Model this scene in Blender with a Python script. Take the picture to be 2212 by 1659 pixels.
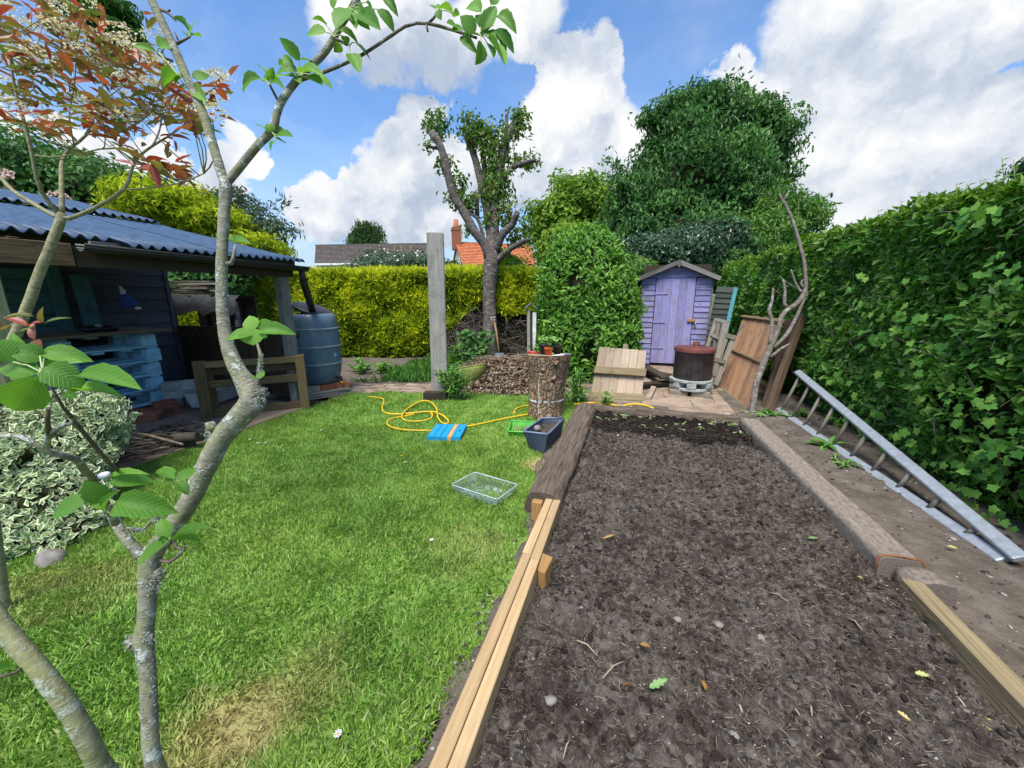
import bpy, math, random
import numpy as np
from mathutils import Vector, Matrix, noise as mnoise
random.seed(7); RNG = np.random.default_rng(7)
scene = bpy.context.scene; COL = scene.collection
for o in list(bpy.data.objects): bpy.data.objects.remove(o)

# ---------------------------------------------------------------- camera
# world axes = the garden's axes: +y runs up the garden, +x to the right; metres
CAM_H = 1.40; PITCH = math.radians(13); YAW = math.radians(17.2); FPX = 834.0   # photo measured on a 2212 x 1659 grid
cam = bpy.data.cameras.new('camera'); camo = bpy.data.objects.new('camera', cam); COL.objects.link(camo)
cam.sensor_width = 36; cam.lens = 36 * FPX / 2212; cam.clip_end = 3000; cam.clip_start = .02
camo.location = (0, 0, CAM_H); camo.rotation_euler = (math.pi/2 - PITCH, 0, YAW); scene.camera = camo

SUN_EL, SUN_AZ = 64, 184      # azimuth clockwise from +y : high behind the camera, through thin cloud
EXPOSURE = 1.6
SKY_STRENGTH = 0.060
CLOUD_STRENGTH = 0.315

def ray(px, py):
    a = (px-1106)/FPX; b = -(py-829.5)/FPX
    X, Y, Z = a, math.cos(PITCH)+b*math.sin(PITCH), -math.sin(PITCH)+b*math.cos(PITCH)
    return Vector((X*math.cos(YAW)-Y*math.sin(YAW), X*math.sin(YAW)+Y*math.cos(YAW), Z))
CAMP = Vector((0, 0, CAM_H))
def G(px, py, z=0.0): r = ray(px, py); return CAMP + r*((z-CAM_H)/r.z)     # on a horizontal plane
def P(px, py, t): return CAMP + ray(px, py)*t                              # at a depth along the view axis
def YP(px, py, y): r = ray(px, py); return CAMP + r*(y/r.y)                # on a plane across the garden
def XP(px, py, x): r = ray(px, py); return CAMP + r*(x/r.x)                # on a plane along the garden

# ---------------------------------------------------------------- node helper
class N:
    def __init__(s, nt): s.nt = nt; s.n = nt.nodes; s.l = nt.links
    def new(s, t, **kw):
        n = s.n.new(t)
        for k, v in kw.items(): setattr(n, k, v)
        return n
    def put(s, sock, v):
        if v is None: return
        if isinstance(v, bpy.types.NodeSocket): s.l.new(v, sock)
        else:
            if isinstance(v, (tuple, list)) and len(v) == 3 and sock.type == 'RGBA': v = (*v, 1)
            sock.default_value = v
    def math(s, op, a, b=None, c=None, clamp=False):
        n = s.new('ShaderNodeMath', operation=op, use_clamp=clamp)
        for i, v in enumerate((a, b, c)): s.put(n.inputs[i], v)
        return n.outputs[0]
    def vec(s, op, a, b=None, scale=None):
        n = s.new('ShaderNodeVectorMath', operation=op); s.put(n.inputs[0], a)
        if b is not None: s.put(n.inputs[1], b)
        if scale is not None: s.put(n.inputs[3], scale)
        return n.outputs[1] if op in ('DISTANCE', 'LENGTH', 'DOT_PRODUCT') else n.outputs[0]
    def noise(s, v, scale, detail=4, rough=.55, dist=0.0):
        n = s.new('ShaderNodeTexNoise'); s.put(n.inputs['Vector'], v); n.inputs['Scale'].default_value = scale
        n.inputs['Detail'].default_value = detail; n.inputs['Roughness'].default_value = rough; n.inputs['Distortion'].default_value = dist
        return n.outputs[0]
    def voro(s, v, scale, feature='F1'):
        n = s.new('ShaderNodeTexVoronoi', feature=feature); s.put(n.inputs['Vector'], v); n.inputs['Scale'].default_value = scale
        return n.outputs[0]
    def rng(s, v, a, b, c=0., d=1., smooth=False):
        n = s.new('ShaderNodeMapRange'); n.interpolation_type = 'SMOOTHSTEP' if smooth else 'LINEAR'
        for i, x in enumerate((v, a, b, c, d)): s.put(n.inputs[i], x)
        return n.outputs[0]
    def mix(s, f, a, b, mode='MIX'):
        n = s.new('ShaderNodeMix', data_type='RGBA', blend_type=mode); s.put(n.inputs[0], f); s.put(n.inputs[6], a); s.put(n.inputs[7], b)
        return n.outputs[2]
    def ramp(s, f, stops):
        n = s.new('ShaderNodeValToRGB'); s.put(n.inputs[0], f); e = n.color_ramp.elements
        while len(e) < len(stops): e.new(0.5)
        for q, (p, c) in zip(e, stops): q.position = p; q.color = (*c, 1)
        return n.outputs[0]
    def scale3(s, v, sc):
        n = s.new('ShaderNodeMapping'); s.put(n.inputs[0], v); n.inputs[3].default_value = sc
        return n.outputs[0]

# ---------------------------------------------------------------- sky
world = bpy.data.worlds.new('World'); scene.world = world; world.use_nodes = True
w = N(world.node_tree); world.node_tree.nodes.clear()
sky = w.new('ShaderNodeTexSky', sky_type='NISHITA'); sky.sun_disc = False
sky.sun_elevation = math.radians(SUN_EL); sky.sun_rotation = math.radians(SUN_AZ); sky.air_density = 1.1; sky.dust_density = 1.0; sky.ozone_density = 2.0
D = w.new('ShaderNodeTexCoord').outputs['Generated']
def blobs():
    v = [(770,30,130),(890,50,130),(1010,80,110),(1120,30,120),(930,120,60),
         (1240,170,80),(1310,150,55),(1200,200,70),(1270,260,110),(1320,200,60),(1200,340,130),(1350,320,100),(1110,380,100),(1260,420,150),
         (905,235,52),(870,300,75),(940,225,40),(830,370,65),(700,385,72),(660,410,58),(765,400,62),(900,390,90),(1000,380,90),(700,450,90),(820,460,100),(960,470,90),
         (500,280,52),(480,340,62),(520,330,52),(470,410,80),(330,330,70),(250,380,90),(130,300,60),(20,270,60),
         (1760,50,140),(1850,160,160),(1700,190,105),(1970,60,165),(2080,80,140),(1620,190,70),(1565,150,40),(1780,320,150),(1960,330,170),(2120,330,150),(1650,320,120),(2200,10,130),(1500,300,95),(2150,420,130),(1900,450,140),(1430,380,90)]
    out = []
    for x, y, r in v:
        d = ray(x, y).normalized(); e = ray(x+r*.7, y+r*.7).normalized(); out.append((d, (d-e).length))
    rr = random.Random(5)
    fw = ray(1106, 560).normalized()
    while len(out) < 62:                                   # the same broken cumulus all round
        az = rr.uniform(0, 6.283); el = math.radians(rr.choice([rr.uniform(2, 30), rr.uniform(20, 80)]))
        d = Vector((math.sin(az)*math.cos(el), math.cos(az)*math.cos(el), math.sin(el)))
        if d.dot(fw) > .45: continue
        for k in range(2):
            e = (d + Vector((rr.uniform(-.12, .12), rr.uniform(-.12, .12), rr.uniform(-.04, .08)))).normalized(); out.append((e, rr.uniform(.1, .24)))
    return out
n1 = w.new('ShaderNodeTexNoise'); w.put(n1.inputs['Vector'], D); n1.inputs['Scale'].default_value = 11; n1.inputs['Detail'].default_value = 5; n1.inputs['Roughness'].default_value = .6
warp = w.vec('SCALE', w.vec('SUBTRACT', n1.outputs['Color'], (.5, .5, .5)), scale=.13)
n0 = w.new('ShaderNodeTexNoise'); w.put(n0.inputs['Vector'], D); n0.inputs['Scale'].default_value = 3.5; n0.inputs['Detail'].default_value = 3
warp0 = w.vec('SCALE', w.vec('SUBTRACT', n0.outputs['Color'], (.5, .5, .5)), scale=.12)
DW = w.vec('NORMALIZE', w.vec('ADD', D, w.vec('ADD', warp, warp0)))
acc = None; acc_up = None
DU = w.vec('NORMALIZE', w.vec('ADD', DW, (-0.015, -0.02, .05)))
for c, r in blobs():
    kk = 1/(1-math.cos(r)); f = w.math('MULTIPLY_ADD', w.vec('DOT_PRODUCT', DW, tuple(c)), kk, 1-kk)
    acc = f if acc is None else w.math('SMOOTH_MAX', acc, f, .12)
    if r < .075: continue
    g = w.math('MULTIPLY_ADD', w.vec('DOT_PRODUCT', DU, tuple(c)), kk, 1-kk)
    acc_up = g if acc_up is None else w.math('SMOOTH_MAX', acc_up, g, .12)
soft = w.noise(D, 5.0, 3, .5)
edge = w.rng(soft, .38, .62, .12, .75)
mask = w.rng(acc, 0.0, edge, 0, 1, True)
veil = w.rng(w.noise(w.scale3(D, (2.2, 2.2, 5)), 1.6, 5, .6), .35, .75, 0, .4)     # thin high veil, thicker low down
sepz = w.new('ShaderNodeSeparateXYZ'); w.put(sepz.inputs[0], D); z = sepz.outputs[2]
lowv = w.rng(z, 0.0, .32, .55, 0.0, True)
mask = w.math('MAXIMUM', mask, w.math('ADD', w.math('MULTIPLY', veil, .55), lowv, clamp=True))
lit = w.rng(w.math('SUBTRACT', acc, acc_up), -.55, .60, 0, 1)           # tops catch the light, undersides grey
detail = w.noise(w.vec('ADD', D, warp), 16, 5, .62)
detail2 = w.noise(w.vec('ADD', D, warp0), 4.2, 4, .55)
lit = w.math('ADD', w.math('MULTIPLY', lit, .55), w.math('MULTIPLY', w.rng(detail, .32, .68), .42))
lit = w.math('ADD', lit, w.rng(detail2, .38, .62, -.40, .14), clamp=True)
ccol = w.ramp(lit, [(0.0, (.52, .60, .75)), (.3, (.68, .75, .86)), (.55, (.88, .92, .98)), (.8, (1.04, 1.05, 1.05)), (1.0, (1.16, 1.14, 1.11))])
bg1 = w.new('ShaderNodeBackground'); w.put(bg1.inputs[0], w.mix(1.0, sky.outputs[0], (.72, 1.0, 1.28), 'MULTIPLY')); bg1.inputs[1].default_value = SKY_STRENGTH
bg2 = w.new('ShaderNodeBackground'); w.put(bg2.inputs[0], ccol); bg2.inputs[1].default_value = CLOUD_STRENGTH
mx = w.new('ShaderNodeMixShader'); w.put(mx.inputs[0], mask); w.l.new(bg1.outputs[0], mx.inputs[1]); w.l.new(bg2.outputs[0], mx.inputs[2])
w.l.new(mx.outputs[0], w.new('ShaderNodeOutputWorld').inputs[0])

world.cycles.sampling_method = 'MANUAL'; world.cycles.sample_map_resolution = 256
sl = bpy.data.lights.new('sun', 'SUN'); sl.energy = 2.0; sl.angle = math.radians(30); sl.color = (1, .95, .87)
so = bpy.data.objects.new('sun', sl); COL.objects.link(so)
az, el = math.radians(SUN_AZ), math.radians(SUN_EL)
sd = Vector((math.sin(az)*math.cos(el), math.cos(az)*math.cos(el), math.sin(el)))
so.rotation_euler = sd.to_track_quat('Z', 'Y').to_euler()
vs = scene.view_settings; vs.view_transform = 'Standard'; vs.look = 'None'; vs.exposure = EXPOSURE; vs.gamma = 1; vs.use_curve_mapping = False
scene.cycles.max_bounces = 5; scene.cycles.transparent_max_bounces = 12; scene.cycles.caustics_reflective = False; scene.cycles.caustics_refractive = False

# ---------------------------------------------------------------- materials
MATS = {}
def base_mat(name, rough=.8, spec=.3):
    m = bpy.data.materials.new(name); m.use_nodes = True; nt = m.node_tree; nt.nodes.clear(); k = N(nt)
    bsdf = k.new('ShaderNodeBsdfPrincipled'); out = k.new('ShaderNodeOutputMaterial'); nt.links.new(bsdf.outputs[0], out.inputs[0])
    bsdf.inputs['Roughness'].default_value = rough; bsdf.inputs['Specular IOR Level'].default_value = spec
    MATS[name] = m; return m, k, bsdf, out
def bump(k, bsdf, h, strength=.5, dist=.01):
    b = k.new('ShaderNodeBump'); b.inputs['Strength'].default_value = strength; b.inputs['Distance'].default_value = dist
    k.put(b.inputs['Height'], h); k.l.new(b.outputs[0], bsdf.inputs['Normal'])
def uvm(k): return k.new('ShaderNodeUVMap').outputs[0]
def objc(k): return k.new('ShaderNodeTexCoord').outputs['Object']
def wpos(k): return k.new('ShaderNodeNewGeometry').outputs['Position']
def orand(k): return k.new('ShaderNodeObjectInfo').outputs['Random']
def wood(name, light, dark, stain=(.05, .045, .04), stain_amt=.35, rough=.85, grain=70, spec=.2, paint=None, wear=.5):
    """sawn timber: grain along the u axis of the piece, knots, damp stains; optional worn paint on top"""
    m, k, b, o = base_mat(name, rough, spec)
    uv = uvm(k); r = orand(k)
    cx = k.new('ShaderNodeCombineXYZ'); k.put(cx.inputs[0], k.math('MULTIPLY', r, 37.0)); k.put(cx.inputs[1], k.math('MULTIPLY', r, 19.0))
    uv2 = k.vec('ADD', uv, cx.outputs[0])
    g = k.noise(k.scale3(uv2, (3, grain, 1)), 1, 5, .6, .6)
    g2 = k.noise(k.scale3(uv2, (1.2, 9, 1)), 1, 3, .5, .3)
    st = k.noise(uv2, 4.5, 5, .62)
    c = k.mix(k.rng(g, .3, .7), dark, light)
    c = k.mix(k.rng(g2, .35, .75, 0, .45), c, dark)
    v = k.math('ADD', k.math('MULTIPLY', r, .5), .75)
    c = k.mix(1.0, c, k.new('ShaderNodeCombineColor').outputs[0], 'MIX') if False else c
    hsv = k.new('ShaderNodeHueSaturation'); k.put(hsv.inputs['Color'], c); k.put(hsv.inputs['Value'], v); c = hsv.outputs[0]
    if paint:
        pn = k.math('ADD', k.math('MULTIPLY', k.noise(k.scale3(uv2, (2.5, 26, 1)), 1, 6, .7), .7), k.math('MULTIPLY', st, .3))
        pm = k.rng(pn, wear-.09, wear+.07)
        hs2 = k.new('ShaderNodeHueSaturation'); hs2.inputs['Color'].default_value = (*paint, 1)
        k.put(hs2.inputs['Value'], k.math('ADD', k.math('MULTIPLY', k.noise(k.scale3(uv2, (1, 3, 1)), 7, 6, .65), .9), k.math('ADD', k.math('MULTIPLY', r, .3), .4)))
        c = k.mix(pm, hs2.outputs[0], c)
    c = k.mix(k.math('MULTIPLY', k.rng(st, .52, .7), stain_amt), c, stain)
    k.put(b.inputs['Base Color'], c)
    bump(k, b, k.math('ADD', g, k.math('MULTIPLY', st, .5)), .8, .006)
    return m
def rough_mat(name, stops, scale=8, detail=6, rough=.85, spec=.25, bs=.5, bd=.01, coord='obj', stretch=(1, 1, 1), metallic=0, vary=0):
    m, k, b, o = base_mat(name, rough, spec)
    v = {'obj': objc, 'uv': uvm, 'pos': wpos}[coord](k)
    v = k.scale3(v, stretch)
    n = k.noise(v, scale, detail, .62)
    c = k.ramp(n, stops)
    if vary:
        hsv = k.new('ShaderNodeHueSaturation'); k.put(hsv.inputs['Color'], c); k.put(hsv.inputs['Value'], k.math('ADD', k.math('MULTIPLY', orand(k), vary), 1-vary/2)); c = hsv.outputs[0]
    k.put(b.inputs['Base Color'], c); b.inputs['Metallic'].default_value = metallic
    bump(k, b, k.noise(v, scale*4, 5, .6), bs, bd)
    return m
def leafmat(name, cols, trans=.3, rough=.5, spec=.35, use='attr', back=None, vein=0):
    """leaf colours picked per leaf (attribute rnd, or the object's random number); light passes through"""
    m, k, b, o = base_mat(name, rough, spec)
    if use == 'attr': a = k.new('ShaderNodeAttribute'); a.attribute_name = 'rnd'; f = a.outputs['Fac']
    else: f = orand(k)
    pos = wpos(k)
    f2 = k.math('ADD', f, k.rng(k.noise(pos, 2.3, 3), .35, .65, -.18, .18), clamp=True)
    c = k.ramp(f2, [(i/max(1, len(cols)-1), q) for i, q in enumerate(cols)])
    if vein:
        uv = uvm(k); sp = k.new('ShaderNodeSeparateXYZ'); k.put(sp.inputs[0], uv)
        wv = k.new('ShaderNodeTexWave', wave_type='BANDS'); wv.inputs['Scale'].default_value = 3.0; wv.inputs['Distortion'].default_value = .6
        av = k.math('ABSOLUTE', sp.outputs[1])
        cb = k.new('ShaderNodeCombineXYZ'); k.put(cb.inputs[0], k.math('SUBTRACT', sp.outputs[0], k.math('MULTIPLY', av, .8))); k.put(wv.inputs['Vector'], cb.outputs[0])
        vl = k.math('MAXIMUM', k.rng(wv.outputs['Fac'], .86, 1.0), k.rng(av, .02, .0))
        c = k.mix(k.math('MULTIPLY', vl, vein), c, tuple(min(1, x*1.9+.03) for x in cols[-1]))
        bump(k, b, k.math('SUBTRACT', k.noise(uv, 14, 3), vl), .4, .002)
    k.put(b.inputs['Base Color'], c)
    t = k.new('ShaderNodeBsdfTranslucent'); k.put(t.inputs[0], k.mix(1.0, c, (1.25, 1.3, .6), 'MULTIPLY'))
    mx = k.new('ShaderNodeMixShader'); mx.inputs[0].default_value = trans
    k.l.new(b.outputs[0], mx.inputs[1]); k.l.new(t.outputs[0], mx.inputs[2]); k.l.new(mx.outputs[0], o.inputs[0])
    return m
def plain(name, col, rough=.5, spec=.4, metallic=0, var=.25, scale=14, bs=.15):
    d = tuple(c*(1-var) for c in col); l = tuple(min(1, c*(1+var)) for c in col)
    return rough_mat(name, [(.3, d), (.7, l)], scale, 5, rough, spec, bs, .004, metallic=metallic)

# ---------------------------------------------------------------- geometry helpers
ORG = {}
def tag(o, label=None, cat=None, group=None, kind=None):
    if label: o['label'] = label
    if cat: o['category'] = cat
    if group: o['group'] = group
    if kind: o['kind'] = kind
    return o
def thing(name, label, cat, loc, group=None):
    o = bpy.data.objects.new(name, None); COL.objects.link(o); o.location = loc; o.empty_display_size = .1
    ORG[o] = Vector(loc); tag(o, label, cat, group); return o
def org_of(o): return ORG.get(o, Vector((0, 0, 0)))
class MB:
    """collects shapes in world metres; build() links them as one mesh object under a parent"""
    def __init__(s): s.v = []; s.f = []; s.u = []; s.sm = []
    def face(s, idx, uv, smooth=False): s.f.append(tuple(idx)); s.u.extend(uv); s.sm.append(smooth)
    def hexa(s, c, jit=0, bev=0):
        """8 corners: bottom ring 0-3, top ring 4-7 (both counter-clockwise from above)"""
        c = [Vector(q) for q in c]
        if jit: c = [q + Vector((random.uniform(-jit, jit), random.uniform(-jit, jit), random.uniform(-jit, jit))) for q in c]
        L = [(c[1]-c[0]).length, (c[3]-c[0]).length, (c[4]-c[0]).length]; ax = L.index(max(L)); b = len(s.v); s.v += c
        ou, ov = random.uniform(0, 9), random.uniform(0, 9)
        F = [((0, 3, 2, 1), 1, 0), ((4, 5, 6, 7), 0, 1), ((0, 1, 5, 4), 0, 2), ((1, 2, 6, 5), 1, 2), ((2, 3, 7, 6), 0, 2), ((3, 0, 4, 7), 1, 2)]
        for q, a0, a1 in F:
            l0 = (c[q[1]]-c[q[0]]).length; l1 = (c[q[2]]-c[q[1]]).length
            uv = [(0, 0), (l0, 0), (l0, l1), (0, l1)]
            if a1 == ax or (ax not in (a0, a1) and l1 > l0): uv = [(y, x) for x, y in uv]
            off = random.uniform(0, 3)
            s.face([b+i for i in q], [(x+ou, y+ov+off) for x, y in uv])
        return s
    def box(s, c, size, rz=0, rx=0, ry=0, jit=0):
        M = Matrix.Translation(c) @ Matrix.Rotation(rz, 4, 'Z') @ Matrix.Rotation(ry, 4, 'Y') @ Matrix.Rotation(rx, 4, 'X')
        a, b, h = (x/2 for x in size)
        return s.hexa([M @ Vector(q) for q in ((-a, -b, -h), (a, -b, -h), (a, b, -h), (-a, b, -h), (-a, -b, h), (a, -b, h), (a, b, h), (-a, b, h))], jit)
    def beam(s, p, q, w, h, up=(0, 0, 1), jit=0):
        """bar from p to q, w across and h along `up`"""
        p, q, up = Vector(p), Vector(q), Vector(up); d = (q-p).normalized(); sd_ = d.cross(up).normalized(); u = sd_.cross(d).normalized()
        a, b = sd_*w/2, u*h/2
        return s.hexa([p-a-b, q-a-b, q+a-b, p+a-b, p-a+b, q-a+b, q+a+b, p+a+b], jit) if False else s.hexa([p+a-b, q+a-b, q-a-b, p-a-b, p+a+b, q+a+b, q-a+b, p-a+b], jit)
    def tube(s, pts, rad, n=8, cap=True, rough=0, squash=1, smooth=True, seed=None):
        pts = [Vector(p) for p in pts]; m = len(pts)
        if not hasattr(rad, '__len__'): rad = [rad]*m
        rr = random.Random(seed if seed is not None else len(s.v)+m)
        b = len(s.v); ref = Vector((0, 0, 1)); L = 0; prev = None; Ls = []
        for i, p in enumerate(pts):
            d = (pts[min(i+1, m-1)]-pts[max(i-1, 0)]).normalized()
            if prev is None:
                if abs(d.dot(ref)) > .9: ref = Vector((0, 1, 0))
                x = d.cross(ref).normalized()
            else: x = (prev - d*prev.dot(d)).normalized(); L += (p-pts[i-1]).length
            prev = x; y = d.cross(x); Ls.append(L)
            for j in range(n):
                a = 2*math.pi*j/n; r = rad[i]*(1+(rr.uniform(-rough, rough) if rough else 0))
                s.v.append(p + x*math.cos(a)*r + y*math.sin(a)*r*squash)
        R = max(rad); off = rr.uniform(0, 9)
        for i in range(m-1):
            for j in range(n):
                q = (j+1) % n
                s.face((b+i*n+j, b+i*n+q, b+(i+1)*n+q, b+(i+1)*n+j),
                       [(Ls[i]+off, 6.28*R*j/n), (Ls[i]+off, 6.28*R*(j+1)/n), (Ls[i+1]+off, 6.28*R*(j+1)/n), (Ls[i+1]+off, 6.28*R*j/n)], smooth)
        if cap:
            for i, rev in ((0, True), (m-1, False)):
                idx = [b+i*n+j for j in range(n)]; idx = idx[::-1] if rev else idx
                s.face(idx, [(math.cos(6.28*j/n)*R+off, math.sin(6.28*j/n)*R) for j in range(n)])
        return s
    def lathe(s, c, prof, n=24, axis=None, smooth=True, closed=False):
        """profile [(r, z)...] turned about the vertical through c"""
        c = Vector(c); b = len(s.v); M = axis or Matrix.Identity(3)
        for r, z in prof:
            for j in range(n): s.v.append(c + M @ Vector((r*math.cos(6.2832*j/n), r*math.sin(6.2832*j/n), z)))
        for i in range(len(prof)-1):
            for j in range(n):
                q = (j+1) % n; R = max(prof[i][0], prof[i+1][0], .01)
                s.face((b+i*n+j, b+i*n+q, b+(i+1)*n+q, b+(i+1)*n+j), [(6.28*R*j/n, prof[i][1]), (6.28*R*(j+1)/n, prof[i][1]), (6.28*R*(j+1)/n, prof[i+1][1]), (6.28*R*j/n, prof[i+1][1])], smooth)
        return s
    def poly(s, pts, smooth=False):
        b = len(s.v); s.v += [Vector(p) for p in pts]; s.face(range(b, b+len(pts)), [(p[0], p[1]) for p in pts], smooth); return s
    def blob(s, c, r, seed=0, n=8, m=6, amp=.2, fr=2.0, flat=1.0):
        """uneven closed lump; r may be (rx, ry, rz)"""
        c = Vector(c); r = r if hasattr(r, '__len__') else (r, r, r); b = len(s.v)
        for i in range(m+1):
            th = math.pi*i/m
            for j in range(n):
                ph = 2*math.pi*j/n; d = Vector((math.sin(th)*math.cos(ph), math.sin(th)*math.sin(ph), math.cos(th)))
                k = 1+amp*mnoise.noise(d*fr+Vector((seed*7.3, seed*3.1, seed)))*1.6
                s.v.append(c+Vector((d.x*r[0]*k, d.y*r[1]*k, d.z*r[2]*k)))
        for i in range(m):
            for j in range(n):
                q = (j+1) % n; s.face((b+i*n+j, b+(i+1)*n+j, b+(i+1)*n+q, b+i*n+q), [(j/n, i/m), (j/n, (i+1)/m), ((j+1)/n, (i+1)/m), ((j+1)/n, i/m)], True)
        return s
    def mesh(s, name, origin=Vector((0, 0, 0))):
        me = bpy.data.meshes.new(name); me.from_pydata([tuple(v-origin) for v in s.v], [], s.f)
        uv = me.uv_layers.new(name='UVMap'); uv.data.foreach_set('uv', [x for p in s.u for x in p])
        me.polygons.foreach_set('use_smooth', s.sm); me.update(); return me
    def build(s, name, mat, parent=None, loc=None, label=None, cat=None, group=None, kind=None, bevel=0, solid=0):
        origin = org_of(parent) if parent else (Vector(loc) if loc is not None else Vector((0, 0, 0)))
        me = s.mesh(name, origin); me.materials.append(MATS[mat] if isinstance(mat, str) else mat)
        o = bpy.data.objects.new(name, me); COL.objects.link(o)
        if parent: o.parent = parent; ORG[o] = origin
        else: o.location = origin; ORG[o] = origin
        if solid: md = o.modifiers.new('t', 'SOLIDIFY'); md.thickness = solid; md.offset = 0
        if bevel: md = o.modifiers.new('b', 'BEVEL'); md.width = bevel; md.segments = 1; md.limit_method = 'ANGLE'
        return tag(o, label, cat, group, kind)
def npmesh(name, verts, faces, mat, parent=None, rnd=None, uv=None, smooth=False, label=None, cat=None, group=None, kind=None, loc=None):
    """fast mesh from numpy arrays (verts n x 3 in world metres, faces m x k)"""
    verts = np.asarray(verts, np.float32); faces = np.asarray(faces, np.int32); k = faces.shape[1]
    origin = org_of(parent) if parent else (Vector(loc) if loc is not None else Vector((0, 0, 0)))
    me = bpy.data.meshes.new(name); me.vertices.add(len(verts)); me.vertices.foreach_set('co', (verts-np.array(origin, np.float32)).ravel())
    me.loops.add(faces.size); me.loops.foreach_set('vertex_index', faces.ravel()); me.polygons.add(len(faces))
    me.polygons.foreach_set('loop_start', np.arange(0, faces.size, k, dtype=np.int32)); me.polygons.foreach_set('loop_total', np.full(len(faces), k, np.int32))
    me.polygons.foreach_set('use_smooth', np.full(len(faces), smooth))
    if rnd is not None: a = me.attributes.new('rnd', 'FLOAT', 'POINT'); a.data.foreach_set('value', np.asarray(rnd, np.float32))
    if uv is not None: u = me.uv_layers.new(name='UVMap'); u.data.foreach_set('uv', np.asarray(uv, np.float32).ravel())
    me.update(calc_edges=True); me.materials.append(MATS[mat] if isinstance(mat, str) else mat)
    o = bpy.data.objects.new(name, me); COL.objects.link(o); ORG[o] = origin
    if parent: o.parent = parent
    else: o.location = origin
    return tag(o, label, cat, group, kind)
def unit(a): return a/np.maximum(np.linalg.norm(a, axis=1, keepdims=True), 1e-9)
def leaves_np(pos, dirs, nrm, length, width, fold=.18, droop=.15):
    """pointed, folded leaves, two triangles each -> verts, faces, leaf index"""
    n = len(pos); d = unit(dirs); s = unit(np.cross(d, nrm)); u = np.cross(s, d)
    length = np.broadcast_to(length, (n,))[:, None]; width = np.broadcast_to(width, (n,))[:, None]
    mid = pos + d*length*.45
    v = np.stack([pos, mid+s*width*.5+u*width*fold, pos+d*length-u*length*droop, mid-s*width*.5+u*width*fold], 1).reshape(-1, 3)
    b = np.arange(n)[:, None]*4
    f = np.concatenate([b+np.array([[0, 1, 2]]), b+np.array([[0, 2, 3]])], 1).reshape(-1, 3)
    return v, f
def leaves6_np(pos, dirs, nrm, length, width, fold=.18, droop=.15):
    """oval pointed leaves, four triangles each"""
    n = len(pos); d = unit(dirs); s = unit(np.cross(d, nrm)); u = np.cross(s, d)
    length = np.broadcast_to(length, (n,))[:, None]; width = np.broadcast_to(width, (n,))[:, None]
    a, b = pos+d*length*.28-u*length*droop*.1, pos+d*length*.66-u*length*droop*.45
    v = np.stack([pos, a+s*width*.46+u*width*fold, b+s*width*.40+u*width*fold, pos+d*length-u*length*droop, b-s*width*.40+u*width*fold, a-s*width*.46+u*width*fold], 1).reshape(-1, 3)
    k = np.arange(n)[:, None]*6
    f = np.concatenate([k+np.array([[0, 1, 2]]), k+np.array([[0, 2, 3]]), k+np.array([[0, 3, 4]]), k+np.array([[0, 4, 5]])], 1).reshape(-1, 3)
    return v, f
def rv(n, s=1.0): return RNG.normal(0, s, (n, 3))
def vnoise(p, seed=0):
    """cheap smooth value noise, p n x 3 -> 0..1"""
    p = np.asarray(p); i = np.floor(p).astype(np.int64); f = p-i; f = f*f*(3-2*f); r = 0
    def h(a): q = a[:, 0]*374761393 + a[:, 1]*668265263 + a[:, 2]*2147483647 + seed*974711; q = (q ^ (q >> 13))*1274126177; return ((q ^ (q >> 16)) & 0xffff)/65535.0
    for dx in (0, 1):
        for dy in (0, 1):
            for dz in (0, 1):
                wgt = (f[:, 0] if dx else 1-f[:, 0])*(f[:, 1] if dy else 1-f[:, 1])*(f[:, 2] if dz else 1-f[:, 2])
                r = r + wgt*h(i+np.array([dx, dy, dz]))
    return r
def fbm(p, sc, oct_=4, seed=0):
    a, t, r = 1., 0., 0
    for o in range(oct_): r = r + a*vnoise(p*sc*2**o + 17.3*o, seed+o); t += a; a *= .5
    return r/t
def grid_mesh(name, x0, x1, y0, y1, nx, ny, zf, mat, mask=None, **kw):
    X, Y = np.meshgrid(np.linspace(x0, x1, nx), np.linspace(y0, y1, ny)); p = np.stack([X.ravel(), Y.ravel(), np.zeros(nx*ny)], 1)
    p[:, 2] = zf(p); i = np.arange(nx*ny).reshape(ny, nx)
    f = np.stack([i[:-1, :-1].ravel(), i[:-1, 1:].ravel(), i[1:, 1:].ravel(), i[1:, :-1].ravel()], 1)
    if mask is not None: c = p[f].mean(1); f = f[mask(c)]
    return npmesh(name, p, f, mat, smooth=True, **kw)
def copies(mesh_, mats_, parent, name, mat=None):
    """linked copies of one mesh as parts (matrices in world metres)"""
    T = Matrix.Translation(-org_of(parent)); out = []
    for M in mats_:
        o = bpy.data.objects.new(name, mesh_); COL.objects.link(o); o.parent = parent; o.matrix_local = T @ M; out.append(o)
    return out
def frame(p, d, n, L, W, H=None):
    """matrix with x along d (scaled L), y across (W), z near n"""
    d = Vector(d).normalized(); s_ = Vector(n).cross(d)
    s_ = s_.normalized() if s_.length > 1e-5 else d.orthogonal().normalized()
    z_ = d.cross(s_); H = H if H is not None else (L+W)/2
    M = Matrix((d*L, s_*W, z_*H)).transposed().to_4x4(); M.translation = p; return M
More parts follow.
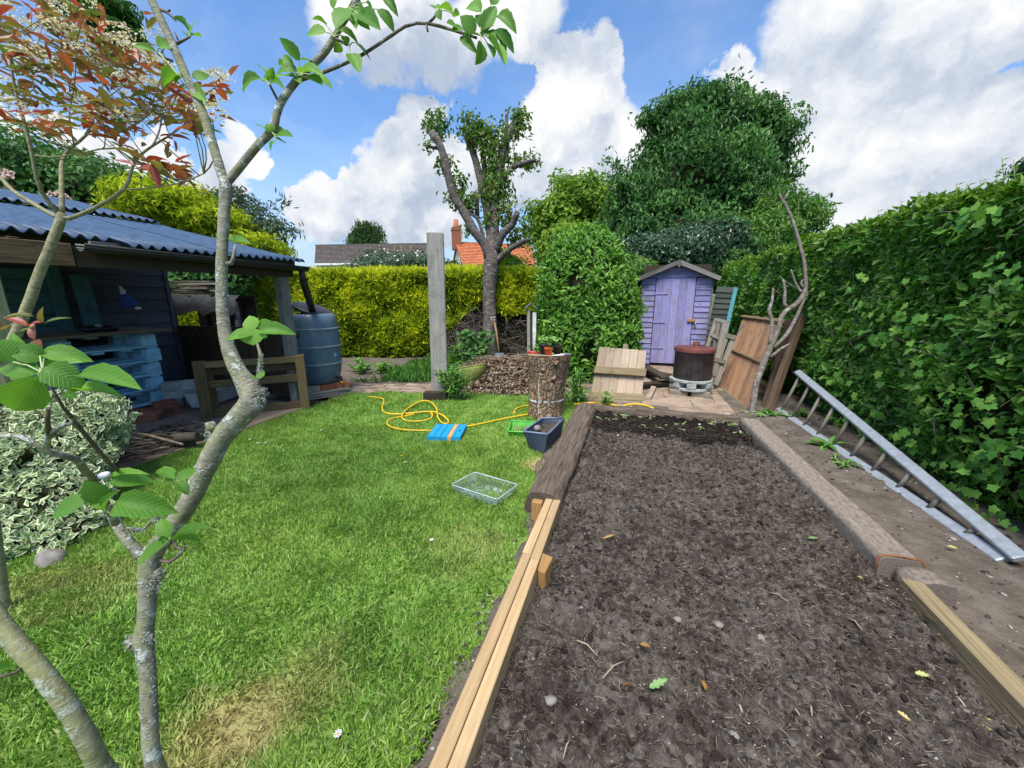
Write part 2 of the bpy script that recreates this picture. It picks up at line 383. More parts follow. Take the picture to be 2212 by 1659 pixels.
def leafmesh(name, mat, fold=.25, droop=.12, rows=7, serr=0.0, shape=.9, lobes=None):
    """one real leaf blade, unit length along x, unit width along y, with stalk end at the origin"""
    b = MB(); hw = lambda t: .5*max(0., math.sin(math.pi*min(1, t**.8)))**shape
    R = []
    for i in range(rows+1):
        t = i/rows; w_ = hw(t)
        if serr and 0 < i < rows: w_ *= 1+serr*(1 if i % 2 else -1)
        z = -droop*t*t*1.2+.05*math.sin(t*3.1)
        R.append([(t, -w_, z+fold*w_*.9), (t, -w_*.5, z+fold*w_*.55), (t, 0, z), (t, w_*.5, z+fold*w_*.55), (t, w_, z+fold*w_*.9)])
    for r in R: b.v += [Vector(q) for q in r]
    for i in range(rows):
        for j in range(4):
            q = (i*5+j, i*5+j+1, (i+1)*5+j+1, (i+1)*5+j); b.face(q, [(b.v[x].x, b.v[x].y) for x in q], True)
    me = b.mesh(name); me.materials.append(MATS[mat]); return me
def interp(pts, rad, step):
    """resample a polyline (Catmull-Rom) with radii"""
    P_ = [Vector(p) for p in pts]; out = []; ro = []
    for i in range(len(P_)-1):
        a, b_, c, d = P_[max(i-1, 0)], P_[i], P_[i+1], P_[min(i+2, len(P_)-1)]
        n = max(1, int((c-b_).length/step))
        for k in range(n):
            t = k/n; out.append(.5*((2*b_)+(c-a)*t+(2*a-5*b_+4*c-d)*t*t+(3*b_-a-3*c+d)*t**3)); ro.append(rad[i]+(rad[i+1]-rad[i])*t)
    out.append(P_[-1]); ro.append(rad[-1]); return out, ro

# ================================================================ MATERIAL LIBRARY
wood('pale_timber', (.56, .40, .22), (.40, .26, .125), (.16, .12, .08), .25, .8)
wood('panel_timber', (.47, .37, .275), (.33, .245, .17), (.10, .085, .06), .45)
wood('batten_timber', (.36, .285, .165), (.19, .14, .075), (.07, .065, .05), .6)
wood('grey_timber', (.27, .255, .225), (.12, .115, .10), (.05, .05, .04), .45)
wood('gate_timber', (.26, .185, .08), (.12, .08, .035), (.05, .05, .03), .5)
wood('deck_timber', (.34, .25, .175), (.20, .14, .095), (.07, .06, .05), .5)
wood('rust_panel', (.44, .265, .155), (.30, .155, .08), (.10, .05, .03), .55)
wood('brown_timber', (.13, .085, .055), (.065, .042, .028), (.03, .025, .02), .5)
wood('beam_timber', (.34, .21, .105), (.10, .065, .04), (.03, .028, .022), .7)
wood('dark_timber', (.075, .055, .038), (.035, .027, .02), (.02, .02, .018), .4)
rough_mat('sleeper_timber', [(.25, (.12, .095, .075)), (.5, (.27, .225, .185)), (.75, (.38, .335, .285))], 22, 9, .95, .1, 1.0, .012, coord='uv', stretch=(1, 2.6, 1))
wood('mossy_post', (.30, .32, .17), (.20, .20, .115), (.12, .15, .06), .4)
wood('orange_stake', (.46, .26, .10), (.31, .165, .06), (.16, .08, .03), .3)
wood('lilac_board', (.30, .27, .33), (.17, .15, .19), (.07, .06, .09), .55, .7, spec=.3, paint=(.27, .265, .53), wear=.53)
wood('lilac_door', (.36, .33, .47), (.24, .21, .32), (.12, .10, .20), .25, .7, spec=.3, paint=(.31, .30, .61), wear=.505)
wood('navy_board', (.055, .054, .062), (.034, .034, .04), (.015, .015, .018), .3, .75, paint=(.072, .072, .088), wear=.66)
wood('teal_board', (.05, .075, .08), (.03, .05, .055), (.015, .02, .02), .3, .75, paint=(.075, .16, .185), wear=.66)
wood('blue_pallet', (.22, .24, .25), (.12, .13, .13), (.06, .07, .08), .35, .7, paint=(.33, .60, .75), wear=.69)
wood('green_clad', (.085, .095, .08), (.045, .05, .043), (.025, .028, .022), .4)
wood('turquoise_trim', (.2, .35, .36), (.12, .22, .24), (.06, .08, .08), .3, paint=(.10, .36, .40), wear=.62)
wood('frame_timber', (.26, .235, .19), (.13, .115, .09), (.05, .05, .04), .5)
rough_mat('brick_red', [(.25, (.20, .065, .035)), (.6, (.34, .13, .07)), (.8, (.42, .22, .14))], 9, vary=.4, bs=.7)
rough_mat('slab_stone', [(.25, (.20, .165, .125)), (.55, (.30, .255, .20)), (.8, (.38, .34, .27))], 7, vary=.3, bs=.5)
rough_mat('paver_earth', [(.25, (.15, .105, .075)), (.5, (.27, .20, .145)), (.75, (.35, .275, .21))], 5, coord='pos', bs=.7, vary=.35)
rough_mat('grey_block', [(.25, (.20, .20, .19)), (.7, (.42, .42, .40))], 12, vary=.4)
rough_mat('concrete_ring', [(.25, (.24, .25, .24)), (.7, (.42, .44, .42))], 10, bs=.4)
rough_mat('dry_earth', [(.25, (.07, .056, .044)), (.5, (.12, .099, .08)), (.75, (.18, .155, .13))], 6, 9, .95, .1, .9, .02, coord='pos')
rough_mat('field', [(.3, (.05, .075, .02)), (.7, (.10, .12, .045))], 3, coord='pos')
def soil_mat():
    m, k, b, o = base_mat('soil', .95, .08); p = wpos(k)
    n = k.noise(p, 26, 8, .7); n2 = k.noise(p, 4.5, 5, .6); n3 = k.noise(p, 90, 4, .6)
    c = k.ramp(n, [(.33, (.019, .014, .011)), (.5, (.075, .060, .049)), (.68, (.20, .172, .146))])
    c = k.mix(k.rng(n2, .46, .66, 0, .6), c, (.15, .129, .11))                       # drier grey crust
    c = k.mix(k.rng(k.noise(p, 6.2, 5, .65), .53, .66, 0, .85), c, (.024, .016, .013))
    sp = k.new('ShaderNodeSeparateXYZ'); k.put(sp.inputs[0], p)
    edge = k.math('ADD', sp.outputs[1], k.math('ADD', k.math('MULTIPLY', k.noise(p, 6, 5), .3), k.math('MULTIPLY', sp.outputs[0], .10)))
    c = k.mix(k.rng(edge, 3.92, 3.98), c, k.ramp(n, [(.3, (.006, .005, .0045)), (.7, (.022, .017, .015))]))  # black compost of the seed bed
    c = k.mix(k.math('MULTIPLY', k.rng(k.voro(p, 34), .12, .05), k.rng(n3, .45, .6)), c, (.30, .275, .245))          # grit
    k.put(b.inputs['Base Color'], c)
    bump(k, b, k.math('ADD', n, k.math('MULTIPLY', n3, .5)), 1.0, .02)
soil_mat()
def clod_mat():
    m, k, b, o = base_mat('clod', .95, .08); a = k.new('ShaderNodeAttribute'); a.attribute_name = 'rnd'; p = wpos(k)
    c = k.ramp(a.outputs['Fac'], [(0, (.022, .016, .013)), (.45, (.05, .04, .034)), (.75, (.10, .085, .073)), (.93, (.20, .18, .16)), (1, (.40, .37, .33))])
    k.put(b.inputs['Base Color'], k.mix(k.rng(k.noise(p, 120, 4), .4, .65, 0, .5), c, (.03, .024, .02))); bump(k, b, k.noise(p, 160, 4), .8, .006)
clod_mat()
def lawn_mats():
    for nm, blade in (('lawn_soil', False), ('grass_blade', True)):
        m, k, b, o = base_mat(nm, .65 if blade else .95, .25 if blade else .05); p = wpos(k)
        big = k.noise(p, 1.15, 4, .6); mid = k.noise(p, 5.0, 4, .6)
        if blade: a = k.new('ShaderNodeAttribute'); a.attribute_name = 'rnd'; f = a.outputs['Fac']
        else: f = k.noise(p, 60, 4)
        c = k.ramp(f, [(0, (.14, .29, .036)), (.4, (.225, .43, .06)), (.75, (.31, .51, .095)), (.93, (.42, .55, .16)), (1, (.50, .50, .24))])
        c = k.mix(k.rng(big, .46, .66, 0, .42), c, (.35, .47, .085))
        c = k.mix(k.rng(mid, .30, .46, .35, 0), c, (.085, .24, .036))
        for (gx, gy, r, amt) in ((520, 1570, .25, .5), (430, 1640, .22, .4), (640, 1500, .30, .35), (1170, 1010, .20, .9), (1010, 1195, .30, .25), (60, 1290, .35, .35), (240, 1265, .3, .3)):
            q = G(gx, gy); d = k.vec('DISTANCE', p, (q.x, q.y, 0.02))
            c = k.mix(k.math('MULTIPLY', k.rng(k.math('ADD', d, k.math('MULTIPLY', k.math('SUBTRACT', mid, .5), .5)), r*.25, r, amt, 0, True), k.rng(f, -.2, .5, .5, 1.0)), c, (.60, .46, .21))   # scorched straw patches
        if not blade: c = k.mix(.45, c, (.12, .105, .05))
        k.put(b.inputs['Base Color'], c)
        if blade:
            t = k.new('ShaderNodeBsdfTranslucent'); k.put(t.inputs[0], c); mx_ = k.new('ShaderNodeMixShader'); mx_.inputs[0].default_value = .3
            k.l.new(b.outputs[0], mx_.inputs[1]); k.l.new(t.outputs[0], mx_.inputs[2]); k.l.new(mx_.outputs[0], o.inputs[0])
        else: bump(k, b, k.noise(p, 120, 4), 1, .01)
lawn_mats()
def bark(name, c0, c1, lichen=(.42, .46, .40), lich_amt=.5, rings=0., scale=26, moss=None, rf=0):
    m, k, b, o = base_mat(name, .9, .15); uv = uvm(k); p = wpos(k)
    n = k.noise(p, scale, 7, .65); n2 = k.noise(k.scale3(uv, (rf or max(150, scale*5.), 16 if not rf else 5, 1)) if rings else p, 1 if rings else scale*3, 4, .6)
    c = k.ramp(n, [(.3, c0), (.68, c1)])
    if rings: c = k.mix(k.rng(n2, .54, .68, 0, rings), c, tuple(min(1, x*2.4+.05) for x in c1))
    if moss: c = k.mix(k.rng(k.noise(p, scale*.55, 5, .6), .46, .62, 0, .8), c, moss)
    lm = k.rng(k.math('ADD', k.math('MULTIPLY', k.noise(p, scale*.75, 3, .5), .75), k.math('MULTIPLY', k.noise(p, scale*4, 4, .6), .25)), .545, .60, 0, lich_amt)
    c = k.mix(lm, c, k.ramp(k.noise(p, scale*5, 4), [(.3, tuple(x*.72 for x in lichen)), (.7, lichen)]))
    k.put(b.inputs['Base Color'], c)
    bump(k, b, k.math('ADD', k.math('ADD', n, k.math('MULTIPLY', n2, .5)), k.math('MULTIPLY', lm, .6)), .8, .006)
bark('apple_bark', (.12, .11, .08), (.31, .30, .225), (.52, .56, .50), .9, .3, 46, moss=(.22, .235, .11))
bark('apple_twig', (.10, .075, .05), (.20, .16, .11), (.40, .45, .38), .6, 0, 60)
bark('mossy_bark', (.15, .145, .075), (.31, .31, .19), (.46, .51, .42), .6, .3, 44, moss=(.245, .25, .10))
bark('photinia_bark', (.17, .155, .085), (.32, .30, .17), (.40, .40, .3), .3, .35, 40)
bark('cherry_bark', (.045, .036, .03), (.125, .105, .092), (.32, .31, .28), .25, .75, 9, rf=34)
bark('dead_bark', (.08, .066, .054), (.19, .165, .14), (.40, .40, .36), .5, .45, 18, rf=60)
bark('dark_bark', (.05, .04, .03), (.12, .10, .075), (.2, .2, .17), .2, 0, 8)
def stump_bark():
    m, k, b, o = base_mat('stump_bark', .95, .1); p = wpos(k); uv = uvm(k)
    wp = k.vec('ADD', k.scale3(p, (1, 1, .55)), k.vec('SCALE', k.noise(p, 7, 4), scale=.12))
    cr = k.voro(wp, 21, 'DISTANCE_TO_EDGE'); n = k.noise(p, 14, 7, .65)
    c = k.ramp(n, [(.28, (.17, .105, .068)), (.5, (.33, .22, .145)), (.74, (.47, .35, .25))])
    c = k.mix(k.rng(k.noise(p, 3.0, 3), .52, .68, 0, .6), c, (.42, .25, .12))       # bark flaked off to orange
    c = k.mix(k.math('MULTIPLY', k.rng(cr, .045, .0, 0, .5), k.rng(n, .4, .6)), c, (.11, .07, .048))
    k.put(b.inputs['Base Color'], c); bump(k, b, k.math('ADD', k.rng(cr, 0, .13), k.math('MULTIPLY', n, .7)), 1.0, .03)
stump_bark()
plain('chalk_line', (.62, .63, .64), .9, .1)
rough_mat('cut_wood', [(.3, (.25, .17, .10)), (.7, (.42, .31, .20))], 14, bs=.5)
rough_mat('weathered_log', [(.28, (.06, .042, .03)), (.48, (.21, .16, .12)), (.75, (.37, .31, .245))], 7, 8, .95, .1, 1.0, .04, coord='uv', stretch=(.5, 8, 1))
plain('galv_metal', (.33, .36, .38), .45, .5, .6); plain('alu_ladder', (.36, .385, .41), .5, .4, .35, .2, 24)
plain('bitumen_blue', (.030, .066, .125), .55, .35, 0, .35, 9, .3); plain('black_plastic', (.018, .018, .02), .45, .4)
plain('butt_plastic', (.10, .15, .195), .42, .45, 0, .18, 7); plain('butt_band', (.22, .27, .30), .45, .45)
plain('rust_lid', (.13, .045, .036), .85, .25, 0, .4, 10, .6); plain('burnt_steel', (.062, .052, .05), .6, .35, .3, .55, 7, .5)
plain('hose_yellow', (.66, .41, .012), .45, .4); plain('blue_crate', (.012, .27, .50), .45, .4, 0, .12); plain('orange_tape', (.62, .31, .09), .4, .4)
plain('green_plastic', (.09, .40, .045), .45, .4); plain('trough_rim', (.13, .17, .25), .45, .4, 0, .15); plain('trough_plastic', (.04, .052, .078), .45, .4, 0, .15); plain('pot_orange', (.66, .125, .025), .5, .35)
plain('red_handle', (.50, .03, .025), .4, .4); plain('white_paint', (.72, .72, .70), .7, .25); plain('cream_render', (.74, .72, .62), .9, .15)
plain('white_fabric', (.66, .66, .68), .9, .1); plain('blue_fabric', (.045, .085, .34), .9, .1, 0, .3, 30); plain('black_cloth', (.045, .047, .05), .95, .1, 0, .35, 12, .6)
plain('olive_bag', (.155, .17, .035), .6, .3, 0, .3, 9, .8); plain('twig', (.27, .20, .14), .9, .1, 0, .45, 20, .5); plain('bare_twig', (.16, .13, .11), .95, .1, 0, .4, 20, .5)
plain('slate_solar', (.17, .20, .30), .35, .5); plain('pebble', (.22, .20, .175), .85, .2, 0, .35, 20); plain('rust_strap', (.23, .105, .055), .85, .25, .2, .4, 25, .5)
plain('grey_trough', (.38, .40, .40), .7, .3, 0, .3, 8); plain('water_tap', (.02, .02, .02), .4, .4); plain('yellow_tap', (.66, .38, .01), .4, .4)
def clear_mat():
    m, k, b, o = base_mat('clear_plastic', .12, .5); b.inputs['Base Color'].default_value = (.85, .90, .95, 1)
    t = k.new('ShaderNodeBsdfTransparent'); t.inputs[0].default_value = (.93, .96, .97, 1); mx_ = k.new('ShaderNodeMixShader')
    fr = k.new('ShaderNodeFresnel'); fr.inputs[0].default_value = 1.5
    k.put(mx_.inputs[0], k.math('ADD', k.math('MULTIPLY', fr.outputs[0], .25), .015, clamp=True)); k.l.new(t.outputs[0], mx_.inputs[1]); k.l.new(b.outputs[0], mx_.inputs[2]); k.l.new(mx_.outputs[0], o.inputs[0])
clear_mat()
plain('clear_rim', (.42, .46, .50), .25, .5)

# ================================================================ THE SETTING
grid_mesh('ground', -900, 900, -600, 1500, 31, 36, lambda p: np.full(len(p), -.06), 'field', kind='structure', label='rough green ground beyond the garden')
def lawn_in(c):     # outline of the mown lawn
    x, y = c[:, 0], c[:, 1]
    far = 4.47 + (x+3.9)*.32 + .06*np.sin(x*9)
    return (x > -6.5) & (x < -.50 + .025*np.sin(y*5)+.02*np.sin(y*13)) & (y < far) & ~((x < -3.85) & (y > 1.6))
grid_mesh('lawn', -6.5, -.2, -1.2, 5.6, 127, 137, lambda p: .010+.014*fbm(p, 1.2, 3), 'lawn_soil', lawn_in, kind='structure', label='mown lawn with straw coloured patches')
grid_mesh('earth_border', -1.15, -.38, .1, 4.9, 40, 160, lambda p: np.where(p[:, 0] > -.525+.025*np.sin(p[:, 1]*5)+.02*np.sin(p[:, 1]*17)-.20*np.exp(-((p[:, 1]-2.95)/.42)**2), .022, -.03)+.018*fbm(p, 9, 4), 'dry_earth', kind='structure', label='bare grey earth between lawn and bed timbers')
grid_mesh('soil_path', 1.25, 3.4, -.5, 6.2, 90, 260, lambda p: .0+.035*fbm(p, 5, 5, 3)+.02*fbm(p, 22, 3, 8), 'dry_earth', kind='structure', label='bare trodden earth path beside the ivy hedge')
def soil_z(p):
    z = .015+.05*fbm(p, 2.2, 4, 1)+.080*fbm(p, 11, 4, 4)+.056*fbm(p, 36, 3, 9)
    return z-.042
grid_mesh('soil_bed', -.40, 1.34, .2, 4.42, 330, 800, soil_z, 'soil', kind='structure', label='dug vegetable bed of dark lumpy soil')
# paving: earthen slabs up the back, in front of the shed
ms = thing('back_paving', 'worn brown paving in front of the purple shed', 'paving', (0, 5, 0)); ms['kind'] = 'structure'
del ms['category']
def slab_area(parent, x0, x1, y0, y1, sx, sy, z, mat='paver_earth', keep=None, name='paving_slab'):
    y = y0; r = 0
    while y < y1-.02:
        x = x0-(r % 2)*sx*.5
        while x < x1:
            a, b_ = max(x, x0), min(x+sx, x1)
            if b_-a > .06 and (keep is None or keep((a+b_)/2, y+sy/2)):
                h = z+random.uniform(-.008, .006)
                MB().hexa([(a+.006, y+.006, -.05), (b_-.006, y+.006, -.05), (b_-.006, y+sy-.006, -.05), (a+.006, y+sy-.006, -.05),
                           (a+.006, y+.006, h), (b_-.006, y+.006, h), (b_-.006, y+sy-.006, h), (a+.006, y+sy-.006, h)], .003).build(name, mat, parent)
            x += sx
        y += sy; r += 1
slab_area(ms, -.75, 1.95, 4.62, 8.1, .62, .45, .02)
grid_mesh('paving_dirt', -.8, 2.05, 4.5, 8.6, 60, 80, lambda p: -.002+.03*fbm(p, 4, 4, 5), 'dry_earth', kind='structure', label='earth between the paving slabs')
mp = thing('lawn_path', 'brown brick path crossing behind the lawn', 'path', (-2.5, 5, 0)); mp['kind'] = 'structure'; del mp['category']
slab_area(mp, -4.3, -.6, 4.45, 6.0, .23, .12, .018, keep=lambda x, y: 4.47+(x+3.9)*.32 < y < 5.02+(x+3.9)*.34, name='paving_brick')
grid_mesh('path_dirt', -7, 0.1, 4.2, 9.5, 60, 50, lambda p: .002+.012*fbm(p, 5, 3, 7), 'dry_earth', kind='structure', label='earth along the foot of the yellow hedge')

# ---- deck under the lean-to
dk = thing('deck', 'low weathered plank deck under the lean-to', 'deck', (-4.6, 2.5, 0)); dk['kind'] = 'structure'; del dk['category']
for i in range(14):
    x = -3.82-i*.148; y1 = 3.72-.02*(i % 3) + (.45 if i > 5 else i*.02)
    MB().box((x-.07, (.7+y1)/2, .02), (.14, y1-.7, .035), jit=.003).build('plank', 'deck_timber', dk)
MB().box((-4.85, 2.4, -.01), (2.0, 3.3, .02)).build('bearer', 'dark_timber', dk)

# ---- bed edging
def log_timber(name, label, p0, p1, w, h, mat, seed, cat='timber', group=None, sides=12, amp=.05, step=.06, pw=3.0, ends='cut_wood'):
    """squared-off weathered log with a bumpy rounded section"""
    p0, p1 = Vector(p0), Vector(p1); d = (p1-p0); L = d.length; d.normalize(); sd_ = d.cross(Vector((0, 0, 1))).normalized(); n = max(4, int(L/step)); b = MB()
    for i in range(n+1):
        c = p0+d*L*i/n
        for j in range(sides):
            a = 2*math.pi*(j+.5)/sides; ca, sa = math.cos(a), math.sin(a)
            q = (abs(ca)**pw+abs(sa)**pw)**(-1/pw)
            k = 1+amp*2*mnoise.noise(Vector((i*step*3+seed*5, ca*1.3, sa*1.3+seed)))+amp*mnoise.noise(Vector((i*step*13+seed*5, ca*4, sa*4)))+amp*.9*mnoise.noise(Vector((i*step*1.6+seed*3, ca*9, sa*9)))
            b.v.append(c+sd_*ca*q*w/2*k+Vector((0, 0, h/2+sa*q*h/2*k)))
    for i in range(n):
        for j in range(sides):
            q = (j+1) % sides; b.face((i*sides+j, i*sides+q, (i+1)*sides+q, (i+1)*sides+j), [(i*step, w*3*j/sides), (i*step, w*3*(j+1)/sides), ((i+1)*step, w*3*(j+1)/sides), ((i+1)*step, w*3*j/sides)], sides > 8)
    for e in (list(range(sides))[::-1], [n*sides+j for j in range(sides)]): b.face(e, [((b.v[q]-b.v[e[0]]).dot(sd_)*2.5, b.v[q].z*2.5) for q in e])
    return b.build(name, mat, loc=p0, label=label, cat=cat, group=group)
log_timber('bed_log', 'rounded weathered log edging the soil bed beside the lawn', (-.475, 2.18, -.03), (-.455, 4.36, -.03), .235, .205, 'weathered_log', 1, 'log', amp=.065, sides=36, step=.04)
log_timber('bed_end_log', 'weathered timber across the far end of the soil bed', (-.50, 4.50, -.02), (1.30, 4.47, -.02), .17, .155, 'weathered_log', 2, 'timber', amp=.075, pw=4, sides=28, step=.04)
sl_ = log_timber('bed_sleeper', 'long grey brown sleeper edging the bed beside the earth path', (1.33, 2.12, -.02), (1.23, 4.40, -.02), .175, .17, 'sleeper_timber', 3, 'sleeper', amp=.022, pw=9, sides=32, step=.04)
log_timber('sleeper_stub', 'short rust stained sleeper end next to the pale board', (1.395, 1.99, -.02), (1.375, 2.108, -.02), .17, .15, 'sleeper_timber', 5, 'sleeper', amp=.05, pw=5)
MB().tube([(1.236, 2.13, .0), (1.238, 2.13, .135), (1.255, 2.13, .153), (1.33, 2.13, .157), (1.405, 2.13, .153), (1.422, 2.13, .135), (1.425, 2.13, .0)], .007, 6).build('strap', 'rust_strap', None, (1.33, 2.1, .1), 'rusty metal strap bent over the joint of the bed sleeper', 'strap')
MB().beam((1.30, 2.0, .065), (1.305, .35, .065), .085, .13, jit=.006).build('bed_board', 'batten_timber', None, (1.3, 1.2, .06), 'pale thick board with dark spots edging the near right of the bed', 'board', bevel=.006)
pb = []
for nm, x, y0, y1, lab in (('bed_plank', -.4275, .3, 1.63, 'pale new plank on the lawn side, near length of the bed edge'), ('bed_plank', -.3785, .3, 1.60, 'pale new plank on the soil side, near length of the bed edge'),
                           ('bed_plank', -.4285, 1.634, 2.2, 'pale new plank on the lawn side, far length against the log'), ('bed_plank', -.3795, 1.604, 2.185, 'pale new plank on the soil side, far length against the log')):
    MB().box((x, (y0+y1)/2, .065), (.045, y1-y0, .165), jit=.0015).build(nm, 'pale_timber', None, (x, (y0+y1)/2, 0), lab, 'plank', 'pale planks edging the bed', bevel=.003)
MB().hexa([(-.352, 1.555, -.05), (-.305, 1.555, -.05), (-.305, 1.645, -.05), (-.352, 1.645, -.05), (-.352, 1.545, .135), (-.317, 1.55, .12), (-.30, 1.655, .135), (-.352, 1.655, .15)]).build('stake', 'orange_stake', None, (-.33, 1.6, 0), 'orange brown stake holding the plank joint on the soil side', 'stake', bevel=.003)
MB().box((-.49, 2.11, .05), (.06, .05, .22), jit=.003).build('stake', 'orange_stake', None, (-.49, 2.1, 0), 'brown stake standing against the end of the weathered log', 'stake', bevel=.003)

# ================================================================ LEAN-TO
lt = thing('lean_to', 'open lean-to shelter with blue grey corrugated roof and dark back wall', 'shelter', (-4.9, 2.3, 0))
EX, EZ, SL = -3.93, 1.76, .218          # eave line and slope
def corrugated(parent, x0, x1, y0, y1, z0, name, pitch=.085, amp=.0175):
    ny = int((y1-y0)/pitch*8); ys = np.linspace(y0, y1, ny); xs = np.linspace(x0, x1, 7)
    X, Y = np.meshgrid(xs, ys); Z = z0+(EX-X)*SL+amp*np.cos(2*np.pi*Y/pitch)+.006*np.sin(X*5+Y*2)
    v = np.stack([X.ravel(), Y.ravel(), Z.ravel()], 1); i = np.arange(v.shape[0]).reshape(ny, 7)
    f = np.stack([i[:-1, :-1].ravel(), i[1:, :-1].ravel(), i[1:, 1:].ravel(), i[:-1, 1:].ravel()], 1)
    o = npmesh(name, v, f, 'bitumen_blue', parent, smooth=True); md = o.modifiers.new('t', 'SOLIDIFY'); md.thickness = .006; return o
roof = None
for (a, b_) in ((.2, 1.22), (1.20, 2.16), (2.13, 3.0), (2.96, 3.86)):
    corrugated(lt, EX+.16 if a > 1.9 else EX-.02, -6.15, a, b_, EZ+.055+.004*(a > 1)+.004*(a > 2.5), 'roof_sheet')
for (a, b_) in ((.0, 1.3), (1.26, 2.6), (2.55, 3.80)):
    corrugated(lt, -6.0, -7.6, a, b_, EZ+.115, 'roof_sheet')
MB().box((EX-.02, .95, EZ-.075), (.06, 1.85, .16), jit=.004).build('beam', 'beam_timber', lt, bevel=.004)
MB().box((EX-.03, 2.85, EZ-.085), (.06, 1.94, .14), jit=.003).build('beam', 'dark_timber', lt)
MB().box((EX+.02, 2.9, EZ+.005), (.03, 1.85, .05), jit=.003).build('fascia', 'grey_timber', lt)
g_ = MB(); R_ = .055
for i in range(7):
    a0, a1 = math.pi+math.pi*i/6-math.pi*.0, 0
pts = [(math.cos(math.pi+math.pi*i/8)*R_, math.sin(math.pi+math.pi*i/8)*R_) for i in range(9)]
for (x, z), (x2, z2) in zip(pts[:-1], pts[1:]):
    b0 = len(g_.v); gx, gz = EX+.095, EZ-.0
    g_.v += [Vector((gx+x, 1.88, gz+z)), Vector((gx+x2, 1.88, gz+z2)), Vector((gx+x2, 3.93, gz+z2-.03)), Vector((gx+x, 3.93, gz+z-.03))]
    g_.face((b0, b0+1, b0+2, b0+3), [(0, 0), (1, 0), (1, 1), (0, 1)], True)
g_.build('gutter', 'black_plastic', lt, solid=.004)
MB().box((-3.99, 3.70, .83), (.10, .12, 1.70), rx=.01).build('post', 'grey_timber', lt, bevel=.004)
MB().box((-3.99, 1.44, .83), (.115, .115, 1.70)).build('post', 'mossy_post', lt, bevel=.005)
for y in (.6, 1.6, 2.6, 3.6): MB().beam((EX, y, EZ-.035), (-6.2, y, EZ+2.27*SL-.035), .05, .09).build('rafter', 'dark_timber', lt)
for i in range(14):       # back wall, dark lapped boards
    z = .08+i*.158
    MB().hexa([(-6.24, .1, z), (-6.19, .1, z), (-6.19, 3.83, z), (-6.24, 3.83, z), (-6.24, .1, z+.165), (-6.212, .1, z+.165), (-6.212, 3.83, z+.165), (-6.24, 3.83, z+.165)]).build('wall_board', 'navy_board', lt)
MB().box((-6.21, 3.855, 1.15), (.06, .045, 2.2)).build('corner_post', 'navy_board', lt)
MB().box((-6.27, 1.9, 1.15), (.04, 3.9, 2.25)).build('wall_backing', 'dark_timber', lt)
MB().box((-6.9, 3.84, 1.1), (1.3, .03, 2.15)).build('end_wall', 'navy_board', lt)
# teal panel hung on the wall behind the counter
tp = thing('teal_panel', 'teal pallet board panel hung on the dark wall behind the counter', 'panel', (-6.1, 2.2, .95))
for i in range(6): MB().box((-6.12, 1.90, 1.0+i*.122), (.02, 1.75, .115), jit=.002).build('slat', 'teal_board', tp)
for y in (1.12, 1.72, 2.70): MB().box((-6.085, y, 1.33), (.045, .10, .78)).build('upright', 'teal_board', tp)
MB().box((-5.95, 2.86, 1.28), (.05, .14, .66), ry=-.1).build('upright', 'teal_board', tp)
# stacked pallets forming a counter
PX, PY1 = -5.52, 3.22
for k in range(5):
    z = .10+k*.172; p_ = thing('pallet', ['bottom', 'second from bottom', 'middle', 'second from top', 'top'][k]+' blue painted pallet of the counter stack', 'pallet', (PX-.4, PY1-.6, z), 'stacked blue pallets')
    dx, dy = random.uniform(-.015, .015), random.uniform(-.015, .015)
    for x in (PX-.06, PX-.32, PX-.58):
        MB().box((x+dx, PY1-.7+dy, z+.011), (.10, 1.4, .02), jit=.002).build('bottom_board', 'blue_pallet', p_)
        for y in (PY1-.075, PY1-.83, PY1-1.40): MB().box((x+dx, y+dy, z+.084), (.10, .145, .122), jit=.002).build('block', 'blue_pallet', p_)
    for j in range(6):
        y = PY1-.06-j*.255; MB().box((PX-.33+dx, y+dy, z+.157), (.60, .10, .02), jit=.002).build('top_board', 'blue_pallet', p_)
ct = thing('counter_top', 'brown plank top laid over the blue pallets', 'worktop', (PX-.3, PY1-.7, .965))
for j in range(4): MB().box((PX+.03-j*.19, PY1-.72, .986), (.185, 1.62, .028), jit=.002).build('plank', 'deck_timber', ct)

# ---- things in and around the lean-to
def lump(name, label, cat, parts, loc, group=None):
    t = thing(name, label, cat, loc, group)
    for nm, mb, mat in parts: mb.build(nm, mat, t)
    return t
c0 = P(395*1.0, 0, 1)  # unused probe
cz = .998
kx = (-5.62, 2.02, cz)
lump('kettle', 'dull grey metal kettle lying on the counter', 'kettle', [('body', MB().lathe((kx[0], kx[1], kx[2]), [(.001, 0), (.075, .0), (.095, .04), (.09, .09), (.06, .13), (.02, .145), (.001, .145)], 18), 'galv_metal'),
     ('spout', MB().tube([(kx[0]+.02, kx[1]-.07, cz+.06), (kx[0]+.05, kx[1]-.13, cz+.10)], [.02, .012], 8), 'galv_metal'), ('handle', MB().tube([(kx[0], kx[1]-.06, cz+.12), (kx[0], kx[1], cz+.19), (kx[0], kx[1]+.06, cz+.12)], .007, 6), 'black_plastic')], kx)
kx = (-5.62, 2.75, cz)
lump('glove_bundle', 'black rubber gloves in a heap on the counter', 'gloves', [('glove', MB().blob((kx[0], kx[1]-.06, cz+.04), (.07, .10, .04), 3, 10, 8, .35), 'black_plastic'), ('glove', MB().blob((kx[0]+.01, kx[1]+.08, cz+.035), (.06, .10, .035), 5, 10, 8, .3), 'black_plastic'),
     ('cuff', MB().blob((kx[0]+.02, kx[1]-.02, cz+.075), (.03, .03, .018), 6, 8, 6, .2), 'galv_metal')], kx)
hp = XP(278, 645, -5.85)
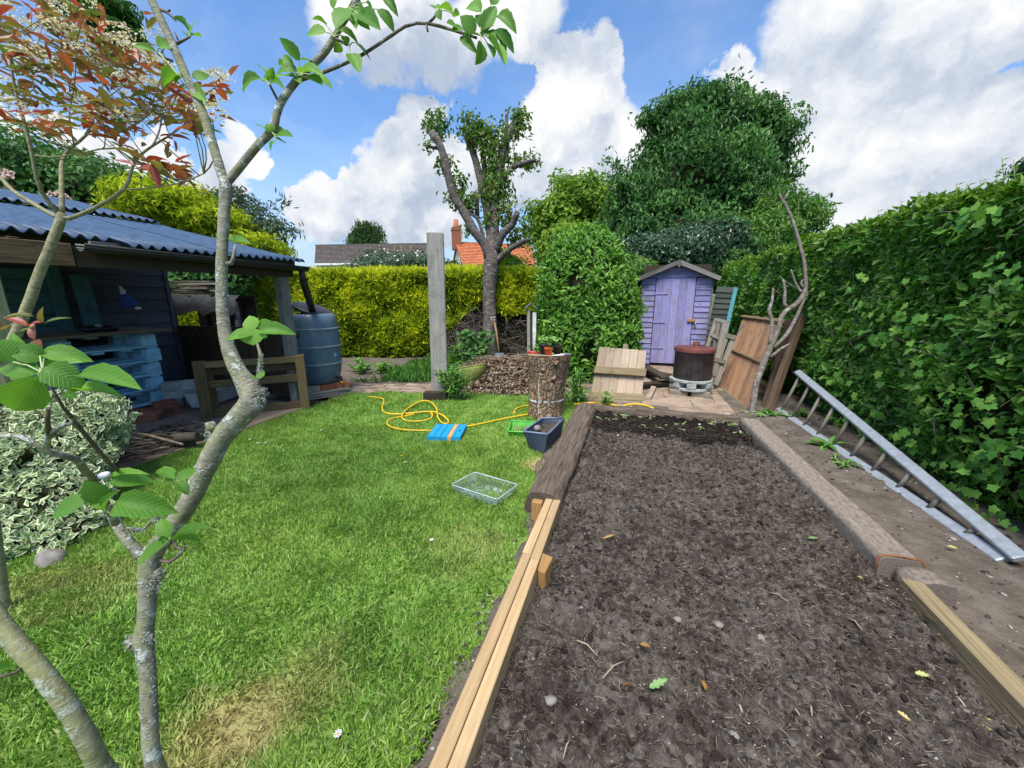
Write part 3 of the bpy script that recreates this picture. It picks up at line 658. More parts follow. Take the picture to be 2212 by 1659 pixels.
lump('peg_bag', 'small blue and white cloth figure hanging on the dark wall', 'cloth figure', [('skirt', MB().lathe((hp.x, hp.y, hp.z-.09), [(.001, 0), (.085, .0), (.06, .07), (.03, .15), (.001, .155)], 12, Matrix.Rotation(.28, 3, 'X')), 'blue_fabric'),
     ('bodice', MB().blob((hp.x, hp.y-.045, hp.z+.075), (.025, .03, .04), 1), 'white_fabric'), ('head', MB().blob((hp.x, hp.y-.06, hp.z+.125), (.017, .017, .02), 2), 'white_fabric'),
     ('foot', MB().blob((hp.x+.01, hp.y+.065, hp.z-.115), (.02, .04, .02), 4), 'white_fabric')], hp)
def bricks_stack(name, label, c, nx, ny, nz, rz=0, size=(.215, .1, .065), mat='brick_red', group=None, cat='bricks'):
    t = thing(name, label, cat, c, group); M = Matrix.Rotation(rz, 4, 'Z')
    for k in range(nz):
        for i in range(nx):
            for j in range(ny):
                q = M @ Vector(((i-(nx-1)/2)*(size[0]+.004), (j-(ny-1)/2)*(size[1]+.004), size[2]*(k+.5)+.003*k))
                MB().box(Vector(c)+q+Vector((random.uniform(-.008, .008), random.uniform(-.008, .008), 0)), size, rz+random.uniform(-.06, .06), jit=.002).build('brick', mat, t)
    return t
q = G(310, 905, .04); bricks_stack('brick_pile', 'pile of red tiles and bricks left of the block stack, under the pallets', (q.x, q.y, .04), 2, 2, 3, .5, (.21, .12, .03))
q = G(350, 893, .04); bricks_stack('brick_pile', 'smaller pile of red tiles at the right foot of the pallets', (q.x, q.y+.05, .04), 1, 2, 4, 1.2, (.21, .12, .03))
q = G(395, 880, .04); bricks_stack('block_stack', 'stack of pale grey blocks beside the wooden gate', (q.x-.1, q.y+.1, .04), 2, 1, 3, .9, (.19, .13, .10), 'grey_block', cat='blocks')
# grey plastic trough lying behind the gate
a, b_ = G(430, 880, .07), G(545, 838, .09)
tr = thing('grey_trough', 'pale grey trough lying tilted behind the wooden gate', 'trough', (a+b_)/2)
d_ = (b_-a).normalized(); s_ = Vector((-d_.y, d_.x, 0)); up = Vector((0, 0, 1))
def trough_mesh(a, b_, s_, w0, w1, h, th=.012):
    m = MB(); o = [a-s_*w0, b_-s_*w0, b_+s_*w0, a+s_*w0]; e = (b_-a).normalized()*(w1-w0)
    t = [a-s_*w1-e+up*h, b_-s_*w1+e+up*h, b_+s_*w1+e+up*h, a+s_*w1-e+up*h]
    m.v += [Vector(x) for x in o+t]
    for f in ((3, 2, 1, 0), (0, 1, 5, 4), (1, 2, 6, 5), (2, 3, 7, 6), (3, 0, 4, 7)): m.face(f, [(0, 0), (1, 0), (1, 1), (0, 1)])
    return m, t
m, t_ = trough_mesh(a, b_, s_, .09, .12, .17); m.build('shell', 'grey_trough', tr, solid=.012)
MB().tube([*t_, t_[0]], .010, 6).build('rim', 'grey_trough', tr)
# board fence behind, with the log store
fn = thing('board_fence', 'low dark board fence behind the wooden gate', 'fence', P(510, 860, 5.6))
A, B = P(372, 716, 5.55), P(645, 709, 5.15); A.z = B.z = 0; n_ = 16
for i in range(n_):
    p0 = A.lerp(B, i/n_); p1 = A.lerp(B, (i+.93)/n_); h = .93+random.uniform(-.006, .006)
    MB().beam((p0.x, p0.y, h/2), (p1.x, p1.y, h/2), .02, h, jit=.002).build('board', 'dark_timber' if i < 5 else 'brown_timber', fn)
MB().beam((A.x, A.y, .955), (B.x, B.y, .945), .05, .04).build('cap_rail', 'dark_timber', fn)
for f in (.42, .70): q = A.lerp(B, f)+Vector((.02, -.05, 0)); MB().box((q.x, q.y, .45), (.06, .05, .9), rz=.5).build('upright', 'brown_timber', fn)
q0, q1 = A+Vector((.03, -.03, .86)), B+Vector((.03, -.03, .86)); MB().beam(q0, q1, .03, .07).build('rail', 'brown_timber', fn)
ls = thing('log_store', 'dark log store with a draped black sheet behind the dark wall end', 'log store', P(430, 760, 6.3))
q = [P(385, 735, 6.2), P(520, 735, 6.2)]
for i, f in enumerate((0, 1)):
    x = q[0].lerp(q[1], f); MB().box((x.x, x.y, .65), (.06, .06, 1.3)).build('post', 'dead_bark' if i else 'frame_timber', ls)
x = q[0].lerp(q[1], .5); d_ = (q[1]-q[0]).normalized(); s_ = Vector((-d_.y, d_.x, 0))
MB().beam(Vector((q[0].x, q[0].y, .72))+s_*.5, Vector((q[1].x, q[1].y, .72))+s_*.5, .03, 1.3).build('back_board', 'dark_timber', ls)
for i in range(5): c = q[0].lerp(q[1], .1+i*.2)+s_*.47; MB().box((c.x, c.y, .62), (.12, .02, 1.2), rz=math.atan2(d_.y, d_.x)).build('back_slat', 'brown_timber', ls)
# draped sheet
v, f = [], []; n1_, n2_ = 16, 5
for i in range(n1_):
    for j in range(n2_):
        c = q[0].lerp(q[1], -.06+1.12*i/(n1_-1)); dz = [0, .02, -.05, -.14, -.24][j]; off = [.5, .05, -.06, -.075, -.08][j]
        v.append((c.x+s_.x*off, c.y+s_.y*off, 1.36+dz+.03*math.sin(i*1.3)+random.uniform(-.03, .03)*(j > 2)))
for i in range(n1_-1):
    for j in range(n2_-1): f.append((i*n2_+j, (i+1)*n2_+j, (i+1)*n2_+j+1, i*n2_+j+1))
npmesh('sheet', v, f, 'black_cloth', ls, smooth=True)
for k in range(7):
    c = q[0].lerp(q[1], .12+.08*(k % 3)); MB().box((c.x+s_.x*.25, c.y+s_.y*.25, 1.40+.035*k), (.75, .12, .022), rz=math.atan2(d_.y, d_.x)+random.uniform(-.1, .1), jit=.004).build('stored_board', ['frame_timber', 'brown_timber', 'grey_timber'][k % 3], ls)
# sticks and small logs on the deck
st = thing('stick_heap', 'heap of dry sticks on the deck in front of the pallets', 'sticks', G(330, 960, .04))
rs = random.Random(3)
for k in range(62):
    u = rs.random(); c = G(280+130*u+rs.uniform(-12, 12), 975-50*u+rs.uniform(-28, 20), .05+.13*rs.random()**1.5)
    an = rs.choice([rs.gauss(.2, .5), rs.gauss(1.2, .5)]); L = rs.uniform(.12, .34); d_ = Vector((math.cos(an), math.sin(an), rs.uniform(-.2, .2)))
    r = rs.uniform(.005, .013); mid = c+Vector((rs.uniform(-.02, .02), rs.uniform(-.02, .02), rs.uniform(0, .02)))
    MB().tube([c-d_*L/2, mid, c+d_*L/2], [r, r*.9, r*.6], 6).build('stick', 'twig' if k % 3 else 'dark_bark', st)
MB().tube([G(245, 930, .18), G(320, 940, .20), G(395, 960, .15)], [.012, .013, .011], 7).build('stick', 'twig', st)
for k, (px, py, r, z) in enumerate(((385, 935, .05, .06), (410, 930, .06, .07), (422, 945, .05, .06), (370, 950, .045, .05), (400, 945, .045, .14), (432, 932, .04, .06), (395, 960, .04, .05))):
    c = G(px, py, z); an = rs.uniform(-.3, .9); d_ = Vector((math.cos(an), math.sin(an), 0))*.10
    t = thing('log', ['short dark log at the left of the firewood on the deck', 'thick dark log at the top of the firewood on the deck', 'round cut log facing forward at the firewood end', 'small knotty log beside the dry sticks', 'dark log lying on top of the firewood', 'small log at the back by the gate post', 'small log at the front edge of the firewood'][k], 'log', c, 'firewood on the deck')
    MB().tube([c-d_, c, c+d_], [r, r*1.04, r*.96], 12, rough=.06).build('bark', 'dark_bark', t)
    MB().tube([c-d_*1.015, c-d_*1.0], [r*.86, r*.86], 12).build('cut_face', 'cut_wood', t)
# wooden gate frame
gt = thing('gate_frame', 'low brown wooden gate frame of two posts and three rails', 'gate', G(555, 895))
L_, R2 = G(452, 909), G(661, 885)
d_ = (R2-L_).normalized(); rz = math.atan2(d_.y, d_.x); s_ = Vector((-d_.y, d_.x, 0))
MB().box((L_.x, L_.y, .345), (.11, .075, .69), rz, jit=.004).build('post', 'gate_timber', gt, bevel=.005)
q = L_+s_*.09+d_*.05; MB().box((q.x, q.y, .325), (.09, .06, .65), rz, jit=.003).build('post', 'gate_timber', gt, bevel=.005)
MB().box((R2.x, R2.y, .345), (.10, .075, .70), rz, jit=.004).build('post', 'gate_timber', gt, bevel=.005)
for z, h, off, dz in ((.645, .075, -.008, .0), (.415, .085, .02, .0), (.07, .095, .012, .0)):
    MB().beam(L_+Vector((0, 0, z))+s_*off+d_*.05, R2+Vector((0, 0, z+dz))+s_*off-d_*.02, .05, h, jit=.004).build('rail', 'gate_timber', gt, bevel=.004)
MB().beam(L_+Vector((0, 0, .56))+s_*.06+d_*.1, R2+Vector((0, 0, .55))+s_*.06, .03, .09).build('back_rail', 'brown_timber', gt)

# ---- water butt on its plinth
q = G(698, 862); wd = Vector((q.x, q.y, 0)).normalized(); BC = q+wd*.33; rzb = math.atan2(wd.y, wd.x)-math.pi/2
pl = thing('brick_plinth', 'low plinth of slabs and bricks under the water butt', 'plinth', BC)
for k in range(3): MB().box((BC.x, BC.y, .02+k*.034), (.62-.02*k, .58, .028), rzb+.3+random.uniform(-.04, .04), jit=.003).build('slab', 'slab_stone', pl)
M = Matrix.Rotation(rzb+.3, 4, 'Z')
for i in range(3):
    for j in range(5):
        o_ = M @ Vector(((i-1)*.2, (j-2)*.108, 0)); MB().box((BC.x+o_.x, BC.y+o_.y, .143), (.192, .10, .065), rzb+.3+random.uniform(-.03, .03), jit=.002).build('brick', 'brick_red' if (i+j) % 3 else 'slab_stone', pl)
wb = thing('water_butt', 'tall dark grey plastic water butt beside the lean-to post', 'water butt', (BC.x, BC.y, .18))
prof = [(.001, 0), (.225, 0), (.245, .02), (.285, .16), (.302, .28), (.302, .295), (.308, .40), (.312, .52), (.312, .535), (.308, .66), (.300, .76), (.300, .775), (.288, .87), (.268, .935), (.24, .965), (.225, .97), (.225, .955), (.23, .93)]
MB().lathe((BC.x, BC.y, .18), prof, 40).build('barrel', 'butt_plastic', wb)
for z, r in ((.285, .304), (.527, .314), (.768, .302)):
    MB().lathe((BC.x, BC.y, .18+z), [(r-.003, -.012), (r+.006, -.007), (r+.007, .007), (r-.003, .012)], 40).build('band', 'butt_band', wb)
MB().lathe((BC.x, BC.y, .18+.93), [(.001, 0), (.228, 0)], 30).build('water_surface', 'black_plastic', wb)
tv = Vector((-wd.x, -wd.y, 0)); sv = Vector((-tv.y, tv.x, 0))   # towards camera, sideways
side = sv if (P(760, 800, 5).x-P(700, 800, 5).x)*sv.x+(P(760, 800, 5).y-P(700, 800, 5).y)*sv.y > 0 else -sv
tq = BC+tv*.20+side*.20+Vector((0, 0, .27))
tap = MB().tube([tq, tq+(tv*.5+side)*.06], .018, 8).tube([tq+(tv*.5+side)*.06, tq+(tv*.5+side)*.065+Vector((0, 0, -.06))], .014, 8); tp_ = tap.build('tap', 'water_tap', wb)
MB().tube([tq+(tv*.5+side)*.065+Vector((0, 0, -.06)), tq+(tv*.5+side)*.065+Vector((0, 0, -.10))], .015, 8).build('tap_outlet', 'yellow_tap', tp_)
# raised droplet mark
dm = (tv*.72+side*.69).normalized(); ds = Vector((-dm.y, dm.x, 0)); dc = Vector((BC.x, BC.y, .58))+dm*.3095
pts = []
for i in range(16):
    a = 2*math.pi*i/16; x = math.sin(a)*.022*(1 if math.cos(a) < 0 else (1-math.cos(a)*.9)); pts.append(dc+ds*x+Vector((0, 0, math.cos(a)*(.045 if math.cos(a) > 0 else .024))))
MB().poly(pts).build('droplet_mark', plain('droplet_blue', (.16, .42, .68), .5), wb, solid=.004)
lid_c = Vector((BC.x, BC.y, 0))+wd*.02+Vector((0, 0, 1.215)); Ml = Matrix.Rotation(.36, 3, -tv.lerp(side, .55).cross(Vector((0, 0, 1))).normalized())
MB().lathe(lid_c, [(.001, .04), (.12, .035), (.235, .012), (.255, 0), (.255, -.03), (.24, -.03)], 30, Ml).build('lid', 'black_plastic', wb)
dp = thing('downpipe', 'black downpipe running from the gutter into the water butt', 'pipe', (-3.9, 3.8, 1.7))
e0 = Vector((EX+.09, 3.86, EZ-.07)); e1 = e0+Vector((-.01, .02, -.13)); e2 = Vector((BC.x, BC.y, 1.14))+tv*.08
MB().tube([e0, e0.lerp(e1, .6), e1], [.034, .036, .04], 12).build('elbow', 'black_plastic', dp)
MB().tube([e1+Vector((0, 0, .02)), e1+(e2-e1)*.15, e2], [.045, .045, .045], 14).build('pipe', 'black_plastic', dp)

# ---- the grey post
b0 = G(951, 862); top = P(940, 503, (b0-CAMP).dot(ray(1106, 829.5).normalized())+.02)
gp = thing('grey_post', 'tall weathered grey timber post standing at the lawn edge', 'post', b0)
wv = Vector((math.cos(YAW+.12), math.sin(YAW+.12), 0)); dv = Vector((-wv.y, wv.x, 0))
def post_ring(c, w_, d_): return [c-wv*w_-dv*d_, c+wv*w_-dv*d_, c+wv*w_+dv*d_, c-wv*w_+dv*d_]
m = MB(); m.hexa(post_ring(b0-Vector((0, 0, .05)), .108, .055)+post_ring(top, .116, .055)); m.build('shaft', 'grey_timber', gp, bevel=.012)
q = b0+wv*-.06-dv*.10; MB().box((q.x, q.y, .06), (.30, .13, .16), YAW+.1, jit=.01).build('footing', 'dark_timber', gp, bevel=.008)

# ---- stump with its things
SC = Vector((-.915, 4.30, 0)); sp_ = thing('tree_stump', 'upright cut tree stump with a pale painted ring', 'stump', SC)
SH = .735; m = MB(); nS, mS = 40, 26
def srad(a, z): 
    d = Vector((math.cos(a), math.sin(a), z*2.0)); return .195+.05*(z/SH)**1.6+.016*max(0, 1-z/.12)+.022*mnoise.noise(d*1.7)+.012*mnoise.noise(d*5.5+Vector((3, 1, 2)))+.006*mnoise.noise(d*14)
for i in range(mS+1):
    z = SH*i/mS
    for j in range(nS):
        a = 2*math.pi*j/nS; r = srad(a, z); zz = z-.02*(i == 0)+(.02*math.cos(a+1) if i == mS else 0); m.v.append(SC+Vector((math.cos(a)*r+.03*z, math.sin(a)*r, zz)))
for i in range(mS):
    for j in range(nS): q = (j+1) % nS; m.face((i*nS+j, i*nS+q, (i+1)*nS+q, (i+1)*nS+j), [(j/nS, i/mS)]*4, True)
m.build('bark', 'stump_bark', sp_)
m = MB(); ring = [SC+Vector((math.cos(2*math.pi*j/nS)*(srad(2*math.pi*j/nS, SH)*.985)+.03*SH, math.sin(2*math.pi*j/nS)*srad(2*math.pi*j/nS, SH)*.985, SH+.004+.02*math.cos(2*math.pi*j/nS+1))) for j in range(nS)]
m.poly(ring); m.build('cut_top', 'cut_wood', sp_)
def line_on_stump(pts, name, w_=.012):
    m = MB()
    for (a0, z0), (a1, z1) in zip(pts[:-1], pts[1:]):
        n = 10
        for k in range(n):
            A_ = a0+(a1-a0)*k/n; B_ = a0+(a1-a0)*(k+1)/n; Z0 = z0+(z1-z0)*k/n; Z1 = z0+(z1-z0)*(k+1)/n
            wob = random.uniform(.7, 1.2)*w_
            def pt(a, z): r = srad(a, z)+.004; return SC+Vector((math.cos(a)*r+.03*z, math.sin(a)*r, z))
            if abs(a1-a0) > abs(z1-z0): q = [pt(A_, Z0-wob), pt(B_, Z1-wob), pt(B_, Z1+wob), pt(A_, Z0+wob)]
            else: q = [pt(A_-wob*3.2, Z0), pt(A_+wob*3.2, Z0), pt(B_+wob*3.2, Z1), pt(B_-wob*3.2, Z1)]
            m.poly(q)
    m.build(name, 'chalk_line', sp_)
fa = math.atan2(-SC.y, -SC.x)
line_on_stump([(fa-1.6, .222), (fa+1.6, .228)], 'painted_ring', .013); line_on_stump([(fa-.42, .08), (fa-.45, .47)], 'painted_mark', .007)
m = MB(); 
for (da, z, r) in ((.30, .50, .028), (.12, .38, .02), (.35, .68, .03), (-.25, .60, .02)):
    a = fa+da; rr_ = srad(a, z); m.blob(SC+Vector((math.cos(a)*(rr_-.004)+.03*z, math.sin(a)*(rr_-.004), z)), (r, r, r*1.1), int(z*50), 10, 8, .4, 3)
m.build('knot', 'stump_bark', sp_)
for (da, n_l, z, hh) in ((.9, 6, .3, .1),): pass

# ---- shed
SX0, SX1, SY, SZ = .14, 1.35, 8.12, .06
sh = thing('garden_shed', 'small lilac painted apex shed with plank door', 'shed', ((SX0+SX1)/2, SY+.9, 0))
EH, AH, SD = 1.70, 1.97, 1.75       # eaves, apex, depth
cxs = (SX0+SX1)/2
dx0, dx1 = SX0+.235, SX1-.27
nb = 16; bh = (EH-SZ)/nb
for i in range(nb):
    z = SZ+i*bh
    for a, b_ in ((SX0, dx0-.006), (dx1+.006, SX1)):
        MB().hexa([(a, SY-.022, z), (b_, SY-.022, z), (b_, SY+.01, z), (a, SY+.01, z), (a, SY-.008, z+bh*1.04), (b_, SY-.008, z+bh*1.04), (b_, SY+.01, z+bh*1.04), (a, SY+.01, z+bh*1.04)]).build('cladding_board', 'lilac_board', sh)
    MB().hexa([(SX0-.022, SY, z), (SX0+.005, SY, z), (SX0+.005, SY+SD, z), (SX0-.022, SY+SD, z), (SX0-.008, SY, z+bh), (SX0+.005, SY, z+bh), (SX0+.005, SY+SD, z+bh), (SX0-.008, SY+SD, z+bh)]).build('cladding_board', 'green_clad', sh)
    MB().hexa([(SX1-.005, SY, z), (SX1+.022, SY, z), (SX1+.022, SY+SD, z), (SX1-.005, SY+SD, z), (SX1-.005, SY, z+bh), (SX1+.008, SY, z+bh), (SX1+.008, SY+SD, z+bh), (SX1-.005, SY+SD, z+bh)]).build('cladding_board', 'green_clad', sh)
gz = EH+.02
for i in range(2):
    z0, z1 = gz+i*.115, min(gz+(i+1)*.115, AH-.01); w0 = (AH-z0)/(AH-EH)*(SX1-SX0)/2; w1 = max((AH-z1)/(AH-EH)*(SX1-SX0)/2, .01)
    MB().hexa([(cxs-w0, SY-.024, z0), (cxs+w0, SY-.024, z0), (cxs+w0, SY+.01, z0), (cxs-w0, SY+.01, z0), (cxs-w1, SY-.010, z1), (cxs+w1, SY-.010, z1), (cxs+w1, SY+.01, z1), (cxs-w1, SY+.01, z1)]).build('gable_board', 'lilac_board', sh)
for x in (SX0-.012, SX1+.012): MB().box((x, SY-.012, (EH+SZ)/2), (.03, .035, EH-SZ)).build('corner_trim', 'grey_timber', sh)
MB().box((cxs, SY+.05, 1.0), (SX1-SX0-.05, .04, 1.9)).build('inner_wall', 'dark_timber', sh)
MB().box((cxs, SY+SD, 1.0), (SX1-SX0, .04, 1.9)).build('back_wall', 'green_clad', sh)
MB().box((cxs, SY+SD/2, .02), (SX1-SX0, SD, .07)).build('floor', 'dark_timber', sh)
door = MB().box(((dx0+dx1)/2, SY-.004, .92), (dx1-dx0-.02, .012, 1.60)).build('door', 'lilac_door', sh)
ndp = 5; wdp = (dx1-dx0-.012)/ndp
for i in range(ndp):
    x = dx0+.006+wdp*(i+.5); MB().box((x, SY-.020+.002*(i % 2), .885), (wdp-.004, .018, 1.60), jit=.001).build('door_plank', 'lilac_door', door)
for z in (1.42, .88, .38): MB().hexa([(dx0-.01, SY-.040, z-.012), (dx0+.23, SY-.040, z-.006), (dx0+.23, SY-.030, z-.006), (dx0-.01, SY-.030, z-.012), (dx0-.01, SY-.040, z+.012), (dx0+.23, SY-.040, z+.006), (dx0+.23, SY-.030, z+.006), (dx0-.01, SY-.030, z+.012)]).build('hinge', 'lilac_door', door)
MB().box((dx1-.02, SY-.045, .93), (.15, .03, .045)).build('latch', 'orange_stake', door)
MB().tube([(dx1+.05, SY-.05, .90), (dx1+.055, SY-.055, .78)], .008, 6).build('latch_pin', 'galv_metal', door)
for sgn in (-1, 1):
    e = cxs+sgn*((SX1-SX0)/2+.09); ez = EH-.015
    MB().hexa([(cxs, SY-.12, AH+.02), (e, SY-.12, ez), (e, SY+SD+.1, ez), (cxs, SY+SD+.1, AH+.02), (cxs, SY-.12, AH+.045), (e, SY-.12, ez+.025), (e, SY+SD+.1, ez+.025), (cxs, SY+SD+.1, AH+.045)][::1] if sgn > 0 else
              [(e, SY-.12, ez), (cxs, SY-.12, AH+.02), (cxs, SY+SD+.1, AH+.02), (e, SY+SD+.1, ez), (e, SY-.12, ez+.025), (cxs, SY-.12, AH+.045), (cxs, SY+SD+.1, AH+.045), (e, SY+SD+.1, ez+.025)]).build('roof', 'green_clad', sh)
    MB().beam((cxs+sgn*.02, SY-.13, AH+.015), (e+sgn*.02, SY-.13, ez), .022, .075, jit=.003).build('bargeboard', 'grey_timber', sh)
MB().hexa([(cxs-.05, SY-.155, AH-.02), (cxs, SY-.155, AH-.08), (cxs, SY-.143, AH-.08), (cxs-.05, SY-.143, AH-.02), (cxs, SY-.155, AH+.075), (cxs+.05, SY-.155, AH-.02), (cxs+.05, SY-.143, AH-.02), (cxs, SY-.143, AH+.075)]).build('finial', 'grey_timber', sh)
for (x, y) in ((.45, 7.75), (.95, 7.80), (1.3, 7.78), (.4, 7.4), (.85, 7.42)): pass

# ---- leaning plank panel in front of the laurel
def leaning(tl, tr_, br, bl, n, name, label, mat, cat, th=.02, board='board', back=None, group=None):
    """n upright boards between four corners"""
    t = thing(name, label, cat, (bl+br)/2, group); nn = (br-bl).cross(tl-bl).normalized()
    if nn.dot(CAMP-bl) < 0: nn = -nn
    for i in range(n):
        f0, f1 = i/n, (i+.965)/n; j0, j1 = random.uniform(-.006, .006), random.uniform(-.006, .006)
        a_, b2, c_, d2 = bl.lerp(br, f0), bl.lerp(br, f1), tl.lerp(tr_, f1), tl.lerp(tr_, f0); o_ = nn*random.uniform(-.002, .002)
        c_ = c_+(c_-b2).normalized()*j0; d2 = d2+(d2-a_).normalized()*j1
        MB().hexa([a_+o_, b2+o_, b2-nn*th+o_, a_-nn*th+o_, d2+o_, c_+o_, c_-nn*th+o_, d2-nn*th+o_]).build(board, mat, t)
    def batten(v0, v1, w_, d_, nm='batten', mt='batten_timber', h0=-.02, h1=1.02):
        a_, b2 = bl.lerp(tl, v0).lerp(br.lerp(tr_, v1), h0), bl.lerp(tl, v0).lerp(br.lerp(tr_, v1), h1); upv = (tl-bl).normalized()
        return MB().hexa([a_, b2, b2+nn*d_, a_+nn*d_, a_+upv*w_, b2+upv*w_, b2+upv*w_+nn*d_, a_+upv*w_+nn*d_], .003).build(nm, mt, t, bevel=.003)
    return t, batten, nn
bl, br = G(1274, 862), G(1386, 868); tl, tr_ = YP(1295, 750, bl.y+.30), YP(1397, 757, br.y+.30)
pn, bat, nn_ = leaning(tl, tr_, br, bl, 6, 'plank_panel', 'pale plank panel with two battens leaning before the laurel', 'panel_timber', 'panel')
bat(.0, .0, .10, .06); bat(.48, .48, .10, .06)
MB().box((bl+br)/2+Vector((.0, .02, .02)), (.5, .10, .05), jit=.01).build('foot_block', 'batten_timber', pn)
q = tl.lerp(tr_, .55); MB().box(q+Vector((0, .03, .0)), (.06, .03, .12)).build('stub', 'panel_timber', pn)

# ---- incinerator on its stack
IC = G(1486, 860)+Vector((.06, .27, 0)); IC.z = 0
stk = thing('ring_stack', 'stack of pale grey cut concrete rings and brick under the burner drum', 'stack', IC)
for (x, y) in ((-.18, -.16), (.10, -.18), (-.15, .16), (.16, .14)): MB().box((IC.x+x, IC.y+y, .045), (.24, .12, .085), random.uniform(-.2, .2), jit=.005).build('brick', 'slab_stone', stk, bevel=.004)
def octo(c, r, z0, z1, seed):
    m = MB(); rr = random.Random(seed); n = 12
    R = [r*(1+rr.uniform(-.06, .06)) for _ in range(n)]
    lo = [c+Vector((math.cos(6.283*i/n)*R[i], math.sin(6.283*i/n)*R[i], z0)) for i in range(n)]; hi = [p+Vector((0, 0, z1-z0)) for p in lo]
    m.v += lo+hi
    for i in range(n): q = (i+1) % n; m.face((i, q, n+q, n+i), [(0, 0), (1, 0), (1, 1), (0, 1)])
    m.face(range(n, 2*n), [(0, 0)]*n); m.face(range(n)[::-1], [(0, 0)]*n); return m
octo(IC, .285, .09, .128, 2).build('ring', 'concrete_ring', stk, bevel=.006)
for a in (.3, 1.5, 2.6, 3.8, 4.6, 5.6): MB().box((IC.x+math.cos(a)*.21, IC.y+math.sin(a)*.21, .165), (.15, .12, .07), a, jit=.006).build('block', 'concrete_ring', stk, bevel=.006)
octo(IC, .29, .202, .240, 4).build('ring', 'concrete_ring', stk, bevel=.006)
inc = thing('burner_drum', 'rusty dark steel burner drum with red brown lid and chimney stub', 'incinerator', IC+Vector((0, 0, .24)))
MB().lathe(IC+Vector((0, 0, .242)), [(.001, 0), (.252, 0), (.255, .01), (.255, .375), (.262, .385), (.262, .395)], 40).build('drum', 'burnt_steel', inc)
MB().lathe(IC+Vector((0, 0, .242)), [(.27, .385), (.272, .43), (.266, .437), (.20, .445), (.08, .452), (.001, .452)], 40).build('lid', 'rust_lid', inc)
MB().lathe(IC+Vector((.02, .03, .69)), [(.046, 0), (.046, .065), (.042, .065), (.042, .01), (.001, .01)], 18).build('chimney', 'rust_lid', inc)
fd = Vector((-IC.x, -IC.y, 0)).normalized(); fs = Vector((-fd.y, fd.x, 0))
for k in range(6):
    a = fd*.955+fs*.30; c = IC+a.normalized()*.2535+Vector((0, 0, .29+k*.055)); MB().box(c, (.008, .014, .028), math.atan2(a.y, a.x)).build('vent_slot', 'black_plastic', inc)
a = (fd*.7+fs*.7); c = IC+a*.14+Vector((0, 0, .689)); MB().box(c, (.10, .018, .012), 1.0).build('lid_handle', 'burnt_steel', inc)
# dark boards lying beside
dbt = [('dark_board', 'charred dark board lying in front of the shed door', (1385, 800), (1450, 812), .08, 'dark_timber'), ('dark_board', 'second charred board lying crossways over the first', (1390, 790), (1440, 818), .16, 'dark_timber'),
       ('dark_board', 'broad blackened board nearest the burner drum', (1380, 832), (1452, 826), .07, 'dark_timber')]
for nm, lb, p0, p1, z, mt in dbt: a, b_ = G(*p0, z), G(*p1, z); MB().beam(a, b_, .16, .04, jit=.004).build(nm, mt, None, (a+b_)/2, lb, 'board', 'charred boards before the shed')
a, b_ = G(1400, 862, .04), G(1412, 838, .04); MB().beam(a, b_, .07, .06, jit=.004).build('timber_offcut', 'panel_timber', None, (a+b_)/2, 'short pale timber offcut lying beside the plank panel', 'offcut', bevel=.004)
for k, (px, py) in enumerate(((1415, 800), (1440, 808), (1420, 815))): pass

# ---- leaning against the right hedge
bl, br = YP(1523, 750, 7.35), YP(1560, 752, 7.0); tl, tr_ = YP(1551, 620, 7.75), YP(1590, 622, 7.4)
cp = thing('clad_panel', 'dark lapped board panel with turquoise edge leaning beside the shed', 'panel', (bl+br)/2)
u_ = (br-bl).normalized(); n2 = u_.cross((tl-bl).normalized()).normalized(); n2 = n2 if n2.dot(CAMP-bl) > 0 else -n2
nb_ = 11
for i in range(nb_):
    a_, b2, c_, d2 = bl.lerp(tl, i/nb_), br.lerp(tr_, i/nb_), br.lerp(tr_, (i+1.05)/nb_), bl.lerp(tl, (i+1.05)/nb_)
    MB().hexa([a_+n2*.03, b2+n2*.03, b2-n2*.01, a_-n2*.01, d2+n2*.012, c_+n2*.012, c_-n2*.01, d2-n2*.01]).build('lap_board', 'green_clad', cp)
e_ = u_*.03
MB().hexa([br+n2*.04, br+e_+n2*.04, br+e_-n2*.01, br-n2*.01, tr_+n2*.04, tr_+e_+n2*.04, tr_+e_-n2*.01, tr_-n2*.01]).build('edge_trim', 'turquoise_trim', cp)
# broken grey frames
def stick_frame(name, label, segs, th, cat, group=None):
    p0 = sum((Vector(s[0]) for s in segs), Vector())/len(segs); t = thing(name, label, cat, p0, group)
    for a, b2, nm in segs: MB().beam(a, b2, th, th*.7, up=(.3, -1, .1), jit=.004).build(nm, 'frame_timber', t)
fy = 6.75
stick_frame('broken_frame', 'broken grey timber frame leaning beside the shed corner', [(YP(1546, 690, fy+.2), YP(1522, 765, fy-.1), 'rail'), (YP(1552, 694, fy+.15), YP(1540, 770, fy-.1), 'rail'), (YP(1571, 697, fy+.1), YP(1545, 790, fy-.25), 'rail'),
     (YP(1546, 690, fy+.18), YP(1572, 697, fy+.08), 'crossbar'), (YP(1536, 722, fy+.05), YP(1560, 735, fy-.05), 'crossbar'), (YP(1524, 757, fy-.08), YP(1552, 765, fy-.2), 'crossbar')], .05, 'frame', 'broken frames')
fy = 6.3
stick_frame('broken_frame', 'larger broken frame with block ends leaning on the rust panel', [(YP(1587, 725, fy+.3), YP(1545, 832, fy-.05), 'rail'), (YP(1570, 722, fy+.3), YP(1540, 812, fy), 'rail'), (YP(1562, 722, fy+.28), YP(1588, 730, fy+.25), 'block'),
     (YP(1544, 776, fy+.1), YP(1566, 782, fy+.05), 'block'), (YP(1566, 700, fy+.35), YP(1548, 775, fy+.1), 'slat')], .06, 'frame', 'broken frames')
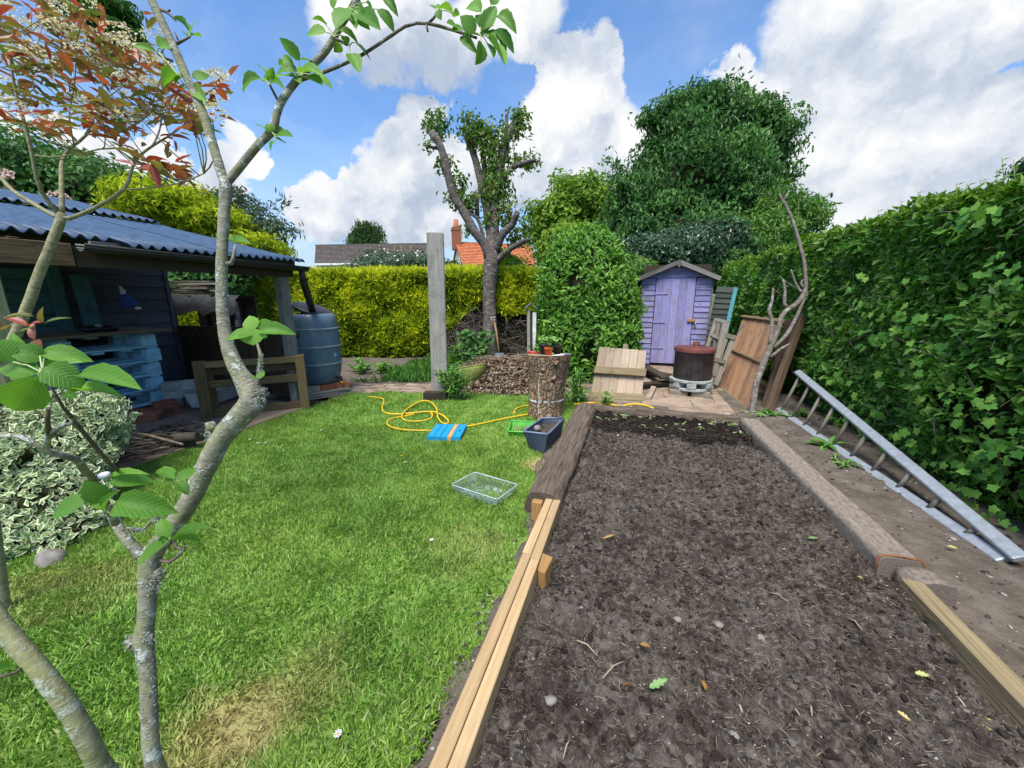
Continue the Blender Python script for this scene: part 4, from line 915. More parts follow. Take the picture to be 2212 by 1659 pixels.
# rust brown board panel
bl, br = G(1553, 836), G(1614, 886); dxp = .52
tl, tr_ = XP(1607, 680, bl.x+dxp), XP(1692, 690, br.x+dxp)
rp, bat, nnr = leaning(tl, tr_, br, bl, 9, 'rust_panel', 'orange brown board panel with mid rail leaning on the hedge', 'rust_panel', 'panel', .018)
bat(.0, .0, .05, .035, 'bottom_rail'); bat(.47, .47, .045, .035, 'mid_rail'); bat(.955, .955, .045, .035, 'top_rail')
MB().box(bl.lerp(tl, .78).lerp(br.lerp(tr_, .78), .07)+nnr*.012, (.015, .06, .2), ry=.35).build('metal_plate', 'galv_metal', rp)
bl, br = G(1634, 884), G(1663, 892); bl.x += .04
tl, tr_ = XP(1697, 692, bl.x+.45), XP(1736, 684, br.x+.45)
bp, bat, nnb = leaning(tl, tr_, br, bl, 3, 'brown_panel', 'dark brown board panel with thick edge behind the dead branch', 'brown_timber', 'panel', .03)
a_, b2 = br, tr_; MB().beam(a_+nnb*.03, b2+nnb*.03, .06, .08, up=nnb).build('edge_post', 'brown_timber', bp)

# dead cherry branch
db = thing('dead_branch', 'bare grey dead branch leaning on the brown panels', 'branch', P(1624, 897, 4.65))
def T(y): return 4.62+(897-y)/475*.45
def vpath(pts, t=None, k=1.0): return [P(x, y, (t if t is not None else T(y))) for x, y, r in pts], [r/FPX*(t if t is not None else T(y))*k*.76 for x, y, r in pts]
def limb(name, pts, parent, mat, t=None, n=9, step=.06, rough=.04, k=1.0):
    p, r = vpath(pts, t, k); p, r = interp(p, r, step); return MB().tube(p, r, n, rough=rough, seed=len(pts)*7+int(pts[0][0])).build(name, mat, parent)
limb('trunk', [(1624, 900, 8.5), (1633, 831, 8.5), (1648, 789, 8.5), (1661, 755, 8), (1680, 715, 7), (1688, 685, 6.5), (1703, 668, 7), (1722, 656, 7), (1735, 637, 6.5), (1741, 622, 5.5), (1740, 594, 4.8), (1738, 570, 4.6), (1733, 547, 4.4), (1725, 518, 4.2), (1715, 485, 4), (1702, 453, 3.8), (1689, 430, 3.5), (1684, 420, 2.8)], db, 'dead_bark', n=12)
for pts in ([(1670, 752, 5), (1699, 723, 5.5), (1718, 690, 5), (1731, 661, 4.5), (1744, 629, 3)], [(1663, 745, 6), (1668, 697, 5), (1661, 671, 5), (1668, 650, 4), (1670, 622, 2.5)], [(1703, 668, 5), (1694, 655, 5), (1696, 630, 4), (1692, 604, 3)],
            [(1664, 772, 5), (1685, 755, 4), (1706, 743, 3)], [(1735, 635, 4), (1720, 615, 3), (1709, 582, 1.6)], [(1722, 625, 2), (1700, 610, 1.6), (1684, 597, 1)], [(1739, 626, 4), (1730, 612, 3), (1734, 604, 2)], [(1692, 434, 3), (1700, 422, 2.5), (1705, 411, 1.8)],
            [(1667, 700, 2), (1655, 712, 1)], [(1694, 640, 1.2), (1675, 628, .8)]): limb('side_branch', pts, db, 'dead_bark')

# ---- ladder, tapered, on its side against the hedge
ld = thing('ladder', 'grey tapered ladder lying on its side along the hedge', 'ladder', (1.95, 4, 0))
l0, l1 = G(1680, 884, .03), G(2168, 1212, .03)
u0 = XP(1722, 803, l0.x+.16); u1 = XP(2206, 1208, l1.x+.03); 
if u1.z < .06: u1.z = .06
MB().beam(l0, l1, .035, .065, up=(1, 0, .6)).build('rail', 'alu_ladder', ld, bevel=.006); MB().beam(u0, u1, .035, .07, up=(1, 0, .6)).build('rail', 'alu_ladder', ld, bevel=.006)
for k in range(10):
    f = .035+k*.098; MB().tube([l0.lerp(l1, f), u0.lerp(u1, f)], .016, 8).build('rung', 'frame_timber', ld)

# ---- lawn clutter
hp = []
def hose(pts, name, label, r=.0095):
    ps = [G(x, y, z) for x, y, z in pts]; p, rr = interp(ps, [r]*len(ps), .03)
    return MB().tube(p, rr, 8).build(name, 'hose_yellow', None, ps[0], label, 'hose')
Z = .035
hose([(797, 857, Z), (818, 859, Z), (829, 864, Z), (826, 883, Z), (837, 893, Z), (869, 894, Z), (927, 889, .06), (950, 894, .06), (966, 905, Z), (968, 914, Z), (956, 914, Z), (946, 901, .07), (942, 881, .09), (927, 867, .08), (908, 867, .06), (883, 881, .05), (869, 896, .06), (872, 906, Z), (888, 910, Z), (912, 909, Z), (931, 903, Z), (933, 894, .05),
      (918, 890, .03), (880, 898, .03), (845, 905, Z), (836, 915, Z), (850, 924, Z), (880, 929, Z), (932, 930, .03), (975, 928, .03), (1010, 921, Z), (1054, 912, Z), (1100, 902, Z), (1144, 894, Z), (1172, 886, Z), (1200, 876, .04)], 'garden_hose', 'yellow garden hose looped on the lawn, running under the blue crate')
h2 = hose([(1112, 888, .03), (1115, 883, .04), (1127, 878, Z), (1144, 875, Z), (1170, 870, Z)], 'hose_end', 'short yellow hose end with connector left of the stump')
MB().tube([G(1110, 894, .03), G(1112, 887, .03)], [.016, .014], 10).build('connector', plain('connector_amber', (.55, .30, .02), .5), h2)
hose([(1240, 873, .05), (1269, 871, .05), (1298, 870, .05), (1330, 876, .05), (1350, 881, .05), (1344, 881, .07), (1353, 875, .08), (1372, 873, .09), (1396, 876, .09), (1412, 883, .08), (1417, 889, .05)], 'hose_loop', 'yellow hose curling over the paving behind the far bed timber', .012)
# blue folded crate
cs = [G(941, 917, .065), G(1008, 918, .065), G(994, 945, .065), G(923, 943, .065)]
ex = ((cs[1]-cs[0])+(cs[2]-cs[3]))/2; ey = ((cs[3]-cs[0])+(cs[2]-cs[1]))/2; cc = sum(cs, Vector())/4; ey = ey-ex*(ey.dot(ex)/ex.length_squared)
fc = thing('folded_crate', 'bright blue folded plastic crate with orange tape on the lawn', 'crate', (cc.x, cc.y, .02))
def pq(u, v, z): return cc+ex*(u-.5)+ey*(v-.5)+Vector((0, 0, z))
def plate(u0, u1, v0, v1, z0, z1): return MB().hexa([pq(u0, v1, z0), pq(u1, v1, z0), pq(u1, v0, z0), pq(u0, v0, z0), pq(u0, v1, z1), pq(u1, v1, z1), pq(u1, v0, z1), pq(u0, v0, z1)])
plate(0, 1, 0, 1, -.045, -.012).build('base', 'blue_crate', fc, bevel=.004)
for i, (u0, u1) in enumerate(((.0, .19), (.2, .39), (.4, .59), (.6, .79))): plate(u0+.004, u1, .01, .99, -.011, .002).build('panel', 'blue_crate', fc, bevel=.002)
plate(.80, .996, .01, .35, -.011, .002).build('panel', 'blue_crate', fc, bevel=.002); plate(.80, .996, .62, .99, -.011, .002).build('panel', 'blue_crate', fc, bevel=.002)
plate(.80, .87, .352, .618, -.011, .0015).build('panel', 'blue_crate', fc); plate(.93, .996, .352, .618, -.011, .0015).build('panel', 'blue_crate', fc)
for v in (.0, 1.0): plate(.0, 1.0, v-.012, v+.012, -.046, .004).build('rim', 'blue_crate', fc)
plate(.615, .73, -.02, 1.02, .003, .006).build('tape', 'orange_tape', fc); plate(.615, .73, 1.013, 1.02, -.046, .004).build('tape', 'orange_tape', fc)
# green seed tray
def tray(name, label, cat, top4, zt, zb, inset, mat, rim_mat, rimr=.008, ribs=0, solid=.004):
    c = [G(x, y, zt) for x, y in top4]; cen = sum(c, Vector())/4
    a1 = ((c[1]-c[0])+(c[2]-c[3]))/2; b1 = ((c[3]-c[0])+(c[2]-c[1]))/2; bis = (a1.normalized()+b1.normalized()).normalized(); oth = (a1.normalized()-b1.normalized()).normalized()
    la, lb = a1.length, b1.length; a1 = (bis+oth).normalized()*la; b1 = (bis-oth).normalized()*lb
    tp = c; bt = [G(x, y, zb) for x, y in inset] if hasattr(inset, '__len__') else [cen+(p-cen)*inset for p in tp]
    for p in bt: p.z = zb
    t = thing(name, label, cat, (cen.x, cen.y, zb)); m = MB(); n = 10
    for i in range(4):      # walls with shallow ribs
        j = (i+1) % 4; b = len(m.v); N_ = 24 if ribs else 1
        for k in range(N_+1):
            f = k/N_; off = (tp[i]+tp[j])/2-cen; off.z = 0; off = off.normalized()*(ribs if (k % 4) in (1, 2) else 0)
            m.v += [bt[i].lerp(bt[j], f)+off*.6, tp[i].lerp(tp[j], f)+off*.3]
        for k in range(N_): m.face((b+2*k, b+2*k+2, b+2*k+3, b+2*k+1), [(0, 0), (1, 0), (1, 1), (0, 1)])
    b = len(m.v); m.v += bt; m.face((b, b+1, b+2, b+3), [(0, 0), (1, 0), (1, 1), (0, 1)])
    m.build('shell', mat, t, solid=solid)
    r = []
    for i in range(4): r += [tp[i].lerp(tp[(i+1) % 4], f) for f in (.04, .5, .96)]
    MB().tube(r+[r[0]], rimr, 6, cap=False).build('rim', rim_mat, t); return t, tp, bt, cen
t, tp, bt, cen = tray('seed_tray', 'bright green seed tray behind the planter on the lawn', 'tray', [(1104, 909), (1158, 911), (1150, 934), (1097, 932)], .075, .015, .86, 'green_plastic', 'green_plastic')
for k in range(9): f = (k+.5)/9; MB().beam(bt[0].lerp(bt[1], f)+Vector((0, 0, .012)), bt[3].lerp(bt[2], f)+Vector((0, 0, .012)), .012, .014).build('rib', 'slab_stone' if k % 2 else 'green_plastic', t)
t, tp, bt, cen = tray('trough_planter', 'slate blue plastic trough planter with soil beside the bed log', 'planter', [(1171, 903), (1219, 903), (1183, 938), (1130, 932)], .20, .015, [(1181, 945), (1209, 951), (1175, 982), (1147, 973)], 'trough_plastic', 'trough_rim', .010, .008, .005)
m = MB(); nn3 = 8
for i in range(nn3+1):
    for j in range(nn3+1):
        q = bt[0].lerp(bt[1], i/nn3).lerp(bt[3].lerp(bt[2], i/nn3), j/nn3); q = q.lerp(tp[0].lerp(tp[1], i/nn3).lerp(tp[3].lerp(tp[2], i/nn3), j/nn3), .72); q.z = .145+.03*mnoise.noise(Vector((i*.7, j*.7, 3)))+.02*(i > 3); m.v.append(q)
for i in range(nn3):
    for j in range(nn3): m.face((i*9+j, (i+1)*9+j, (i+1)*9+j+1, i*9+j+1), [(0, 0)]*4, True)
m.build('compost', 'soil', t)
MB().blob(cen+(tp[3]-cen)*.35+Vector((0, 0, -.01)), (.035, .03, .028), 5, 10, 8, .2).build('pebble', 'pebble', None, cen, 'brown bulb lying on the soil in the planter', 'bulb')
t, tp, bt, cen = tray('clear_tray', 'clear plastic storage tray lying on the lawn', 'tray', [(1026, 1020), (1119, 1047), (1074, 1079), (975, 1047)], .085, .02, .84, 'clear_plastic', 'clear_rim', .004, 0, .002)
for k in range(12): f = (k+.5)/12; MB().beam(bt[0].lerp(bt[3], f)+Vector((0, 0, .004)), bt[1].lerp(bt[2], f)+Vector((0, 0, .004)), .010, .008).build('rib', 'clear_plastic', t)

# ---- on the stump
def pot(c, r, h, mat, name, label, parent=None):
    t = thing(name, label, 'flower pot', c)
    MB().lathe(c, [(.001, 0), (r*.74, 0), (r*.98, h*.82), (r*1.06, h*.82), (r*1.08, h), (r*.98, h), (r*.94, h*.86)], 20).build('pot', mat, t)
    MB().lathe(c+Vector((0, 0, h*.88)), [(.001, 0), (r*.94, 0)], 16).build('compost', 'soil', t); return t
sz = SH+.012; PC = P(1171, 767, 4.33); oz = Vector((0, 0, 0))
p1 = Vector((-.875, 4.19, sz)); p2 = Vector((-.945, 4.28, sz)); p3 = Vector((-.795, 4.29, sz))
pots = [pot(p1, .045, .085, 'pot_orange', 'flower_pot', 'small orange plastic pot with seedling on the stump'), pot(p2, .058, .11, 'black_plastic', 'flower_pot', 'black plastic pot behind on the stump, left of the other black pot'), pot(p3, .05, .10, 'black_plastic', 'flower_pot', 'black plastic pot behind on the stump, right of the orange pot')]
leafmat('seedling_leaf', [(.17, .40, .08), (.26, .50, .14), (.40, .60, .26)], .3, use='obj')
SEED = leafmesh('seedling_leaf', 'seedling_leaf', .2, .25, 4)
plain('stem_pale', (.34, .42, .18), .6)
for p, t, n in ((p1, pots[0], 4), (p2, pots[1], 5), (p3, pots[2], 5)):
    for k in range(3):
        b0 = p+Vector((random.uniform(-.02, .02), random.uniform(-.02, .02), .07)); e0 = b0+Vector((random.uniform(-.03, .03), random.uniform(-.04, .01), random.uniform(.09, .14)))
        MB().tube([b0, e0], .003, 5).build('stem', 'stem_pale', t)
        copies(SEED, [frame(e0, Vector((math.cos(a), math.sin(a), random.uniform(-.1, .3))), Vector((0, 0, 1)), random.uniform(.05, .075), random.uniform(.03, .042)) for a in [random.uniform(0, 6.28) for _ in range(n)]], t, 'leaf')
q = Vector((-1.045, 4.19, sz+.015)); sc_ = thing('secateurs', 'red handled secateurs on the left edge of the stump top', 'secateurs', q)
MB().tube([q+Vector((-.075, .0, .0)), q+Vector((-.02, -.01, .01)), q+Vector((.05, .0, 0))], [.010, .016, .011], 8).build('handle', 'red_handle', sc_)
MB().tube([q+Vector((.05, 0, 0)), q+Vector((.10, .01, .0))], [.010, .004], 6).build('blade', 'black_plastic', sc_)
MB().hexa([(-.855, 4.11, sz), (-.715, 4.14, sz), (-.695, 4.20, sz), (-.815, 4.20, sz), (-.855, 4.11, sz+.004), (-.715, 4.14, sz+.004), (-.695, 4.20, sz+.02), (-.815, 4.20, sz+.004)]).build('seed_packet', 'white_paint', None, (-.77, 4.15, sz), 'pale paper seed packet lying on the stump beside the orange pot', 'packet')
MB().tube([(-.735, 4.22, sz+.01), (-.645, 4.22, sz+.01)], .006, 6).build('pen', plain('pen_blue', (.03, .10, .5), .4), None, (-.7, 4.22, sz), 'blue pen lying on the right of the stump top', 'pen')

# ---- fork handle against the cherry, lamp post, bag, heap
sh_ = thing('spade', 'old garden spade with wooden handle leaning on the cherry trunk', 'spade', P(1075, 755, 8.0))
MB().tube([P(1078, 760, 7.9), P(1072, 715, 8.0), P(1068, 696, 8.05)], [.022, .02, .02], 8).build('shaft', plain('spade_shaft', (.30, .17, .08), .7), sh_)
MB().tube([P(1058.5, 687.5, 8.04), P(1071, 686, 8.04)], .022, 8).build('grip', 'panel_timber', sh_)
for x in (1060, 1069): MB().tube([P(x, 687.5, 8.04), P(1066.5, 697, 8.04)], .012, 6).build('yoke', 'galv_metal', sh_)
MB().box(P(1079, 775, 7.85), (.18, .02, .24), .3, -.1).build('blade', 'galv_metal', sh_)
lp = thing('lantern_post', 'thin grey post with slate coloured solar roof beside the laurel', 'post', G(1143, 812))
lq = G(1143, 812); LT = 6.5
a_, b2 = P(1142, 668, LT), P(1143, 790, LT); MB().beam(b2, a_, .05, .04, up=(0, -1, 0)).build('post', 'frame_timber', lp)
a_, b2 = P(1147, 672, LT+.05), P(1148, 790, LT+.05); MB().beam(b2, a_, .03, .03, up=(0, -1, 0)).build('post', 'dark_timber', lp)
for sgn in (-1, 1): c = P(1147+sgn*7.5, 661, LT); MB().box(c, (.12, .16, .012), .3, 0, sgn*.75).build('roof_panel', 'slate_solar', lp)
MB().box(P(1154, 720, LT+.08), (.06, .02, .7), .3).build('back_board', 'white_paint', lp)
# olive bag: an open sagging sack
bc = P(1000, 818, 5.9); bg = thing('garden_sack', 'olive green garden sack slumped behind the grey post', 'sack', (bc.x, bc.y, 0))
m = MB(); nA, nB = 18, 8
for i in range(nB+1):
    f = i/nB
    for j in range(nA):
        a = 6.283*j/nA; r = .19*(1.0+.25*math.sin(f*3.0))*(1+.16*mnoise.noise(Vector((math.cos(a)*1.5, math.sin(a)*1.5, f*2)))); h = .34*f+.06*math.cos(a+.4)*f
        m.v.append(Vector((bc.x+math.cos(a)*r*1.25+.10*f, bc.y+math.sin(a)*r*.8, h)))
for i in range(nB):
    for j in range(nA): q = (j+1) % nA; m.face((i*nA+j, i*nA+q, (i+1)*nA+q, (i+1)*nA+j), [(j/nA, i/nB)]*4, True)
m.build('sack_body', 'olive_bag', bg, solid=.006)
top_ = [m.v[nB*nA+j] for j in range(nA)]; MB().tube(top_+[top_[0]], .010, 6, cap=False).build('hem', plain('hem_olive', (.25, .25, .07), .7), bg)
# brush heap
HC = P(1095, 815, 6.3); HC.z = 0
def heap_z(x, y):
    u, v = (x-HC.x)/1.0, (y-HC.y)/.85; return .34*max(0, 1-(u*u+v*v))**.8
bh_ = thing('brush_heap', 'heap of dead leaves, prunings and twigs under the cherry', 'heap', HC)
n = 5200; th_ = RNG.uniform(0, 6.283, n); rr_ = np.sqrt(RNG.uniform(0, 1.05, n)); px_ = HC.x+np.cos(th_)*rr_*1.02; py_ = HC.y+np.sin(th_)*rr_*.88
pz_ = np.array([heap_z(a, b) for a, b in zip(px_, py_)])+RNG.uniform(.0, .04, n)+.02
leafmat('litter', [(.10, .062, .036), (.20, .13, .08), (.30, .215, .145), (.42, .34, .25)], .05, .9, .1)
v, f = leaves_np(np.stack([px_, py_, pz_], 1), unit(rv(n)*np.array([1, 1, .35])), unit(rv(n, .6)+np.array([0, 0, 1.])), RNG.uniform(.05, .11, n), RNG.uniform(.02, .05, n), .3, .2)
npmesh('leaf_litter', v, f, 'litter', bh_, rnd=np.repeat(RNG.uniform(0, 1, n), 4), kind='stuff')
hm = MB(); nh = 26
for i in range(nh+1):
    for j in range(nh+1): x, y = HC.x-1.1+2.2*i/nh, HC.y-.95+1.9*j/nh; hm.v.append(Vector((x, y, heap_z(x, y)+.01+.03*mnoise.noise(Vector((x*6, y*6, 1))))))
for i in range(nh):
    for j in range(nh): q = (i*(nh+1)+j, (i+1)*(nh+1)+j, (i+1)*(nh+1)+j+1, i*(nh+1)+j+1); hm.face(q, [(0, 0)]*4, True)
hm.build('mound', 'dry_earth', bh_)
for k in range(70):
    x, y = HC.x+random.gauss(0, .48), HC.y+random.gauss(-.1, .38); z = heap_z(x, y)+random.uniform(.02, .09); a = random.uniform(-.7, .7)+(math.pi/2 if random.random() < .3 else 0); L = random.uniform(.2, .6); dd = Vector((math.cos(a), math.sin(a), random.uniform(-.25, .25)))*L/2
    c = Vector((x, y, z)); r = random.uniform(.004, .011); MB().tube([c-dd, c+Vector((random.uniform(-.04, .04), random.uniform(-.04, .04), random.uniform(0, .05))), c+dd], [r, r*.8, r*.5], 5).build('twig', 'twig' if k % 3 else 'frame_timber', bh_)
a_, b2 = P(1066, 785, 6.9), P(1140, 770, 6.5); MB().tube(interp([a_, a_.lerp(b2, .5)+Vector((0, 0, .02)), b2], [.05, .062, .058], .08)[0], .058, 12, rough=.07).build('log', 'weathered_log', None, a_, 'rough weathered log lying on top of the brush heap', 'log')
# stone by the variegated shrub
q = G(112, 1216); MB().blob(q+Vector((0, 0, .025)), (.08, .06, .05), 8, 14, 10, .18).build('stone', 'pebble', None, q, 'pale rounded stone on the lawn below the variegated shrub', 'stone')

# ================================================================ VEGETATION
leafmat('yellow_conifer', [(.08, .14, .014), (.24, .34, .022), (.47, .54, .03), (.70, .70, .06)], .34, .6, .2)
leafmat('privet', [(.05, .15, .022), (.10, .265, .038), (.16, .35, .055), (.25, .46, .085)], .35, .45, .4)
leafmat('privet_top', [(.06, .15, .015), (.12, .25, .025), (.21, .33, .04)], .35, .5, .35)
leafmat('ivy', [(.055, .17, .026), (.10, .275, .04), (.16, .36, .055), (.26, .48, .08)], .35, .5, .3, use='obj')
leafmat('laurel', [(.04, .12, .014), (.085, .22, .024), (.14, .31, .034), (.23, .41, .06)], .28, .42, .3)
leafmat('laurel_obj', [(.07, .18, .02), (.12, .28, .03), (.22, .40, .05)], .28, .42, .3, use='obj')
leafmat('big_tree', [(.022, .075, .02), (.05, .145, .034), (.095, .22, .05), (.15, .29, .075)], .2, .5, .3)
leafmat('holly', [(.018, .05, .02), (.035, .085, .033), (.075, .135, .06)], .1, .35, .5)
leafmat('oak', [(.085, .165, .016), (.165, .29, .028), (.27, .40, .05)], .35, .55, .25)
leafmat('lime_shrub', [(.05, .14, .02), (.10, .22, .035), (.17, .30, .05)], .3, .5, .3)
leafmat('lilac_leaf', [(.035, .10, .025), (.07, .18, .04), (.13, .26, .06)], .3, .5, .3)
leafmat('grey_leaf', [(.05, .09, .05), (.09, .14, .08), (.16, .21, .13)], .2, .6, .25)
leafmat('birch', [(.04, .085, .03), (.075, .14, .045), (.12, .19, .07)], .3, .6, .2)
leafmat('cherry_leaf', [(.045, .105, .018), (.09, .18, .026), (.15, .26, .04), (.22, .17, .07)], .3, .45, .35)
leafmat('weed', [(.05, .15, .02), (.09, .24, .035), (.17, .35, .06)], .3, .55, .25)
leafmat('weed_obj', [(.05, .16, .02), (.09, .25, .035), (.17, .36, .06)], .3, .55, .25, use='obj')
leafmat('apple_leaf', [(.085, .215, .028), (.13, .30, .036), (.20, .39, .055)], .40, .45, .35, use='obj', vein=.2)
leafmat('photinia_leaf', [(.34, .045, .04), (.36, .085, .06), (.28, .12, .065), (.21, .18, .06), (.12, .17, .045)], .35, .4, .4, use='obj')
leafmat('photinia_stuff', [(.34, .045, .04), (.36, .085, .06), (.28, .12, .065), (.21, .18, .06), (.12, .17, .045)], .35, .4, .4)
leafmat('photinia_flower', [(.56, .46, .40), (.72, .64, .56), (.82, .79, .72)], .3, .8, .1)
leafmat('pink_flower', [(.46, .30, .26), (.58, .42, .36), (.62, .50, .48)], .2, .8, .1)
leafmat('white_flower', [(.6, .6, .56), (.8, .8, .76)], .2, .8, .1)
def varieg(name, use):
    m, k, b, o = base_mat(name, .45, .35); uv = uvm(k); sp = k.new('ShaderNodeSeparateXYZ'); k.put(sp.inputs[0], uv)
    e = k.math('SUBTRACT', 1.0, k.math('MULTIPLY', k.math('MINIMUM', sp.outputs[0], sp.outputs[1]), 2.0))
    if use == 'attr': a = k.new('ShaderNodeAttribute'); a.attribute_name = 'rnd'; f = a.outputs['Fac']
    else: f = orand(k)
    green = k.ramp(f, [(0, (.10, .20, .055)), (.5, (.17, .30, .085)), (1, (.28, .40, .15))]); cream = k.ramp(f, [(0, (.64, .68, .42)), (1, (.78, .80, .55))])
    c = k.mix(k.rng(k.math('ADD', e, k.math('MULTIPLY', k.math('SUBTRACT', k.noise(wpos(k), 60, 3), .5), .35)), .60, .78), green, cream); k.put(b.inputs['Base Color'], c)
    t = k.new('ShaderNodeBsdfTranslucent'); k.put(t.inputs[0], c); mx_ = k.new('ShaderNodeMixShader'); mx_.inputs[0].default_value = .25
    k.l.new(b.outputs[0], mx_.inputs[1]); k.l.new(t.outputs[0], mx_.inputs[2]); k.l.new(mx_.outputs[0], o.inputs[0])
varieg('varieg_stuff', 'attr'); varieg('varieg_leaf', 'obj')
plain('core_shade', (.030, .034, .014), .95, .05, 0, .5, 20, 1)  # near-black tone paints in the shade deep inside hedges and crowns
V3 = np.array
def ell(px, py, rx, ry, t, rd=None):
    c = P(px, py, t); return (V3(c), V3([rx/FPX*t, (rd if rd is not None else rx)/FPX*t, ry/FPX*t]))
def clump_points(ells, n_clump, cr, n, shell=.55, flat=.8):
    """points in clumps scattered over the outer part of a union of ellipsoids -> pos, outward normal"""
    vol = V3([e[1][0]*e[1][2] for e in ells]); ch = RNG.choice(len(ells), n_clump, p=vol/vol.sum())
    d = unit(rv(n_clump)); r = RNG.uniform(shell, 1.0, n_clump)[:, None]
    C = V3([e[0] for e in ells])[ch] + d*V3([e[1] for e in ells])[ch]*r
    k = RNG.integers(0, n_clump, n); q = unit(rv(n)); rad = cr*RNG.uniform(.6, 1.3, n_clump)[k]*RNG.uniform(.55, 1.05, n)
    pos = C[k]+q*rad[:, None]*V3([1, 1, flat]); nr = unit(q*.75+d[k]*.6+V3([0, 0, .25])); crnd = RNG.uniform(-.25, .25, n_clump)[k]
    return pos, nr, crnd
def foliage(parent, name, pos, nr, L, W, mat, droop=.15, updir=.0, jitter=.55, crnd=0, kind='stuff', fold=.18, uv=False, bias=0, six=False):
    n = len(pos); d = unit(np.cross(nr, rv(n))+V3([0, 0, updir])+nr*.35); nrm = unit(nr+rv(n, jitter*.5))
    l = L*RNG.uniform(.65, 1.25, n); v, f = (leaves6_np if six else leaves_np)(pos, d, nrm, l, W/L*l, fold, droop)
    rnd = np.clip(RNG.uniform(0, 1, n)*.65+.18+crnd+bias, 0, 1)
    UV = np.tile(V3([[1, 0], [0, 0], [0, 1], [1, 0], [0, 1], [0, 0]], dtype=float), (n, 1)) if uv else None
    return npmesh(name, v, f, mat, parent, rnd=np.repeat(rnd, 6 if six else 4), kind=kind, uv=UV)
def core(parent, ells, k=.72, mat='core_shade', name='shaded_core', amp=.25):  # solid dark lumps behind the leaves, interior shade put into their colour
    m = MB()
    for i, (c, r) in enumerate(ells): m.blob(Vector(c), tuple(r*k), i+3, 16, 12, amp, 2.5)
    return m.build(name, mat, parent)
def tree(name, label, ells, n_clump, cr, n, L, W, mat, trunk=None, coren=.6, cat='tree', group=None, droop=.2, updir=-.1, loc=None, flat=.75, shell=.55, core_mat='core_shade'):
    c0 = ells[0][0]; t = thing(name, label, cat, (float(c0[0]), float(c0[1]), 0), group)
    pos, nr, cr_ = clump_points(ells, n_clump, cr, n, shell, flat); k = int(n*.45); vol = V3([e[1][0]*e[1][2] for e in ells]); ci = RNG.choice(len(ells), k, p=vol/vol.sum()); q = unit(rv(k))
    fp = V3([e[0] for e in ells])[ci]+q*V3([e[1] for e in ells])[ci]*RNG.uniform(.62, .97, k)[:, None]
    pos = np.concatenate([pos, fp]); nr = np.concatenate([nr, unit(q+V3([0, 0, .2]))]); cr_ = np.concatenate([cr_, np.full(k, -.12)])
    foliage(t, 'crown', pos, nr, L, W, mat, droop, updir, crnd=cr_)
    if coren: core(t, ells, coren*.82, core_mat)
    if trunk: 
        a, r = trunk; b_ = Vector(c0); a = Vector((b_.x, b_.y, 0)) if a is None else a
        MB().tube([a-Vector((0, 0, .2)), a.lerp(b_, .5)+Vector((r*.5, 0, 0)), b_+Vector((0, 0, float(ells[0][1][2])*.5))], [r*1.2, r, r*.5], 10, rough=.06).build('trunk', 'dark_bark', t)
    return t

# ---- golden conifer hedge across the back
yh = thing('golden_hedge', 'clipped golden yellow conifer hedge across the back left', 'hedge', P(800, 790, 8.3))
HA, HB = P(230, 790, 8.7), P(1185, 790, 9.0); HA.z = HB.z = 0
hd = (HB-HA).normalized(); hn = Vector((hd.y, -hd.x, 0)); HLn = (HB-HA).length; HT = 1.86
def hedge_pts(n, A, d, nrm, L, H, bulge=.12, top=.25, thick=.9, seed=0):
    s = RNG.uniform(0, L, n); z = RNG.uniform(0, H, n); istop = RNG.uniform(0, 1, n) < top
    dep = np.where(istop, RNG.uniform(0, thick, n), 0); z = np.where(istop, H, z)
    b = fbm(np.stack([s*1.1, z*1.3, np.full(n, seed*3.3)], 1), 1.4, 3, seed)-.5; b2 = fbm(np.stack([s, dep*1.5, z], 1), 2.6, 3, seed+5)-.5
    off = b*bulge*2+b2*bulge
    inn = RNG.exponential(.05, n)
    pos = V3(A)+s[:, None]*V3(d)+np.where(istop, -dep, off-inn)[:, None]*V3(nrm); pos[:, 2] = np.where(istop, H+off*.9-inn*.6, z)
    nr = np.where(istop[:, None], V3([0, 0, 1.])+V3(nrm)*.2, V3(nrm)+V3([0, 0, .15])); cl = fbm(pos, 3.0, 3, seed+9)-.5
    return pos, unit(nr+rv(n, .35)), s, z, istop, cl
def todepth(pos):   # pixel coordinates on the 2212 grid
    d = pos-V3(CAMP); c, s = math.cos(YAW), math.sin(YAW); X = d[:, 0]*c+d[:, 1]*s; Y = -d[:, 0]*s+d[:, 1]*c; Zc = d[:, 2]
    dp = Y*math.cos(PITCH)-Zc*math.sin(PITCH); up_ = Y*math.sin(PITCH)+Zc*math.cos(PITCH); return 1106+FPX*X/dp, 829.5-FPX*up_/dp, dp
pos, nr, s, z, it, cl = hedge_pts(76000, HA, hd, hn, HLn, HT, .16, .28, .9, 2)
px_, py_, dp_ = todepth(pos)
bare = ((px_ > 960) & (px_ < 1060) & (py_ > 645+(1050-px_)*.85) & ~it) | ((px_ >= 1060) & (py_ > 682) & ~it)
hole = (fbm(pos, 1.7, 2, 31) > .64) & (z < 1.2) & ~it
keep = ~bare & ~(hole & (RNG.uniform(0, 1, len(pos)) < .7)); pos, nr, z, it, cl = pos[keep], nr[keep], z[keep], it[keep], cl[keep]
n = len(pos); dd_ = unit(nr*.8+V3([0, 0, .6])+rv(n, .55)); l = .15*RNG.uniform(.6, 1.35, n)
v, f = leaves_np(pos, dd_, unit(nr+rv(n, .5)), l, l*.25, .2, .18)
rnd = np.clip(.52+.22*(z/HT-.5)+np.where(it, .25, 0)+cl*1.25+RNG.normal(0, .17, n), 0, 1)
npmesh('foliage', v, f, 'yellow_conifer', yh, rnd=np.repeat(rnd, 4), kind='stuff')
m = MB(); cN = 40
